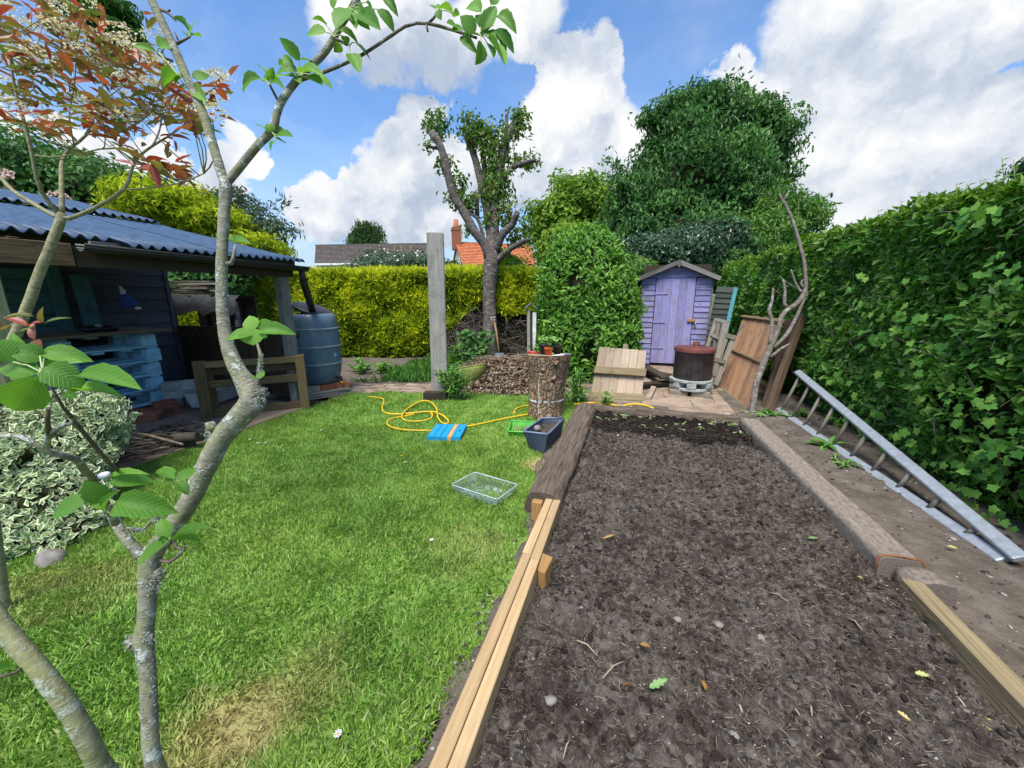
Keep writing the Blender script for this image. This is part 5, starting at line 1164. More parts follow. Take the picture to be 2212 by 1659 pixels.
for i in range(cN):
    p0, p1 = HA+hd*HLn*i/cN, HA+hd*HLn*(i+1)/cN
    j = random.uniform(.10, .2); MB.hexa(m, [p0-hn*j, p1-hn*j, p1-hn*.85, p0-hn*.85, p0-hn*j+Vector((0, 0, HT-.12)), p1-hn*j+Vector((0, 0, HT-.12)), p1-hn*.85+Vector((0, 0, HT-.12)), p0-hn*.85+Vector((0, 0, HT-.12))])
m.build('shaded_core', 'core_shade', yh)  # dark boxes behind the sprays, painted as the hedge's shaded inside
# bare brown twiggy hollow
tw = MB()
for k in range(620):
    x = random.uniform(965, 1052) if k < 470 else random.uniform(1070, 1160); y = random.uniform(650+max(0, (1050-x))*.8, 790) if k < 470 else random.uniform(690, 790)
    c = P(x, y, 8.75+random.uniform(-.15, .12)); a = Vector((random.gauss(0, 1), random.gauss(0, .3), random.gauss(.2, .8))).normalized()*random.uniform(.08, .28); r = random.uniform(.003, .008)
    tw.tube([c-a, c+Vector((random.uniform(-.03, .03), random.uniform(-.05, .05), random.uniform(-.03, .03))), c+a], [r, r, r*.5], 3, cap=False)
tw.build('bare_twigs', 'bare_twig', yh, kind='stuff')
# ivy leaves low in the hollow
iv = thing('hollow_ivy', 'broad leaved green ivy growing at the foot of the cherry', 'ivy', P(1030, 780, 8.0))
n = 210; pos = V3([P(random.gauss(1022, 18), random.uniform(715, 785), 8.05+random.uniform(-.1, .05)) for _ in range(n)])
foliage(iv, 'ivy_leaves', pos, unit(np.tile(V3(-Vector((-.2, .9, 0))), (n, 1))+V3([0, 0, .4])+rv(n, .4)), .13, .11, 'lilac_leaf', .1, -.3)

# ---- privet and ivy hedge along the right
ph = thing('privet_hedge', 'tall green privet hedge with ivy down the right side', 'hedge', (2.6, 5, 0))
PA, PD, PN, PL, PH = Vector((2.22, .2, 0)), Vector((0, 1, 0)), Vector((-1, 0, 0)), 11.8, 2.10
pos, nr, s, z, it, cl = hedge_pts(135000, PA, PD, PN, PL, PH, .17, .24, 1.2, 4)
yy = pos[:, 1]; keepp = RNG.uniform(0, 1, len(pos)) < np.clip(1.35-.09*yy, .35, 1); 
low = (z < .42) & ~it; pos[:, 0] += np.where(low, (.42-z)*.30, 0)
pos[:, 0] -= np.where(~it, .0, 0); gap = (fbm(pos, 1.5, 2, 77) > .66) & (z < .9) & ~it; keepp &= ~(gap & (RNG.uniform(0, 1, len(pos)) < .75))
pos, nr, z, it, cl, yy = pos[keepp], nr[keepp], z[keepp], it[keepp], cl[keepp], yy[keepp]; n = len(pos)
l = np.where(yy < 5, .056, .07)*np.clip(RNG.lognormal(0, .32, n), .45, 1.8); dd_ = unit(np.cross(nr, rv(n))*.8+nr*.55+V3([0, 0, .15]))
v, f = leaves_np(pos, dd_, unit(nr*.7+V3([0, 0, .6])+rv(n, .4)), l, l*.52, .16, .12)
rnd = np.clip(.42+cl*.85+RNG.normal(0, .2, n), 0, 1)
sel = it | (z > PH-.10)
for msk, mt, nm in ((~sel, 'privet', 'foliage'), (sel, 'privet_top', 'top_foliage')):
    idx = np.where(msk)[0]; vv = v.reshape(-1, 4, 3)[idx].reshape(-1, 3); b = np.arange(len(idx))[:, None]*4
    npmesh(nm, vv, np.concatenate([b+V3([[0, 1, 2]]), b+V3([[0, 2, 3]])], 1).reshape(-1, 3), mt, ph, rnd=np.repeat(rnd[idx], 4), kind='stuff')
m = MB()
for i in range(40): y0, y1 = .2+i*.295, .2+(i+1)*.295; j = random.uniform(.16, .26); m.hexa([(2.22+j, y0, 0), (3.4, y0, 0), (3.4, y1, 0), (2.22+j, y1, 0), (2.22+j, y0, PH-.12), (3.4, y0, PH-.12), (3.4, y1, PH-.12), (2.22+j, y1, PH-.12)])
m.build('shaded_core', 'core_shade', ph)  # solid dark filling, its colour stands for shade behind the leaf face
tw = MB()
for k in range(420):      # clipped twigs showing through the face
    y = random.uniform(1.2, 8); z = random.uniform(.1, 2.05); c = Vector((2.12+random.uniform(-.03, .1)+max(0, .42-z)*.25, y, z)); a = Vector((random.uniform(-1, .1), random.gauss(0, .8), random.gauss(.5, .6))).normalized()*random.uniform(.04, .13); r = random.uniform(.0015, .0035)
    tw.tube([c-a, c+a*.2+Vector((0, random.uniform(-.01, .01), random.uniform(-.01, .01))), c+a], [r, r*.8, r*.5], 4, cap=False)
tw.build('clipped_twigs', 'bare_twig', ph, kind='stuff')
def ivymesh():
    m = MB(); out = []
    tips = [(0, -.0), (.18, .42), (.10, .16), (.62, .52), (.56, .17), (1.0, 0), (.56, -.17), (.62, -.52), (.10, -.16), (.18, -.42)]
    pts = [(0, 0), (-.14, .24), (.02, .42), (.26, .33), (.48, .52), (.62, .28), (1.0, 0), (.62, -.28), (.48, -.52), (.26, -.33), (.02, -.42), (-.14, -.24)]
    m.v += [Vector((x, y, -.12*x*x+.10*abs(y))) for x, y in pts]+[Vector((.33, 0, .03))]; c = len(pts)
    for i in range(len(pts)): q = (i+1) % len(pts); m.face((c, i, q), [(.33, 0), pts[i], pts[q]], True)
    me = m.mesh('ivy_leaf'); me.materials.append(MATS['ivy']); return me
IVY = ivymesh(); Ms = []
spots = [(1700, 690, 60, 40), (1890, 740, 50, 60), (1800, 810, 60, 60), (1960, 720, 40, 90), (2130, 470, 70, 60), (2170, 600, 50, 90), (1980, 1000, 120, 90), (2080, 1080, 100, 70), (1900, 930, 90, 60), (1780, 880, 60, 40), (2150, 900, 60, 160), (1760, 640, 40, 40), (1860, 640, 30, 60), (2050, 830, 90, 120), (2120, 1000, 80, 80), (2010, 1060, 90, 60), (1930, 700, 20, 60)]
for k in range(300):
    x, y, sx, sy = spots[k % len(spots)]; x += random.gauss(0, sx*.5); y += random.gauss(0, sy*.5)
    r = ray(x, y); xx = 2.13-random.uniform(0, .06); p = CAMP+r*(xx/r.x)
    if p.z > PH or p.z < .05: p.z = random.uniform(.1, 2.0)
    if p.z < .42: p.x += (.42-p.z)*.22
    d = Vector((random.uniform(-.5, -.1), random.gauss(0, .7), random.gauss(-.55, .5))); L = random.uniform(.05, .082)*(.85 if p.y < 3.4 else 1)
    Ms.append(frame(p, d, Vector((-1, -.2, .5))+Vector((random.gauss(0, .25), random.gauss(0, .25), random.gauss(0, .25))), L, L))
copies(IVY, Ms, ph, 'ivy_leaf')
plain('young_stem', (.20, .19, .07), .8)
for (x, y0, y1, t) in ((1720, 460, 430, 6), (1985, 445, 412, 3.4), (2005, 440, 415, 3.2), (1900, 470, 452, 4.2), (2065, 420, 395, 2.9), (2170, 380, 340, 2.6), (2190, 385, 345, 2.5), (2120, 405, 388, 2.7), (2150, 395, 365, 2.6), (1950, 455, 432, 3.7), (2090, 410, 398, 2.8), (2025, 432, 415, 3.1)):
    a, b_ = P(x, y0+45, t), P(x+random.uniform(-6, 6), y1, t); MB().tube([a, a.lerp(b_, .5)+Vector((.01, .01, 0)), b_], [.004, .003, .002], 5).build('shoot', 'young_stem', ph)
    nn5 = 9; pos = V3([a.lerp(b_, .25+.75*(i//2)/(nn5)*2) for i in range(nn5)]); nn_ = unit(V3([[math.cos(i*3.14+i//2*1.5), math.sin(i*3.14+i//2*1.5), .5] for i in range(nn5)]))
    v, f = leaves_np(pos, nn_, np.tile(V3([0, 0, 1.]), (nn5, 1))+rv(nn5, .2), RNG.uniform(.035, .055, nn5), .022, .15, .1); npmesh('shoot_leaves', v, f, 'privet', ph, rnd=np.repeat(RNG.uniform(.2, .9, nn5), 4))

# ---- laurel
lr = thing('laurel_bush', 'dense rounded glossy green laurel bush beside the shed', 'bush', P(1265, 830, 6.6))
le = [ell(1265, 640, 98, 125, 6.75), ell(1268, 745, 104, 105, 6.75), ell(1262, 560, 66, 62, 6.75), ell(1300, 690, 75, 110, 6.7)]
pos, nr, crn = clump_points(le, 1500, .13, 40000, .93, .9); foliage(lr, 'foliage', pos, nr, .09, .036, 'laurel', .12, .25, crnd=crn*.9, six=True)
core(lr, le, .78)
LAU = leafmesh('laurel_leaf', 'laurel_obj', .2, .12, 4)
Ms = []
for k in range(300):
    c, r = le[random.choice((0, 0, 1, 1, 2))]; d = Vector((random.gauss(0, 1), random.gauss(-1.1, .5), random.gauss(.2, .9))).normalized(); p = Vector(c)+Vector((d.x*r[0], d.y*r[1], d.z*r[2]))*random.uniform(1.03, 1.19)
    Ms.append(frame(p, d*.5+Vector((random.gauss(0, .8), random.gauss(0, .4), random.gauss(.3, .6))), d+Vector((0, -.2, .5)), random.uniform(.075, .11), random.uniform(.03, .042)))
copies(LAU, Ms, lr, 'leaf')

# ---- pollarded cherry
ch = thing('cherry_tree', 'pollarded cherry tree with ringed bark and tufts of leaves', 'tree', G(1057, 782))
CT = 8.35
def climb(name, pts, dt=0, n=10): 
    p = [P(x, y, CT+dt*i/len(pts)) for i, (x, y, r) in enumerate(pts)]; r = [q[2]/FPX*CT for q in pts]; p, r = interp(p, r, .12); return MB().tube(p, r, n, rough=.05, seed=int(pts[-1][0])).build(name, 'cherry_bark', ch)
climb('trunk', [(1058, 790, 20), (1059, 760, 16.5), (1059, 713, 15.5), (1057, 660, 14), (1057, 620, 14), (1060, 580, 17), (1064, 548, 15), (1066, 526, 12), (1068, 490, 10), (1068, 458, 9), (1074, 399, 8.5), (1080, 350, 8), (1092, 310, 7.5), (1106, 280, 7), (1116, 252, 6), (1122, 238, 4.5)], 0, 16)
for pts, dt in (([(1056, 560, 11), (1048, 530, 10), (1025, 500, 10), (1002, 458, 9.5), (980, 421, 9), (969, 384, 8.5), (959, 339, 8), (946, 305, 8), (931, 285, 7.5)], -.4), ([(1062, 540, 10), (1059, 507, 10), (1051, 451, 9), (1040, 399, 8.5), (1025, 339, 7.5), (1010, 302, 7)], .3),
                ([(1064, 500, 8), (1054, 430, 7), (1046, 360, 6), (1040, 310, 5)], .5), ([(1074, 400, 6), (1086, 392, 5.5), (1103, 365, 5.5), (1133, 352, 5), (1158, 346, 3.5)], -.2), ([(1066, 550, 9), (1074, 535, 8.5), (1085, 507, 8), (1107, 485, 7.5), (1113, 470, 6.5), (1118, 457, 6)], -.5),
                ([(1068, 572, 7), (1082, 555, 7), (1103, 537, 6), (1122, 526, 5.5), (1136, 518, 4), (1146, 517, 2.5)], -.4), ([(1045, 520, 4), (1040, 495, 4), (1030, 470, 4), (1010, 457, 4), (1030, 450, 3)], -.2), ([(1031, 470, 5), (1030, 445, 5), (1031, 412, 5)], -.1),
                ([(1094, 350, 5), (1096, 300, 4.5), (1094, 268, 4), (1095, 243, 3)], .2), ([(1010, 446, 4), (990, 440, 3), (962, 430, 2)], -.3), ([(1076, 430, 5), (1090, 330, 5), (1096, 300, 5)], .2), ([(946, 320, 4), (932, 318, 3), (921, 312, 2)], -.3)): climb('limb', pts, dt)
CE = [(945, 266, 34, 30, 150), (1018, 276, 36, 32, 190), (1045, 295, 34, 36, 190), (1062, 350, 24, 40, 150), (1120, 262, 26, 30, 140), (1080, 300, 30, 40, 130), (1063, 420, 26, 45, 190), (960, 352, 20, 20, 60), (992, 400, 16, 28, 70), (985, 428, 24, 16, 80), (1013, 440, 22, 20, 90), (1145, 345, 22, 16, 60), (1110, 348, 16, 16, 50),
      (1092, 462, 24, 30, 120), (1112, 505, 18, 22, 70), (1090, 542, 14, 12, 40), (1082, 390, 22, 40, 120), (1062, 475, 16, 20, 60), (925, 315, 10, 9, 16), (1098, 420, 14, 24, 30), (1005, 495, 8, 12, 14), (1056, 565, 10, 10, 12), (1050, 610, 8, 8, 10), (1130, 485, 14, 14, 30), (1135, 520, 14, 8, 12)]
A_, B_ = [], []
for x, y, rx, ry, k in CE:
    c, r = ell(x, y, rx, ry, CT, rx*.8); d = unit(rv(k)); A_.append(c+d*r*RNG.uniform(.3, 1.05, k)[:, None]); B_.append(d)
pos, nr = np.concatenate(A_), np.concatenate(B_); pos = np.concatenate([pos, pos+rv(len(pos), .06), pos+rv(len(pos), .08)]); nr = np.concatenate([nr, nr, nr]); pk = RNG.uniform(0, 1, len(pos)) < .62; pos, nr = pos[pk], nr[pk]
foliage(ch, 'foliage', pos, nr, .115, .06, 'cherry_leaf', .2, -.55, 1.0)

# ---- trees and shrubs beyond the garden
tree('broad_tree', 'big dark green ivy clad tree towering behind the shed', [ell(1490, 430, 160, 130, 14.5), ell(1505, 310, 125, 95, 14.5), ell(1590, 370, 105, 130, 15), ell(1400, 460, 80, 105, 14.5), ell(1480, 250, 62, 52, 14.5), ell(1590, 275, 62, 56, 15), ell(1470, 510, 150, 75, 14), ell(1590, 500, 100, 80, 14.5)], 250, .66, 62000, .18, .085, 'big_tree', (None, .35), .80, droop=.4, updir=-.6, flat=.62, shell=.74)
sp = thing('bay_sprigs', 'loose leafy sprigs poking out of the top of the dark tree', 'foliage', P(1570, 200, 14.3))
for pts in (([(1540, 230), (1570, 190), (1590, 155)]), ([(1550, 240), (1555, 190)]), ([(1530, 240), (1500, 205), (1492, 190)]), ([(1565, 230), (1600, 180)]), ([(1590, 240), (1605, 195)]), ([(1370, 420), (1335, 375), (1312, 340)]), ([(1360, 450), (1320, 390)]), ([(1360, 470), (1330, 430)]), ([(1660, 400), (1690, 350), (1700, 325)]), ([(1660, 420), (1710, 380), (1720, 360)]), ([(1640, 280), (1670, 250)]), ([(1650, 320), (1680, 290)]), ([(1690, 470), (1740, 450), (1790, 440)]), ([(1690, 480), (1750, 480)])):
    q = [P(x, y, 14.2) for x, y in pts]; q, r = interp(q, [.03]*len(q), .2); MB().tube(q, [.03-.022*i/len(q) for i in range(len(q))], 5).build('stem', 'dark_bark', sp)
    n = 60; k = RNG.uniform(.25, 1, n); pos = V3([q[min(len(q)-1, int(a*len(q)))] for a in k])+rv(n, .16); foliage(sp, 'sprig_leaves', pos, unit(rv(n)+V3([0, -.3, .3])), .22, .09, 'big_tree', .1, .4, kind=None)
for k in range(46):      # ragged shoots all round the crown
    a = random.uniform(-.35, 3.5); cx_, cy_, rx_, ry_ = random.choice(((1500, 420, 175, 170), (1505, 310, 130, 105), (1590, 360, 110, 130), (1400, 460, 85, 105)))
    x, y = cx_+math.cos(a)*rx_*.96, cy_-math.sin(a)*ry_*.96; e = random.uniform(12, 34); x2, y2 = x+math.cos(a)*e*.7+random.uniform(-8, 8), y-abs(math.sin(a))*e*.6-random.uniform(2, 16)
    q0, q1 = P(x, y, 14.6), P(x2, y2, 14.5); MB().tube([q0, q0.lerp(q1, .5), q1], [.02, .015, .008], 4).build('stem', 'dark_bark', sp)
    n = 24; kk = RNG.uniform(.1, 1.05, n); pos = V3([q0.lerp(q1, float(z)) for z in kk])+rv(n, .10); foliage(sp, 'sprig_leaves', pos, unit(rv(n)+V3([0, -.3, .3])), .18, .075, 'big_tree', .1, .2, kind=None)
tree('holly_tree', 'dark blue green holly mass directly behind the shed roof', [ell(1440, 545, 115, 48, 11), ell(1540, 530, 70, 50, 11.5), ell(1385, 570, 55, 45, 11)], 130, .35, 12000, .12, .06, 'holly', (None, .15), .8)
tree('light_tree', 'loose mid green tree at the right of the dark tree', [ell(1690, 480, 75, 70, 12.5), ell(1640, 520, 75, 55, 12), ell(1745, 470, 42, 36, 12.5)], 130, .32, 8000, .15, .06, 'lime_shrub', (None, .12), .3, droop=.1, updir=.3, shell=.35)
tree('oak_tree', 'yellow green oak crown between the cherry and the dark tree', [ell(1250, 450, 78, 62, 22), ell(1200, 480, 62, 50, 22), ell(1240, 540, 85, 60, 21), ell(1290, 500, 50, 70, 22)], 130, .75, 13000, .30, .17, 'oak', (None, .4), .55, shell=.6)
tree('gap_bush', 'dark green bush filling the gap right of the shed roof', [ell(1560, 585, 60, 50, 11.3), ell(1600, 560, 50, 50, 11.5)], 60, .25, 4200, .12, .06, 'lilac_leaf', None, .8, 'bush')
tree('lime_bush', 'bright green shrub showing above the shed left eave', [ell(1370, 590, 45, 35, 9.6), ell(1340, 620, 50, 50, 9.6)], 60, .2, 3800, .10, .05, 'lime_shrub', None, .7, 'bush')
tree('fern_conifer', 'pale green feathery conifer showing right of the cherry trunk', [ell(1095, 595, 40, 45, 10.5), ell(1130, 620, 45, 35, 10.5)], 60, .25, 3800, .16, .035, 'oak', None, .6, 'bush', droop=.4)
tree('vine_bush', 'mid green leafy bush behind the hedge near the laurel', [ell(1130, 600, 40, 28, 9.8), ell(1150, 630, 40, 30, 9.8)], 50, .2, 2200, .13, .09, 'lilac_leaf', None, .6, 'bush')
eb = tree('elder_bush', 'grey green bush with white flower heads behind the grey post', [ell(850, 575, 85, 28, 18), ell(920, 580, 50, 30, 18), ell(790, 590, 60, 20, 18), ell(965, 590, 25, 25, 18)], 110, .4, 8500, .16, .08, 'grey_leaf', None, .7, 'bush')
n = 110; e_ = [ell(860, 570, 85, 28, 17.7)]; pos, nr, _ = clump_points(e_, 70, .15, n, .9); foliage(eb, 'flower_heads', pos, unit(nr+V3([0, -.5, .5])), .09, .08, 'white_flower', 0)
for k in range(9): x = 800+k*17; a, b_ = P(x, 560, 17.6), P(x+random.uniform(-4, 4), random.uniform(528, 540), 17.6); MB().tube([a, b_], .02, 4).build('flower_stem', 'young_stem', eb)
bt_ = tree('birch_tree', 'distant weeping birch standing behind the grey roofed house', [ell(795, 500, 38, 26, 60), ell(800, 520, 40, 20, 60), ell(770, 515, 20, 16, 60)], 60, 1.0, 2600, .5, .16, 'birch', (None, .3), 0, droop=.5, updir=-1.2, shell=.2)
# left background, over the lean-to roof
def sprinkle(t, ells, n, cr, L, W, mat, name='blossom', k=30):
    pos, nr, _ = clump_points(ells, k, cr, n, .9); foliage(t, name, pos, unit(nr+V3([.2, -.5, .3])), L, W, mat, 0)
t = tree('lilac_bush', 'tall lilac bush with fading pink blossom behind the lean-to', [ell(60, 370, 150, 90, 8.5), ell(230, 420, 130, 70, 8.5), ell(350, 470, 90, 50, 9), ell(-40, 420, 120, 120, 8.5), ell(430, 470, 70, 60, 9.5)], 190, .35, 14000, .12, .075, 'lilac_leaf', None, .72, 'bush')
sprinkle(t, [ell(160, 430, 150, 45, 8.2), ell(40, 380, 70, 60, 8.2), ell(400, 440, 80, 40, 8.7)], 2600, .13, .05, .045, 'pink_flower', k=26)
tree('gold_conifer', 'golden yellow conifer bush rising behind the lean-to roof', [ell(370, 445, 95, 42, 7.6), ell(450, 480, 80, 36, 7.8), ell(540, 540, 90, 25, 8.2), ell(300, 430, 50, 30, 7.6)], 170, .25, 12000, .13, .03, 'yellow_conifer', None, .75, 'bush', updir=.3, droop=.3)
t = tree('buddleia_bush', 'loose grey green shrub with arching stems above the roof end', [ell(560, 500, 70, 45, 8.8), ell(500, 450, 50, 40, 9)], 60, .22, 1500, .16, .04, 'grey_leaf', None, 0, 'bush', droop=.2)
for k in range(16):
    a = P(random.uniform(490, 600), 560, 8.8); b_ = P(random.uniform(470, 640), random.uniform(425, 520), 8.8); q = interp([a, a.lerp(b_, .6)+Vector((0, 0, .15)), b_], [.012]*3, .15)[0]; MB().tube(q, [.012-.009*i/len(q) for i in range(len(q))], 4).build('stem', 'dark_bark', t)
    n = 26; pos = V3([q[int(a_*len(q))] for a_ in RNG.uniform(.3, .999, n)])+rv(n, .04); foliage(t, 'stem_leaves', pos, unit(rv(n)+V3([0, -.2, .4])), .16, .035, 'grey_leaf', .15, .3, kind=None)
t = tree('hazel_bush', 'mid green leafy shrub in the gap behind the dark wall', [ell(420, 590, 60, 50, 7.6), ell(480, 600, 60, 60, 7.8)], 60, .2, 3200, .12, .06, 'lilac_leaf', None, .7, 'bush')
tree('pine_top', 'dark green conifer top rising above the red leaved tree', [ell(240, 45, 52, 50, 16), ell(200, 10, 60, 40, 16), ell(260, 80, 34, 30, 16)], 70, .35, 6000, .30, .04, 'big_tree', None, .6, droop=.6, updir=-.6)
tree('far_hedge', 'low yellow green hedge top seen beyond the privet hedge', [ell(1780, 545, 120, 36, 13), ell(1860, 530, 90, 40, 13)], 80, .3, 4200, .12, .06, 'oak', None, .7, 'hedge')
tree('corner_tree', 'dark tree edge at the far right above the hedge', [ell(2235, 365, 30, 30, 6.5)], 20, .12, 700, .10, .05, 'holly', None, .6)

# ---- variegated shrub, bottom left
vs_ = thing('variegated_shrub', 'cream edged variegated evergreen shrub at the lower left', 'shrub', G(60, 1215))
ve = [ell(45, 1000, 150, 110, 2.55), ell(150, 930, 90, 75, 2.75), ell(75, 1120, 120, 95, 2.35), ell(-60, 1050, 150, 160, 2.5), ell(215, 905, 45, 36, 2.8), ell(20, 1165, 120, 75, 2.25), ell(150, 1150, 70, 60, 2.3)]
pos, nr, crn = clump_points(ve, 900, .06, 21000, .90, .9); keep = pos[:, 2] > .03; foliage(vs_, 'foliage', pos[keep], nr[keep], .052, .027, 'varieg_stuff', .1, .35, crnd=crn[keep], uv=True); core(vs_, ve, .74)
VL = leafmesh('variegated_leaf', 'varieg_leaf', .25, .12, 4)
uvl = VL.uv_layers[0].data
for p in VL.polygons:
    for li in p.loop_indices:
        j = abs((VL.loops[li].vertex_index % 5)-2)/2; uvl[li].uv = ((1-j)/2, (1-j)/2)
Ms = []
while len(Ms) < 300:
    c, r = random.choice(ve[:3]+ve[4:]); d = Vector((random.gauss(.4, .8), random.gauss(-.7, .7), random.gauss(.3, .7))).normalized(); p = Vector(c)+Vector((d.x*r[0], d.y*r[1], d.z*r[2]))*random.uniform(1.0, 1.12)
    if p.z < .05 or d.dot(CAMP-p) < 0: continue
    for k in range(3): Ms.append(frame(p, d*.5+Vector((random.gauss(0, .6), random.gauss(0, .6), random.gauss(.2, .5))), d+Vector((0, 0, .4)), random.uniform(.045, .065), random.uniform(.022, .03)))
copies(VL, Ms[:300], vs_, 'leaf')

# ---- lawn grass and weeds
def scatter(n, x0, x1, y0, y1): return np.stack([RNG.uniform(x0, x1, n), RNG.uniform(y0, y1, n), np.zeros(n)], 1)
Q = np.concatenate([scatter(330000, -4.2, -.5, .35, 3.2), scatter(120000, -4.2, -.5, 3.0, 5.6), scatter(30000, -6.4, -3.0, .2, 1.8)])
Q = Q[lawn_in(Q)]; px_, py_, dp_ = todepth(Q); Q = Q[(px_ > -60) & (py_ < 1720) & (dp_ > .3)]
den = np.clip(1.15-np.clip((Q[:, 0]+.60+.03*np.sin(Q[:, 1]*5.1)+.20*np.exp(-((Q[:, 1]-2.95)/.42)**2))/.15, 0, 1)*1.0, .04, 1)
for (gx, gy, r) in ((1150, 1000, .26), (1180, 960, .22), (520, 1570, .16), (1130, 1180, .10), (1080, 1330, .08)): q = G(gx, gy); den *= np.clip(np.hypot(Q[:, 0]-q.x, Q[:, 1]-q.y)/r, .12, 1)
Q = Q[RNG.uniform(0, 1, len(Q)) < den*(.55+.45*(fbm(Q, 7, 2, 6) > .38))]; n = len(Q)
h = .030*RNG.uniform(.55, 1.5, n)*(1+.35*(fbm(Q, 3, 3, 12)-.5)*2); Q[:, 2] = .012
lean = rv(n, .75)*V3([1, 1, 0])+(np.stack([fbm(Q, 9, 2, 3)-.5, fbm(Q, 9, 2, 5)-.5, np.zeros(n)], 1))*3
v, f = leaves_np(Q, unit(lean+V3([0, 0, 1.0])), unit(rv(n)+V3([0, 0, .3])), h, .0026+.0009*np.linalg.norm(Q[:, :2], axis=1)*.5, .1, .35)
npmesh('grass', v, f, 'grass_blade', rnd=np.repeat(RNG.uniform(0, 1, n), 4), kind='stuff', label='short mown green grass of the lawn')
n = 26000; Q = scatter(n, -4.0, -.55, .4, 4.6); Q = Q[lawn_in(Q) & (fbm(Q, 2.3, 3, 41) > .60)]; n = len(Q); Q[:, 2] = RNG.uniform(.018, .034, n)      # clover and moss patches
v, f = leaves6_np(Q, unit(rv(n)*V3([1, 1, .25])), unit(rv(n, .35)+V3([0, 0, 1.])), RNG.uniform(.007, .013, n), RNG.uniform(.006, .011, n), .1, .05); npmesh('clover', v, f, 'lime_shrub', rnd=np.repeat(RNG.uniform(.1, .8, n), 6), kind='stuff', label='low clover patches in the lawn')
n = 16000; Q = scatter(n, -4.3, -.9, 4.9, 8.2); px_, py_, dp_ = todepth(Q); Q = Q[(py_ < 828) & (fbm(Q, 3, 2, 8) > .42)]; n = len(Q)
v, f = leaves_np(Q, unit(rv(n, .45)+V3([0, 0, 1.])), unit(rv(n)), RNG.uniform(.06, .19, n), .010, .1, .35); npmesh('rough_grass', v, f, 'weed', rnd=np.repeat(RNG.uniform(.1, .8, n), 4), kind='stuff', label='long rough grass along the foot of the golden hedge')
def weed(name, label, cpx, spread, n_st, h, L, W, obj=True, base=None, lpn=15, up=.2):
    b0 = G(*cpx) if base is None else base; t = thing(name, label, 'weed', b0); lm = leafmesh('weed_leaf', 'weed_obj', .2, .25, 3)
    for k in range(n_st):
        a = b0+Vector((random.gauss(0, spread*.35), random.gauss(0, spread*.3), 0)); e = a+Vector((random.gauss(0, spread*.5), random.gauss(0, spread*.4), h*random.uniform(.55, 1.05)))
        MB().tube([a, a.lerp(e, .5)+Vector((0, 0, .02)), e], [.004, .0035, .002], 5).build('stem', 'stem_pale', t)
        copies(lm, [frame(a.lerp(e, f_), Vector((math.cos(g), math.sin(g), random.uniform(-.2, .5)+up*f_)), Vector((0, 0, 1)), L*random.uniform(.6, 1.2), W*random.uniform(.7, 1.2)) for f_, g in [(random.uniform(.25, 1), random.uniform(0, 6.28)) for _ in range(lpn)]], t, 'leaf')
    return t
weed('tall_weed', 'leafy green weed growing against the grey post', (985, 866), .17, 20, .50, .13, .030)
weed('tall_weed', 'leafy green weed growing right of the stump', (1245, 872), .15, 15, .42, .12, .026)
weed('tomato_plant', 'small spindly green plant in front of the plank panel', (1315, 880), .13, 8, .22, .075, .032, lpn=9)
weed('grass_tuft', 'upright grass tuft at the right foot of the stump', (1228, 880), .08, 6, .26, .22, .014, lpn=3, up=2)
weed('dandelion', 'broad green dandelion leaves between the ladder rungs', (1775, 968), .05, 2, .05, .17, .06, lpn=6)
weed('dandelion', 'dandelion rosette at the far end of the ladder', (1745, 905), .08, 3, .08, .14, .05, lpn=6)
weed('dandelion', 'green weed growing through the middle of the ladder', (1800, 920), .08, 4, .12, .15, .045, lpn=6)
weed('low_weed', 'patch of low weeds beside the base of the dead branch', (1668, 902), .22, 12, .08, .07, .03, lpn=7)
weed('low_weed', 'low weeds along the edge of the hollow path under the hedge', (1830, 1010), .2, 8, .06, .06, .025, lpn=6)
for k in range(14):
    b0 = Vector((random.uniform(-4.1, -3.0), random.uniform(4.9, 6.6), 0))
weed('hedge_weed', 'green weeds at the foot of the hedge behind the water butt', (800, 805), .5, 14, .25, .13, .05)
weed('dock_weed', 'bright leafy weed just right of the tall grey post', (968, 770), .12, 6, .5, .13, .05, base=P(985, 800, 7.6)*1.0)

# ================================================================ NEAR TREES
at_ = thing('apple_tree', 'lichen covered young apple tree in the near foreground', 'tree', P(345, 1659, .86)*1.0); at_.location.z = 0; ORG[at_] = Vector(at_.location)
AT = .86
def offk(x): return .78/math.sqrt(1+((x-1106)/FPX)**2)      # a round limb off the lens axis looks wider than it is
def aplimb(name, pts, mat, n=12, step=.02, rough=.05, t=AT, parent=None):
    p = [P(x, y, q[0] if q else t) for x, y, r, *q in pts]; r = [r_/FPX*(q[0] if q else t)*offk(x) for x, y, r_, *q in pts]; p, r = interp(p, r, step)
    return MB().tube(p, r, n, rough=rough, seed=int(pts[0][0])).build(name, mat, parent or at_)
gz = P(345, 1659, .86); base = Vector((gz.x+.02, gz.y+.0, -.03))
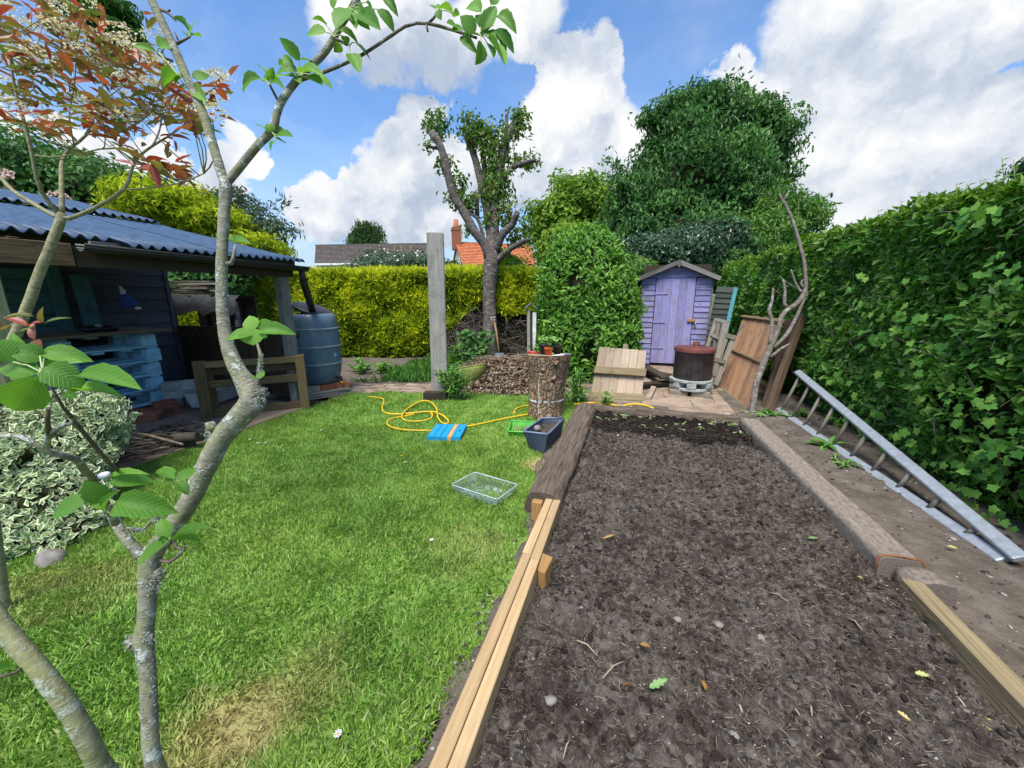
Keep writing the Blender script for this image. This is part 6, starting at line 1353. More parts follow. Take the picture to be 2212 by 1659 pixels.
# trunk from the ground up to the fork
pts = [(331, 1640, 27), (324, 1560, 26), (320, 1470, 25.5), (314, 1405, 29), (309, 1380, 32), (316, 1340, 27), (318, 1290, 29), (322, 1262, 34), (322, 1235, 33), (330, 1195, 34), (365, 1150, 32), (408, 1085, 32), (445, 1010, 33), (480, 945, 33), (522, 897, 36), (546, 868, 40), (538, 838, 34), (516, 805, 26), (496, 760, 22), (483, 700, 18.5), (479, 620, 18), (480, 540, 17), (485, 450, 17.5), (488, 402, 20), (487, 385, 17)]
p = [base, base.lerp(P(331, 1640, AT), .55)+Vector((.005, 0, 0))]+[P(x, y, AT) for x, y, r in pts]; r = [.028, .022]+[q[2]/FPX*AT*offk(q[0]) for q in pts]
p, r = interp(p, r, .015); MB().tube(p, r, 18, rough=.045, seed=4).build('trunk', 'apple_bark', at_)
aplimb('limb', [(488, 405, 15), (465, 330, 15), (440, 250, 15), (405, 170, 14), (370, 90, 14), (332, 10, 14), (312, -35, 13)], 'apple_bark')
aplimb('limb', [(486, 400, 13), (530, 346, 13), (560, 310, 12), (588, 284, 12), (604, 228, 11.5), (637, 178, 10.5), (678, 137, 10), (705, 109, 9.5), (739, 51, 9), (760, 20, 8.5), (785, -30, 8)], 'apple_bark')
aplimb('branch', [(640, 176, 6), (672, 165, 5.5), (705, 154, 5), (774, 123, 4.6), (842, 79, 4.3), (875, 57, 4.2), (900, 50, 4), (927, 51, 4), (979, 65, 4), (1030, 82, 3.6)], 'apple_twig', 9)
m = MB()
for x, y, rr in ((285, 1385, 20), (295, 1395, 18), (345, 1240, 18), (545, 855, 26), (568, 850, 16), (300, 1200, 15), (460, 925, 12)): m.blob(P(x, y, AT-.005), rr/FPX*AT*offk(x), x, 14, 11, .5, 4)
m.build('burr', 'apple_bark', at_)
for pts, mt in (([(326, 1215, 22), (292, 1185, 18), (262, 1150, 18), (243, 1115, 16), (238, 1105, 14)], 'apple_bark'), ([(296, 1190, 5), (275, 1140, 5), (305, 1147, 5), (322, 1130, 5.5), (340, 1112, 6), (345, 1100, 4)], 'apple_bark'), ([(338, 1205, 7), (365, 1215, 6), (390, 1195, 6), (400, 1180, 5)], 'apple_twig'), ([(370, 1160, 5), (380, 1180, 6), (395, 1188, 6)], 'apple_twig'),
                ([(480, 955, 11), (465, 945, 13), (456, 925, 14), (452, 912, 13)], 'apple_bark'), ([(548, 850, 10), (558, 815, 7), (562, 790, 7), (564, 767, 6), (558, 750, 4), (555, 740, 2.5)], 'apple_bark'), ([(487, 570, 7), (500, 568, 7), (506, 545, 5), (509, 528, 3)], 'apple_bark'),
                ([(603, 222, 4), (594, 205, 4), (585, 188, 3.5), (582, 180, 2)], 'apple_twig'), ([(372, 132, 5), (355, 125, 4), (341, 117, 3.5), (338, 110, 2)], 'apple_twig'), ([(381, 94, 6), (395, 88, 4), (411, 79, 3)], 'apple_twig'), ([(384, 85, 3), (377, 68, 1.5)], 'apple_twig'), ([(340, 18, 5), (360, 26, 5), (381, 46, 2)], 'apple_twig'), ([(362, 26, 3), (368, 21, 3)], 'apple_twig'),
                ([(926, 50, 4), (938, 38, 3.5), (945, 25, 2.5)], 'apple_twig'), ([(921, 52, 3), (924, 68, 3)], 'apple_twig'), ([(720, 82, 5), (738, 90, 4), (750, 98, 3)], 'apple_twig'), ([(592, 270, 5), (596, 285, 4)], 'apple_twig')): aplimb('spur', pts, mt, 8, .012)
# crusty lichen tufts on the bark
leafmat('lichen', [(.18, .20, .16), (.30, .33, .28), (.42, .46, .40)], .1, .95, .1)
LP = []
for (x, y, sx, sy, k, rr) in ((285, 1388, 16, 16, 260, 18), (318, 1380, 24, 12, 160, 26), (345, 1240, 14, 14, 160, 14), (322, 1262, 28, 22, 200, 28), (300, 1200, 12, 16, 120, 10), (455, 935, 14, 22, 320, 14), (548, 858, 30, 18, 420, 30), (340, 1120, 14, 16, 140, 6), (300, 1145, 20, 6, 90, 5), (562, 785, 7, 22, 120, 6), (120, 975, 60, 14, 0, 8), (262, 1150, 12, 20, 50, 10), (480, 640, 16, 60, 60, 15), (320, 1480, 22, 60, 60, 24)):
    for _ in range(k): px = x+max(-.8, min(.8, random.gauss(0, .45)))*sx; py = y+max(-1, min(1, random.gauss(0, .5)))*sy; LP.append(P(px, py, AT-rr/FPX*AT*random.uniform(.36, .6)))
pos = V3(LP); n = len(pos); v, f = leaves_np(pos, unit(rv(n)), unit(rv(n)+V3([.3, -.8, .3])), RNG.uniform(.0025, .0055, n), RNG.uniform(.002, .004, n), .4, .3); npmesh('lichen', v, f, 'lichen', at_, rnd=np.repeat(RNG.uniform(0, 1, n), 4), kind='stuff')
# near left fruiting branches (closer to the lens)
for pts, mt in (([(-60, 935, 11, .55), (0, 941, 11, .55), (39, 941, 12, .55), (78, 960, 13, .56), (117, 980, 13, .57), (164, 992, 13, .60), (184, 1019, 14, .66), (200, 1035, 13, .70), (250, 1130, 14, .82)], 'apple_bark'), ([(100, 968, 12, .56), (105, 937, 11, .55), (133, 920, 9, .55), (165, 912, 7, .55)], 'apple_bark'), ([(106, 940, 9, .55), (102, 905, 9, .54), (104, 882, 8, .53)], 'apple_twig'),
                ([(262, 1020, 6, .7), (242, 1007, 7, .64), (215, 976, 8, .6), (176, 929, 8, .55), (150, 895, 7, .52), (137, 882, 6, .5), (115, 843, 5, .49), (93, 806, 4, .48)], 'apple_twig')): aplimb('branch', pts, mt, 9, .015)
# big single leaves: (stalk end, tip, width, depth)
ALS = [leafmesh('apple_leaf', 'apple_leaf', *q) for q in ((.34, .16, 9, .035, .85), (.55, .30, 9, .05, .75), (.16, .05, 9, .045, .95), (.42, -.10, 9, .04, .8))]
NEAR = [(86, 762, 200, 775, 34, .50), (95, 775, 18, 752, 36, .50), (82, 812, 26, 893, 62, .47), (168, 811, 316, 856, 40, .49), (152, 848, 258, 843, 24, .50), (95, 794, 180, 835, 46, .48), (90, 800, 158, 768, 22, .50), (28, 782, -22, 735, 56, .48), (82, 808, -5, 790, 40, .49), (122, 796, 166, 774, 22, .50), (84, 862, 108, 865, 16, .5), (140, 850, 168, 862, 16, .51), (30, 800, 70, 840, 20, .5), (60, 770, 20, 720, 20, .51),
        (227, 1085, 182, 1038, 34, .66), (234, 1042, 334, 1043, 26, .66), (234, 1034, 314, 1016, 16, .67), (252, 1084, 367, 1102, 44, .64), (190, 1074, 108, 1118, 36, .66), (235, 1108, 278, 1104, 20, .65), (222, 1100, 200, 1075, 14, .66), (228, 1100, 236, 1062, 14, .66), (383, 1039, 424, 1010, 20, .74), (378, 1036, 345, 1020, 18, .74), (378, 1040, 338, 1052, 20, .74), (388, 1042, 406, 1066, 16, .74), (376, 1034, 352, 1005, 16, .75),
        (367, 1160, 350, 1122, 26, .78), (375, 1166, 447, 1130, 22, .78), (375, 1168, 432, 1160, 18, .78), (366, 1168, 288, 1224, 30, .76), (362, 1166, 338, 1172, 12, .78),
        (552, 721, 484, 730, 24, .80), (558, 718, 632, 711, 28, .80), (549, 713, 537, 681, 28, .80), (543, 709, 549, 746, 40, .79), (558, 704, 587, 694, 16, .81), (558, 730, 578, 722, 14, .8), (560, 818, 570, 800, 12, .82), (556, 820, 540, 815, 12, .82), (508, 524, 498, 508, 14, .84), (510, 524, 538, 520, 14, .84), (508, 522, 522, 508, 14, .84),
        (647, 132, 602, 84, 24, .85), (637, 154, 608, 113, 16, .85), (644, 158, 592, 148, 30, .85), (637, 168, 592, 165, 22, .85), (658, 167, 700, 192, 24, .84), (671, 161, 719, 186, 28, .85), (648, 158, 694, 148, 24, .84), (690, 140, 644, 126, 22, .86), (640, 172, 652, 186, 10, .85), (630, 160, 604, 128, 20, .86),
        (564, 170, 511, 186, 24, .84), (586, 172, 556, 138, 18, .84), (582, 176, 590, 142, 14, .85), (578, 180, 562, 166, 14, .84), (588, 180, 608, 178, 10, .84), (588, 288, 551, 267, 16, .85), (596, 294, 636, 302, 20, .85), (588, 286, 576, 266, 18, .85), (594, 306, 580, 322, 12, .85), (596, 290, 612, 275, 14, .86), (598, 300, 616, 312, 12, .85),
        (705, 70, 658, 72, 26, .85), (705, 55, 678, 33, 12, .85), (752, 18, 724, 60, 32, .84), (774, 31, 827, 77, 30, .84), (815, 20, 854, 66, 24, .84), (733, 66, 776, 86, 18, .85), (767, 92, 803, 131, 24, .84), (757, 116, 778, 165, 24, .84), (772, 15, 790, 56, 28, .85), (832, -8, 854, 22, 18, .85), (765, -5, 752, 25, 24, .86), (742, 78, 752, 100, 14, .85), (745, 40, 782, 48, 20, .86), (790, 5, 812, 30, 24, .85), (736, 95, 722, 112, 16, .85), (760, 45, 770, 70, 16, .85), (720, 20, 728, -15, 26, .85),
        (1040, 27, 1004, 6, 28, .84), (1027, 72, 994, 33, 34, .84), (1044, 72, 1072, 19, 26, .84), (1068, 65, 1114, 110, 26, .84), (1074, 34, 1114, 56, 24, .85), (1071, 68, 1096, 115, 22, .84), (1054, 82, 1085, 151, 26, .84), (1040, 92, 1032, 138, 26, .84), (1003, 75, 1021, 105, 18, .85), (1052, 92, 1068, 124, 18, .85), (990, 64, 963, 54, 20, .85), (945, 22, 952, 41, 14, .85), (946, 20, 977, 17, 20, .85), (941, 20, 926, 8, 12, .85), (979, 28, 995, 34, 12, .85), (1050, 70, 1075, 84, 22, .84), (1046, 60, 1030, 30, 24, .85), (1060, 10, 1080, -14, 20, .85), (1000, 60, 976, 72, 16, .84), (1036, 74, 1064, 50, 22, .85),
        (407, 68, 383, 30, 12, .86), (411, 73, 420, 47, 20, .86), (413, 76, 437, 85, 7, .86), (344, 104, 380, 90, 26, .84), (384, 162, 352, 168, 24, .84), (416, 169, 453, 161, 22, .88), (419, 186, 455, 227, 22, .87), (338, 112, 286, 94, 8, .86), (400, 165, 372, 176, 14, .87), (408, 82, 398, 70, 6, .86), (-5, 1448, 22, 1440, 22, .6)]
Ms = []; TW = MB()
for i, (x0, y0, x1, y1, wd_, t) in enumerate(NEAR):
    rr = random.Random(i); a, b_ = P(x0, y0, t), P(x1, y1, t+rr.uniform(-.03, .035)); d = b_-a
    view = (CAMP-a).normalized(); nrm = Vector((0, 0, 1))*.75+view*.75+Vector((rr.gauss(0, .3), rr.gauss(0, .3), 0))
    if abs(nrm.normalized().dot(d.normalized())) > .92: nrm = view
    wm = max(wd_, 13)/FPX*t*1.28; Ms.append(frame(a, d, nrm, d.length, wm, d.length*.8))
for j in range(4): copies(ALS[j], Ms[j::4], at_, 'leaf')
HUBS = [(93, 806, .49), (228, 1102, .66), (378, 1038, .75), (369, 1164, .78), (555, 738, .80), (644, 164, .85), (582, 184, .84), (594, 295, .85), (722, 80, .85), (750, 20, .85), (755, 98, .85), (1038, 76, .84), (945, 24, .85), (410, 79, .86), (340, 112, .85)]
for i, (x0, y0, x1, y1, wd_, t) in enumerate(NEAR):
    h = min(HUBS, key=lambda q: (q[0]-x0)**2+(q[1]-y0)**2)
    if math.hypot(h[0]-x0, h[1]-y0) < 75: a, b_ = P(h[0], h[1], h[2]), P(x0, y0, t); TW.tube([a, a.lerp(b_, .5)+Vector((0, 0, .003)), b_], [.0013, .0011, .0010], 5, cap=False)
TW.build('leaf_stalks', 'stem_pale', at_)
# blossom remnants
MB().blob(P(225, 1027, .66), (.009, .009, .006), 2).build('petal', 'white_fabric', at_)
# second leaning stem from the same base
ls_ = [P(x, y, t) for x, y, t in ((-75, 1225, .80), (0, 1345, .80), (70, 1430, .80), (135, 1510, .81), (190, 1600, .83), (235, 1680, .86))]+[base+Vector((-.03, .0, .10)), base+Vector((-.01, 0, -.02))]
p, r = interp(ls_, [.0155, .0155, .016, .017, .018, .019, .021, .026], .02); MB().tube(p, r, 18, rough=.05, seed=9).build('leaning_stem', 'mossy_bark', at_)
aplimb('spur', [(60, 1430, 7, .80), (30, 1455, 7, .77), (-10, 1462, 7, .75)], 'apple_twig', 8, .012)

# ---- photinia
PT = 1.62
ph_ = thing('photinia_tree', 'red leaved small tree with cream flower heads at the upper left', 'tree', P(-20, 900, PT)*1.0); ph_.location.z = 0; ORG[ph_] = Vector(ph_.location)
def plimb(name, pts, n=10, t=PT, dt=0):
    p = [P(x, y, t+dt*i/len(pts)) for i, (x, y, r) in enumerate(pts)]; r = [q[2]/FPX*t*.5 for q in pts]; p, r = interp(p, r, .03); return MB().tube(p, r, n, rough=.04, seed=int(abs(pts[-1][0]))).build(name, 'photinia_bark', ph_), p
b0 = P(-75, 1100, PT); b0.z = -.02
p = [b0]+[P(x, y, PT) for x, y, r in ((-40, 870, 22), (25, 742, 20), (60, 660, 18), (85, 590, 17.5), (110, 530, 17), (130, 478, 17), (134, 460, 14))]; r = [.026]+[q/FPX*PT*.5 for q in (22, 20, 18, 17.5, 17, 17, 14)]
p, r = interp(p, r, .03); MB().tube(p, r, 14, rough=.04).build('trunk', 'photinia_bark', ph_)
LB = [[(132, 470, 10), (117, 466, 9), (73, 441, 8.5), (32, 415, 8), (10, 393, 7), (-30, 350, 6)], [(132, 466, 9), (107, 439, 8), (90, 415, 7.5), (80, 385, 7), (70, 337, 6.5), (56, 278, 6), (38, 214, 5), (25, 150, 4), (20, 80, 3)], [(134, 460, 10), (133, 378, 8.5), (135, 346, 7.5), (155, 316, 6), (188, 290, 5), (196, 235, 4), (220, 190, 3), (230, 130, 2.5)], [(134, 470, 10), (150, 472, 9), (195, 454, 8.5), (244, 427, 8), (268, 408, 7.5), (278, 390, 7), (293, 346, 6), (328, 316, 5), (366, 293, 4), (410, 258, 3), (430, 220, 2)],
      [(150, 318, 5), (110, 280, 4), (90, 230, 3.5), (70, 170, 3), (80, 100, 2.5), (95, 40, 2)], [(290, 350, 4), (250, 320, 3.5), (215, 322, 3), (180, 330, 2)], [(330, 315, 4), (345, 280, 3), (350, 230, 2.5), (340, 180, 2)], [(190, 290, 4), (240, 290, 3.5), (290, 270, 3), (330, 240, 2)], [(68, 335, 4), (110, 340, 3.5), (150, 335, 3), (200, 330, 2)], [(268, 410, 4), (330, 405, 3), (390, 395, 2.5), (440, 375, 2)], [(55, 278, 4), (10, 240, 3), (-30, 200, 3)], [(200, 230, 3), (260, 190, 2.5), (310, 140, 2), (330, 100, 1.6)], [(160, 314, 3), (150, 250, 2.5), (160, 190, 2), (165, 120, 1.6)]]
paths = []
for i, pts in enumerate(LB): o_, q = plimb('branch', pts, 8, PT, [(0, -.25, .2, .1, .25, -.15, .2, -.2, .1, -.2, .3, .25, -.3)[i]][0]); paths.append(q)
PL = leafmesh('photinia_leaf', 'photinia_leaf', .25, .2, 5, 0, .75)
# twig ends: (pixel x, y)
rs = random.Random(11); tips = []
regions = [(20, 60, 60, 60, 14), (110, 40, 70, 50, 13), (200, 110, 70, 60, 14), (90, 150, 90, 50, 14), (40, 210, 60, 50, 8), (280, 130, 60, 70, 12), (180, 220, 90, 40, 12), (330, 210, 70, 50, 14), (400, 250, 60, 40, 12), (440, 230, 45, 50, 10), (370, 355, 60, 18, 9), (250, 280, 70, 35, 10), (120, 270, 60, 40, 8)]
for x, y, sx, sy, k in regions:
    for _ in range(k): tips.append((x+rs.gauss(0, sx*.55), y+rs.gauss(0, sy*.5), PT+rs.uniform(-.35, .4)))
rs.shuffle(tips)
allp = [q for pa in paths for q in pa[len(pa)//3:]]; twm = MB(); Ms = []; FP = []
for (x, y, t) in tips:
    e = P(x, y, t); low = [q for q in allp if q.z < e.z+.02] or allp; s0 = min(low, key=lambda q: (q-e).length)
    midp = s0.lerp(e, .55)+Vector((rs.uniform(-.03, .03), rs.uniform(-.03, .03), -.03)); pth = interp([s0, midp, e], [1, 1, 1], .04)[0]; twm.tube(pth, [.0026-.0016*i/len(pth) for i in range(len(pth))], 5, cap=False)
    nl = 2 if len(Ms) < 286 else 0; a0 = rs.uniform(0, 6.28)
    for k in range(nl):
        a = a0+k*2.2; d = Vector((math.cos(a), math.sin(a), rs.uniform(-.25, .6))); L = rs.uniform(.05, .088); Ms.append(frame(e-Vector((0, 0, .01)), d, Vector((0, 0, 1))+Vector((rs.gauss(0, .3), rs.gauss(0, .3), 0)), L, L*.38))
    if y < 310 and rs.random() < .42: FP.append(e+Vector((0, 0, .02)))
twm.build('twigs', 'photinia_bark', ph_); copies(PL, Ms[:300], ph_, 'leaf')
pos = np.repeat(V3([P(*q) for q in tips]), 3, 0)+rv(len(tips)*3, .035); n = len(pos); l = RNG.uniform(.045, .085, n)
v, f = leaves6_np(pos, unit(rv(n)*V3([1, 1, .5])+V3([0, 0, .1])), unit(rv(n, .4)+V3([0, 0, 1.])), l, l*.36, .15, .2); npmesh('foliage', v, f, 'photinia_stuff', ph_, rnd=np.repeat(RNG.uniform(0, 1, n), 6), kind='stuff')
A_ = []
for e in FP:
    k = 95; a = RNG.uniform(0, 6.283, k); r_ = np.sqrt(RNG.uniform(0, 1, k))*.05; A_.append(np.stack([e.x+np.cos(a)*r_, e.y+np.sin(a)*r_, e.z+.022*(1-(r_/.05)**2)+RNG.normal(0, .005, k)], 1))
pos = np.concatenate(A_); n = len(pos); v, f = leaves_np(pos, unit(rv(n)), unit(rv(n, .5)+V3([0, 0, 1.])), RNG.uniform(.007, .012, n), .008, .1, 0); npmesh('flower_heads', v, f, 'photinia_flower', ph_, rnd=np.repeat(RNG.uniform(0, 1, n), 4), kind='stuff')
lowr = [(5, 690, .9), (60, 705, .95), (25, 735, .9), (75, 735, .95), (95, 700, .95), (10, 715, .9)]
copies(PL, [frame(P(x, y, t), Vector((rs.uniform(-.2, 1), rs.uniform(-.2, .5), rs.uniform(-.2, .5))), Vector((0, -.4, 1)), .05, .019) for x, y, t in lowr for _ in range(2)], ph_, 'leaf')

# ================================================================ HOUSES
rough_mat('roof_tile_grey', [(.3, (.075, .062, .055)), (.7, (.14, .115, .10))], 3, vary=.3); rough_mat('roof_tile_red', [(.3, (.36, .10, .045)), (.7, (.55, .19, .085))], 2.5, vary=.25); plain('window_glass', (.05, .06, .075), .1, .6)
def tiles(m, a, b_, c, d, nu, nv, lift):
    """courses of lapped tiles on a roof plane a-b (eave) c-d (ridge); each course stands proud of the one above"""
    nrm = (b_-a).cross(d-a).normalized(); nrm = nrm if nrm.z > 0 else -nrm
    for j in range(nv):
        for i in range(nu):
            q = [a.lerp(b_, (i+.02)/nu).lerp(d.lerp(c, (i+.02)/nu), j/nv), a.lerp(b_, (i+.98)/nu).lerp(d.lerp(c, (i+.98)/nu), j/nv), a.lerp(b_, (i+.98)/nu).lerp(d.lerp(c, (i+.98)/nu), (j+1.1)/nv), a.lerp(b_, (i+.02)/nu).lerp(d.lerp(c, (i+.02)/nu), (j+1.1)/nv)]
            w_ = lift*random.uniform(.85, 1.15); m.poly([q[0]+nrm*w_, q[1]+nrm*w_, q[2], q[3]])
GT = 38
h1 = thing('grey_roofed_house', 'pale house with long dark grey tiled roof behind the hedge', 'house', P(800, 637, GT)); h1.location.z = 0; ORG[h1] = Vector(h1.location)
eL, eR, rL, rR = P(679, 571, GT), P(960, 573, GT-1.5), P(682, 530, GT+3.5), P(960, 540, GT+2)
eR.z = eL.z; rR.z = rL.z; m = MB(); tiles(m, eL, eR, rR, rL, 60, 15, .05); m.poly([eL, eR, rR, rL]); m.build('roof', 'roof_tile_grey', h1)
MB().beam(rL, rR, .25, .12).build('ridge', 'roof_tile_grey', h1); MB().beam(eL, eR, .12, .2).build('gutter', 'white_paint', h1)
f0, f1 = Vector((eL.x, eL.y, 0)), Vector((eR.x, eR.y, 0)); inw = (rL-eL); inw.z = 0; inw.normalize(); f0 += inw*.4; f1 += inw*.4
MB().hexa([f0, f1, f1+inw*6, f0+inw*6, Vector((f0.x, f0.y, eL.z)), Vector((f1.x, f1.y, eL.z)), Vector((f1.x, f1.y, eL.z))+inw*6, Vector((f0.x, f0.y, eL.z))+inw*6]).build('wall', 'cream_render', h1)
MB().poly([Vector((f0.x, f0.y, eL.z)), rL, Vector((f0.x, f0.y, eL.z))+inw*6.6]).build('gable', 'cream_render', h1)
bR, bL = rR+inw*4.3, rL+inw*4.3; bR.z = bL.z = eL.z; MB().poly([rL, rR, bR, bL]).build('roof', 'roof_tile_grey', h1)
for f in (.12, .35): q = f0.lerp(f1, f)-inw*.02; MB().box((q.x, q.y, eL.z-1.0), (1.4, .06, 1.1), math.atan2((f1-f0).y, (f1-f0).x)).build('window', 'window_glass', h1)
RT = 33
h2 = thing('red_roofed_house', 'white rendered house with orange red tiled roof and brick chimney', 'house', P(1020, 637, RT)); h2.location.z = 0; ORG[h2] = Vector(h2.location)
# gable end faces left; ridge runs right
a0 = P(985, 524, RT)          # ridge left end
a1 = P(1145, 530, RT+2); a1.z = a0.z
e0 = P(1003, 581, RT-2.6); e1 = P(1165, 588, RT-.6); e1.z = e0.z
k0 = a0+(a0-e0); k0.z = e0.z; k1 = a1+(a1-e1); k1.z = e1.z
m = MB(); tiles(m, e0, e1, a1, a0, 34, 17, .05); m.poly([e0, e1, a1, a0]); m.build('roof', 'roof_tile_red', h2); MB().poly([a0, a1, k1, k0]).build('roof', 'roof_tile_red', h2)
MB().beam(a0, a1, .22, .14).build('ridge', 'roof_tile_red', h2)
s0, s1 = e0.lerp(a0, .06), k0.lerp(a0, .06); gnd = lambda q: Vector((q.x, q.y, 0)); inr = (a1-a0).normalized()
MB().poly([gnd(s0)+inr*.15, s0+inr*.15-Vector((0, 0, .1)), a0+inr*.15-Vector((0, 0, .15)), s1+inr*.15-Vector((0, 0, .1)), gnd(s1)+inr*.15]).build('gable_wall', 'cream_render', h2)
t0, t1 = s0+inr*.15, e1.lerp(a1, .06); t0.z = t1.z = e0.z; MB().poly([gnd(t0), gnd(t1), t1, t0]).build('wall', 'cream_render', h2)
MB().beam(e0, e1, .15, .18).build('gutter', 'white_paint', h2); MB().beam(e0, a0-Vector((0, 0, .05)), .08, .2).build('bargeboard', 'brick_red', h2)
cb = P(986, 520, RT+.1); CH = MB().box((cb.x, cb.y, cb.z+.05), (.75, .95, 1.6), YAW+.2).build('chimney', 'brick_red', h2)
for dz, sx in ((.85, .85), (.98, .78)): MB().box((cb.x, cb.y, cb.z+dz), (sx, sx*1.2, .12), YAW+.2).build('chimney_course', 'brick_red', CH)
MB().lathe((cb.x, cb.y, cb.z+1.04), [(.24, 0), (.19, .65), (.16, .65), (.16, .1)], 12).build('chimney_pot', 'roof_tile_red', CH)
ae = P(997, 500, RT); MB().tube([P(994, 522, RT), P(998, 512, RT), P(998, 496, RT)], .03, 5).tube([P(995, 494, RT), P(1001, 496, RT)], .025, 4).build('aerial', 'galv_metal', h2)
q = e0.lerp(e1, .24); MB().box((q.x, q.y, e0.z-1.6), (.9, .4, 1.2), YAW).build('window', 'window_glass', h2)

# ================================================================ SOIL DETAIL
def icos():
    t = (1+5**.5)/2; v = V3([(-1, t, 0), (1, t, 0), (-1, -t, 0), (1, -t, 0), (0, -1, t), (0, 1, t), (0, -1, -t), (0, 1, -t), (t, 0, -1), (t, 0, 1), (-t, 0, -1), (-t, 0, 1)]); v = unit(v)
    f = V3([(0, 11, 5), (0, 5, 1), (0, 1, 7), (0, 7, 10), (0, 10, 11), (1, 5, 9), (5, 11, 4), (11, 10, 2), (10, 7, 6), (7, 1, 8), (3, 9, 4), (3, 4, 2), (3, 2, 6), (3, 6, 8), (3, 8, 9), (4, 9, 5), (2, 4, 11), (6, 2, 10), (8, 6, 7), (9, 8, 1)]); return v, f
IV, IF = icos()
def clods(n, x0, x1, y0, y1, zf, r0, r1, name, label, pw=3.0, bias=0, keep=None):
    Q = scatter(n, x0, x1, y0, y1)
    if keep is not None: Q = Q[keep(Q)]
    n = len(Q); r = r0+(r1-r0)*RNG.uniform(0, 1, n)**pw; Q[:, 2] = zf(Q)+r*.25
    v = IV[None]*(1+RNG.uniform(-.45, .45, (n, 12, 1)))*r[:, None, None]*RNG.uniform(.55, 1.35, (n, 1, 3))*V3([1, 1, .7])+Q[:, None, :]
    f = (IF[None]+np.arange(n)[:, None, None]*12).reshape(-1, 3)
    rnd = np.clip(RNG.beta(1.6, 2.2, n)+bias+np.where(r < .006, RNG.choice([0, .55], n, p=[.90, .10]), 0), 0, 1)
    npmesh(name, v.reshape(-1, 3), f, 'clod', rnd=np.repeat(rnd, 12), kind='stuff', label=label, smooth=False)
inbed = lambda Q: (Q[:, 0] > -.36) & (Q[:, 0] < 1.27)
clods(26000, -.36, 1.27, .35, 3.72, soil_z, .0018, .016, 'soil_clods', 'dark crumbly soil clods over the bed', 8.0, -.04)
clods(2600, -.36, 1.27, .35, 3.72, lambda p: soil_z(p)+.004, .0015, .0042, 'soil_grit', 'pale grit scattered over the soil', 2, .45)
clods(6000, -.36, 1.2, 3.75, 4.4, soil_z, .003, .018, 'compost_clods', 'black compost crumbs at the far end of the bed', 3, -.75)
clods(2200, 1.42, 2.2, .6, 5.4, lambda p: .0+.035*fbm(p, 5, 5, 3)+.02*fbm(p, 22, 3, 8), .002, .012, 'path_grit', 'small grit on the earth path', 4, .38)
clods(700, -.57, -.46, .5, 4.4, lambda p: np.full(len(p), .033), .002, .009, 'border_grit', 'small grit on the bare strip beside the lawn', 4, .35)
# fibres, straw and roots on the soil
n = 22000; Q = scatter(n, -.36, 1.27, .35, 4.3); Q[:, 2] = soil_z(Q)+.008; v, f = leaves_np(Q, unit(rv(n)*V3([1, 1, .25])), unit(rv(n, .3)+V3([0, 0, 1.])), RNG.uniform(.012, .05, n), .0016, .2, .1)
leafmat('straw', [(.10, .08, .06), (.22, .18, .14), (.36, .31, .24), (.5, .44, .34)], .05, .9, .1); npmesh('soil_fibres', v, f, 'straw', rnd=np.repeat(RNG.beta(1.5, 2.5, n), 4), kind='stuff', label='fine roots and straw scattered over the soil')
def zs(p): return float(soil_z(V3([[p.x, p.y, 0]]))[0])
STN = [(1190, 1535, .020, 'grey'), (1550, 1365, .018, 'grey'), (1462, 1355, .016, ''), (1255, 1330, .008, ''), (1500, 1180, .010, ''), (1640, 1390, .016, ''), (1230, 1100, .012, ''), (1490, 1510, .012, ''), (1090, 1490, .009, ''), (1330, 1100, .010, ''), (1520, 1100, .009, ''), (1580, 1620, .016, ''), (1700, 1480, .010, ''), (1250, 955, .014, '')]
words = ['palest stone lying alone near the lower left soil edge', 'round grey stone in the middle of the soil bed', 'grey stone just left of the middle stone on the soil', 'small tan stone near the pale planks', 'small stone in the upper middle soil', 'stone right of the middle of the soil bed', 'stone on the soil close beside the weathered log', 'pebble beside the green holly leaf on the soil', 'pebble on the soil near the plank bottom', 'pebble on the soil near the log end', 'pebble in the far middle soil', 'grey stone at the bottom centre of the soil', 'pebble right of centre in the soil', 'pebble by the dark seed bed and the log']
for k, (x, y, r, _) in enumerate(STN):
    if k in (4, 7, 8, 9, 10, 12): continue
    q = G(x, y, .03); r *= .85; q.z = zs(q)+r*.25; MB().blob(q, (r*1.25, r, r*.8), k, 10, 8, .22).build('stone', 'pebble', None, q, words[k], 'stone', 'stones on the soil')
# fallen leaves
leafmat('dead_leaf', [(.34, .17, .06), (.45, .26, .10), (.52, .42, .20)], .2, .6, .2, use='obj'); leafmat('green_leaf', [(.10, .26, .07), (.20, .34, .12)], .2, .5, .3, use='obj'); leafmat('yellow_leaf', [(.42, .42, .13), (.50, .50, .24)], .2, .5, .3, use='obj')
def hollymesh(mat):
    m = MB(); k = 12
    side = [(i/k, .5*math.sin(math.pi*(i/k)**.85)**.8*(.62 if i % 3 == 0 else 1.0)) for i in range(k+1)]
    for x, w_ in side: m.v += [Vector((x, -w_, .06+.12*w_)), Vector((x, 0, .0-.05*x)), Vector((x, w_, .06+.12*w_))]
    for i in range(k):
        for j in (0, 1): q = (i*3+j, i*3+j+1, i*3+j+4, i*3+j+3); m.face(q, [(m.v[z].x, m.v[z].y) for z in q], True)
    me = m.mesh('holly_leaf'); me.materials.append(MATS[mat]); return me
HM = {a: hollymesh(a) for a in ('dead_leaf', 'green_leaf', 'yellow_leaf')}
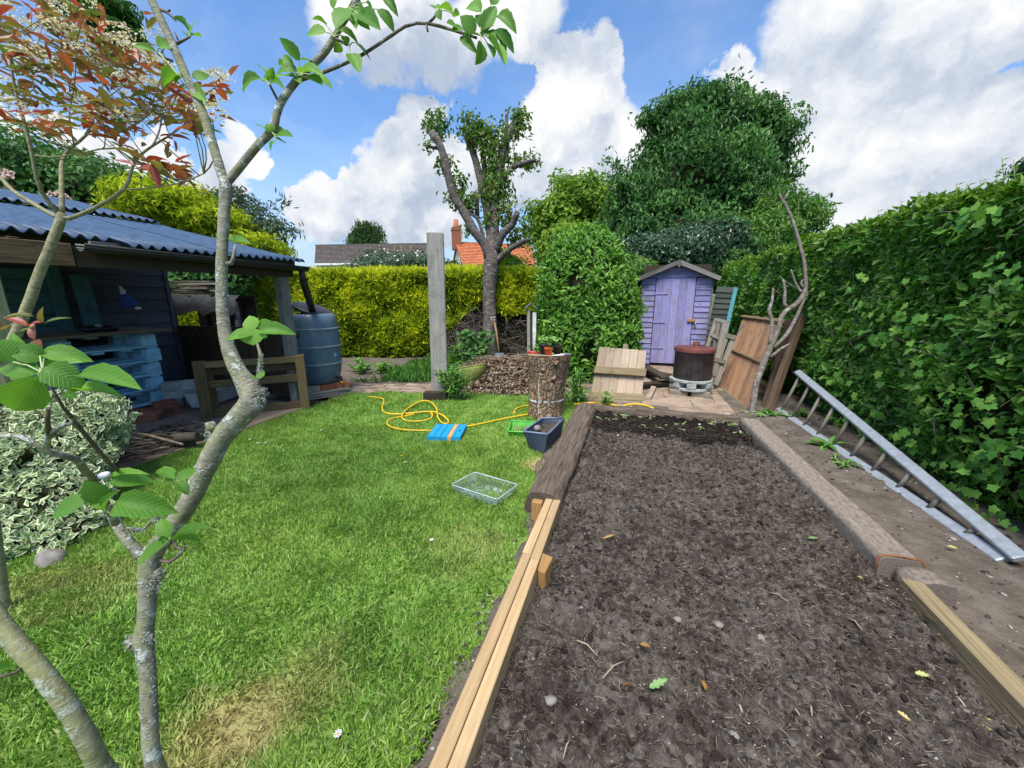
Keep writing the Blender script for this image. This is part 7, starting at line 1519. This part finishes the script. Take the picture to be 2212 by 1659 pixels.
FL = [(1382, 1415, 1398, 1432, .045, 'dead_leaf', 'orange brown fallen leaf in the middle of the soil'), (1400, 1508, 1432, 1500, .05, 'green_leaf', 'green spiky holly leaf lying on the soil'), (2095, 1545, 2178, 1592, .085, 'yellow_leaf', 'large yellow green holly leaf at the bottom right of the soil'), (1992, 1335, 2010, 1360, .05, 'yellow_leaf', 'pale yellow holly leaf beside the near right board'),
      (1742, 1178, 1760, 1175, .035, 'green_leaf', 'small green leaf on the far soil'), (1970, 1478, 1995, 1486, .04, 'yellow_leaf', 'cream coloured leaf scrap on the right soil'), (1347, 1500, 1357, 1512, .025, 'dead_leaf', 'small orange leaf scrap left of the green leaf'), (1515, 1490, 1520, 1512, .03, 'dead_leaf', 'brown leaf scrap below the middle stone'), (1930, 1560, 1955, 1575, .03, 'dead_leaf', 'orange leaf scrap at the lower right soil'), (1850, 1255, 1860, 1260, .02, 'dead_leaf', 'tiny orange scrap on the right soil'), (1300, 1180, 1322, 1170, .03, 'dead_leaf', 'brown leaf curl near the log end on the soil'), (2045, 1180, 2065, 1185, .04, 'yellow_leaf', 'tan leaf on the earth path by the sleeper')]
for x0, y0, x1, y1, wd_, mt, lab in FL:
    a = G(x0, y0, .05); b_ = G(x1, y1, .05)
    if x0 < 2040 and a.x < 1.27: a.z = zs(a)+.024; b_.z = zs(b_)+.032
    d = b_-a; o = bpy.data.objects.new('fallen_leaf', HM[mt]); COL.objects.link(o); o.matrix_world = frame(a, d, Vector((.1, -.2, 1)), d.length*1.25, wd_*.55, .06); tag(o, lab, 'leaf', 'fallen leaves on the soil')
STW = [((1245, 1400), (1290, 1425)), ((1710, 1545), (1725, 1560)), ((1345, 1445), (1300, 1480)), ((2050, 1530), (2075, 1560)), ((1230, 1620), (1215, 1659)), ((1660, 1290), (1700, 1310)), ((1750, 1565), (1745, 1550)), ((1590, 1545), (1600, 1560)), ((1860, 1370), (1830, 1350))]
sw = ['pale straw stalk on the soil near the orange leaf', 'pale split straw on the lower right soil', 'thin root on the soil left of the orange leaf', 'pale stalk by the large holly leaf', 'thin straw at the bottom left of the soil', 'thin straw on the right soil', 'short straw right of centre on the soil', 'short straw near the bottom of the soil', 'thin straw near the right sleeper']
for (p0, p1), lab in zip(STW, sw):
    a, b_ = G(*p0, .05), G(*p1, .05); a.z = zs(a)+.014; b_.z = zs(b_)+.016; mdl = a.lerp(b_, .5)+Vector((0, .006, .012)); MB().tube([a, mdl, b_], [.0028, .0028, .002], 5).build('straw_stalk', 'panel_timber', None, a, lab, 'straw', 'straws on the soil')
# seedlings in the dark compost
sd_ = [(1302, 912), (1318, 915), (1345, 914), (1352, 912), (1388, 908), (1402, 914), (1437, 922), (1460, 918), (1472, 920), (1530, 922), (1545, 925), (1590, 915), (1605, 922), (1625, 925), (1440, 935), (1478, 935), (1512, 937), (1585, 938), (1620, 950), (1330, 903), (1560, 918), (1395, 930)]
rw = ['first', 'second', 'third', 'fourth', 'fifth', 'sixth', 'seventh', 'eighth', 'ninth', 'tenth', 'eleventh', 'twelfth', 'thirteenth', 'fourteenth']
for k, (x, y) in enumerate(sd_):
    q = G(x, y, .05)
    if q.x > 1.08: q.x = 1.08
    if q.y > 4.36: q.y = 4.34
    q.z = zs(q)
    t = thing('seedling', (rw[k]+' green seedling from the left in the back row of the seed bed') if k < 14 else ['low seedling left of centre in the front row of the seed bed', 'broad seedling at the centre of the front row of the seed bed', 'pale seedling just right of centre in the front row', 'seedling towards the right of the front row of the seed bed', 'tall two leaved seedling at the right end of the front row', 'thin seedling by the far timber at the left of the seed bed', 'thin seedling by the far timber at the right of the seed bed', 'lone small seedling between the two rows at the left'][k-14], 'seedling', q, 'seedlings in the dark compost')
    for j in range(random.randint(1, 2)):
        e = q+Vector((random.gauss(0, .03), random.gauss(0, .02), random.uniform(.02, .06))); MB().tube([q, q.lerp(e, .6)+Vector((0, 0, .012)), e], [.0035, .003, .002], 5).build('stem', 'stem_pale', t)
        copies(SEED, [frame(e, Vector((random.gauss(0, 1), random.gauss(0, .5), .2)), Vector((0, -.3, 1)), random.uniform(.02, .04), random.uniform(.007, .018)) for _ in range(random.randint(1, 2))], t, 'leaf')
for x, y, lab in ((1638, 945, 'white plastic plant label standing at the right of the seed bed'), (1648, 958, 'pale plant label leaning against the sleeper')):
    q = G(x, y, .05); MB().box(q+Vector((0, 0, .02)), (.012, .003, .07), .4, .2).build('plant_label', 'white_paint', None, q, lab, 'plant label', 'plant labels')
for k, (x, y, lab) in enumerate(((1511, 917, 'white snail shell in the far seed bed'), (1500, 933, 'white pebble in the seed bed'), (1598, 935, 'white pebble at the right of the seed bed'), (1415, 940, 'white shell piece at the front of the seed bed'), (1335, 945, 'white shell piece at the left of the seed bed'))):
    q = G(x, y, .06); q.z = zs(q)+.006; MB().blob(q, (.012, .010, .008), k, 8, 6, .2).build('shell', 'white_paint', None, q, lab, 'shell', 'white shells in the seed bed')
# daisies on the lawn
DZ = [(556, 958, 'left'), (573, 958, 'right'), (932, 1168, 'lone middle'), (875, 1000, 'upper'), (730, 1588, 'nearest'), (540, 950, 'far left'), (695, 930, 'far'), (868, 985, 'yellow')]
for x, y, lab in DZ:
    q = G(x, y, .04); t = thing('daisy', ('yellow dandelion flower on the lawn' if lab == 'yellow' else lab+' white daisy of those dotted on the lawn'), 'flower', q, 'flowers on the lawn')
    m = MB()
    for j in range(9): a = j*.698; m.poly([q+Vector((0, 0, .004)), q+Vector((math.cos(a-.25)*.011, math.sin(a-.25)*.011, .007)), q+Vector((math.cos(a)*.014, math.sin(a)*.014, .008)), q+Vector((math.cos(a+.25)*.011, math.sin(a+.25)*.011, .007))])
    m.build('petals', 'hose_yellow' if lab == 'yellow' else 'white_paint', t); MB().blob(q+Vector((0, 0, .006)), (.004, .004, .003), 1, 6, 4, 0).build('centre', 'hose_yellow', t)
    MB().tube([q-Vector((0, 0, .04)), q], .001, 4).build('stem', 'stem_pale', t)
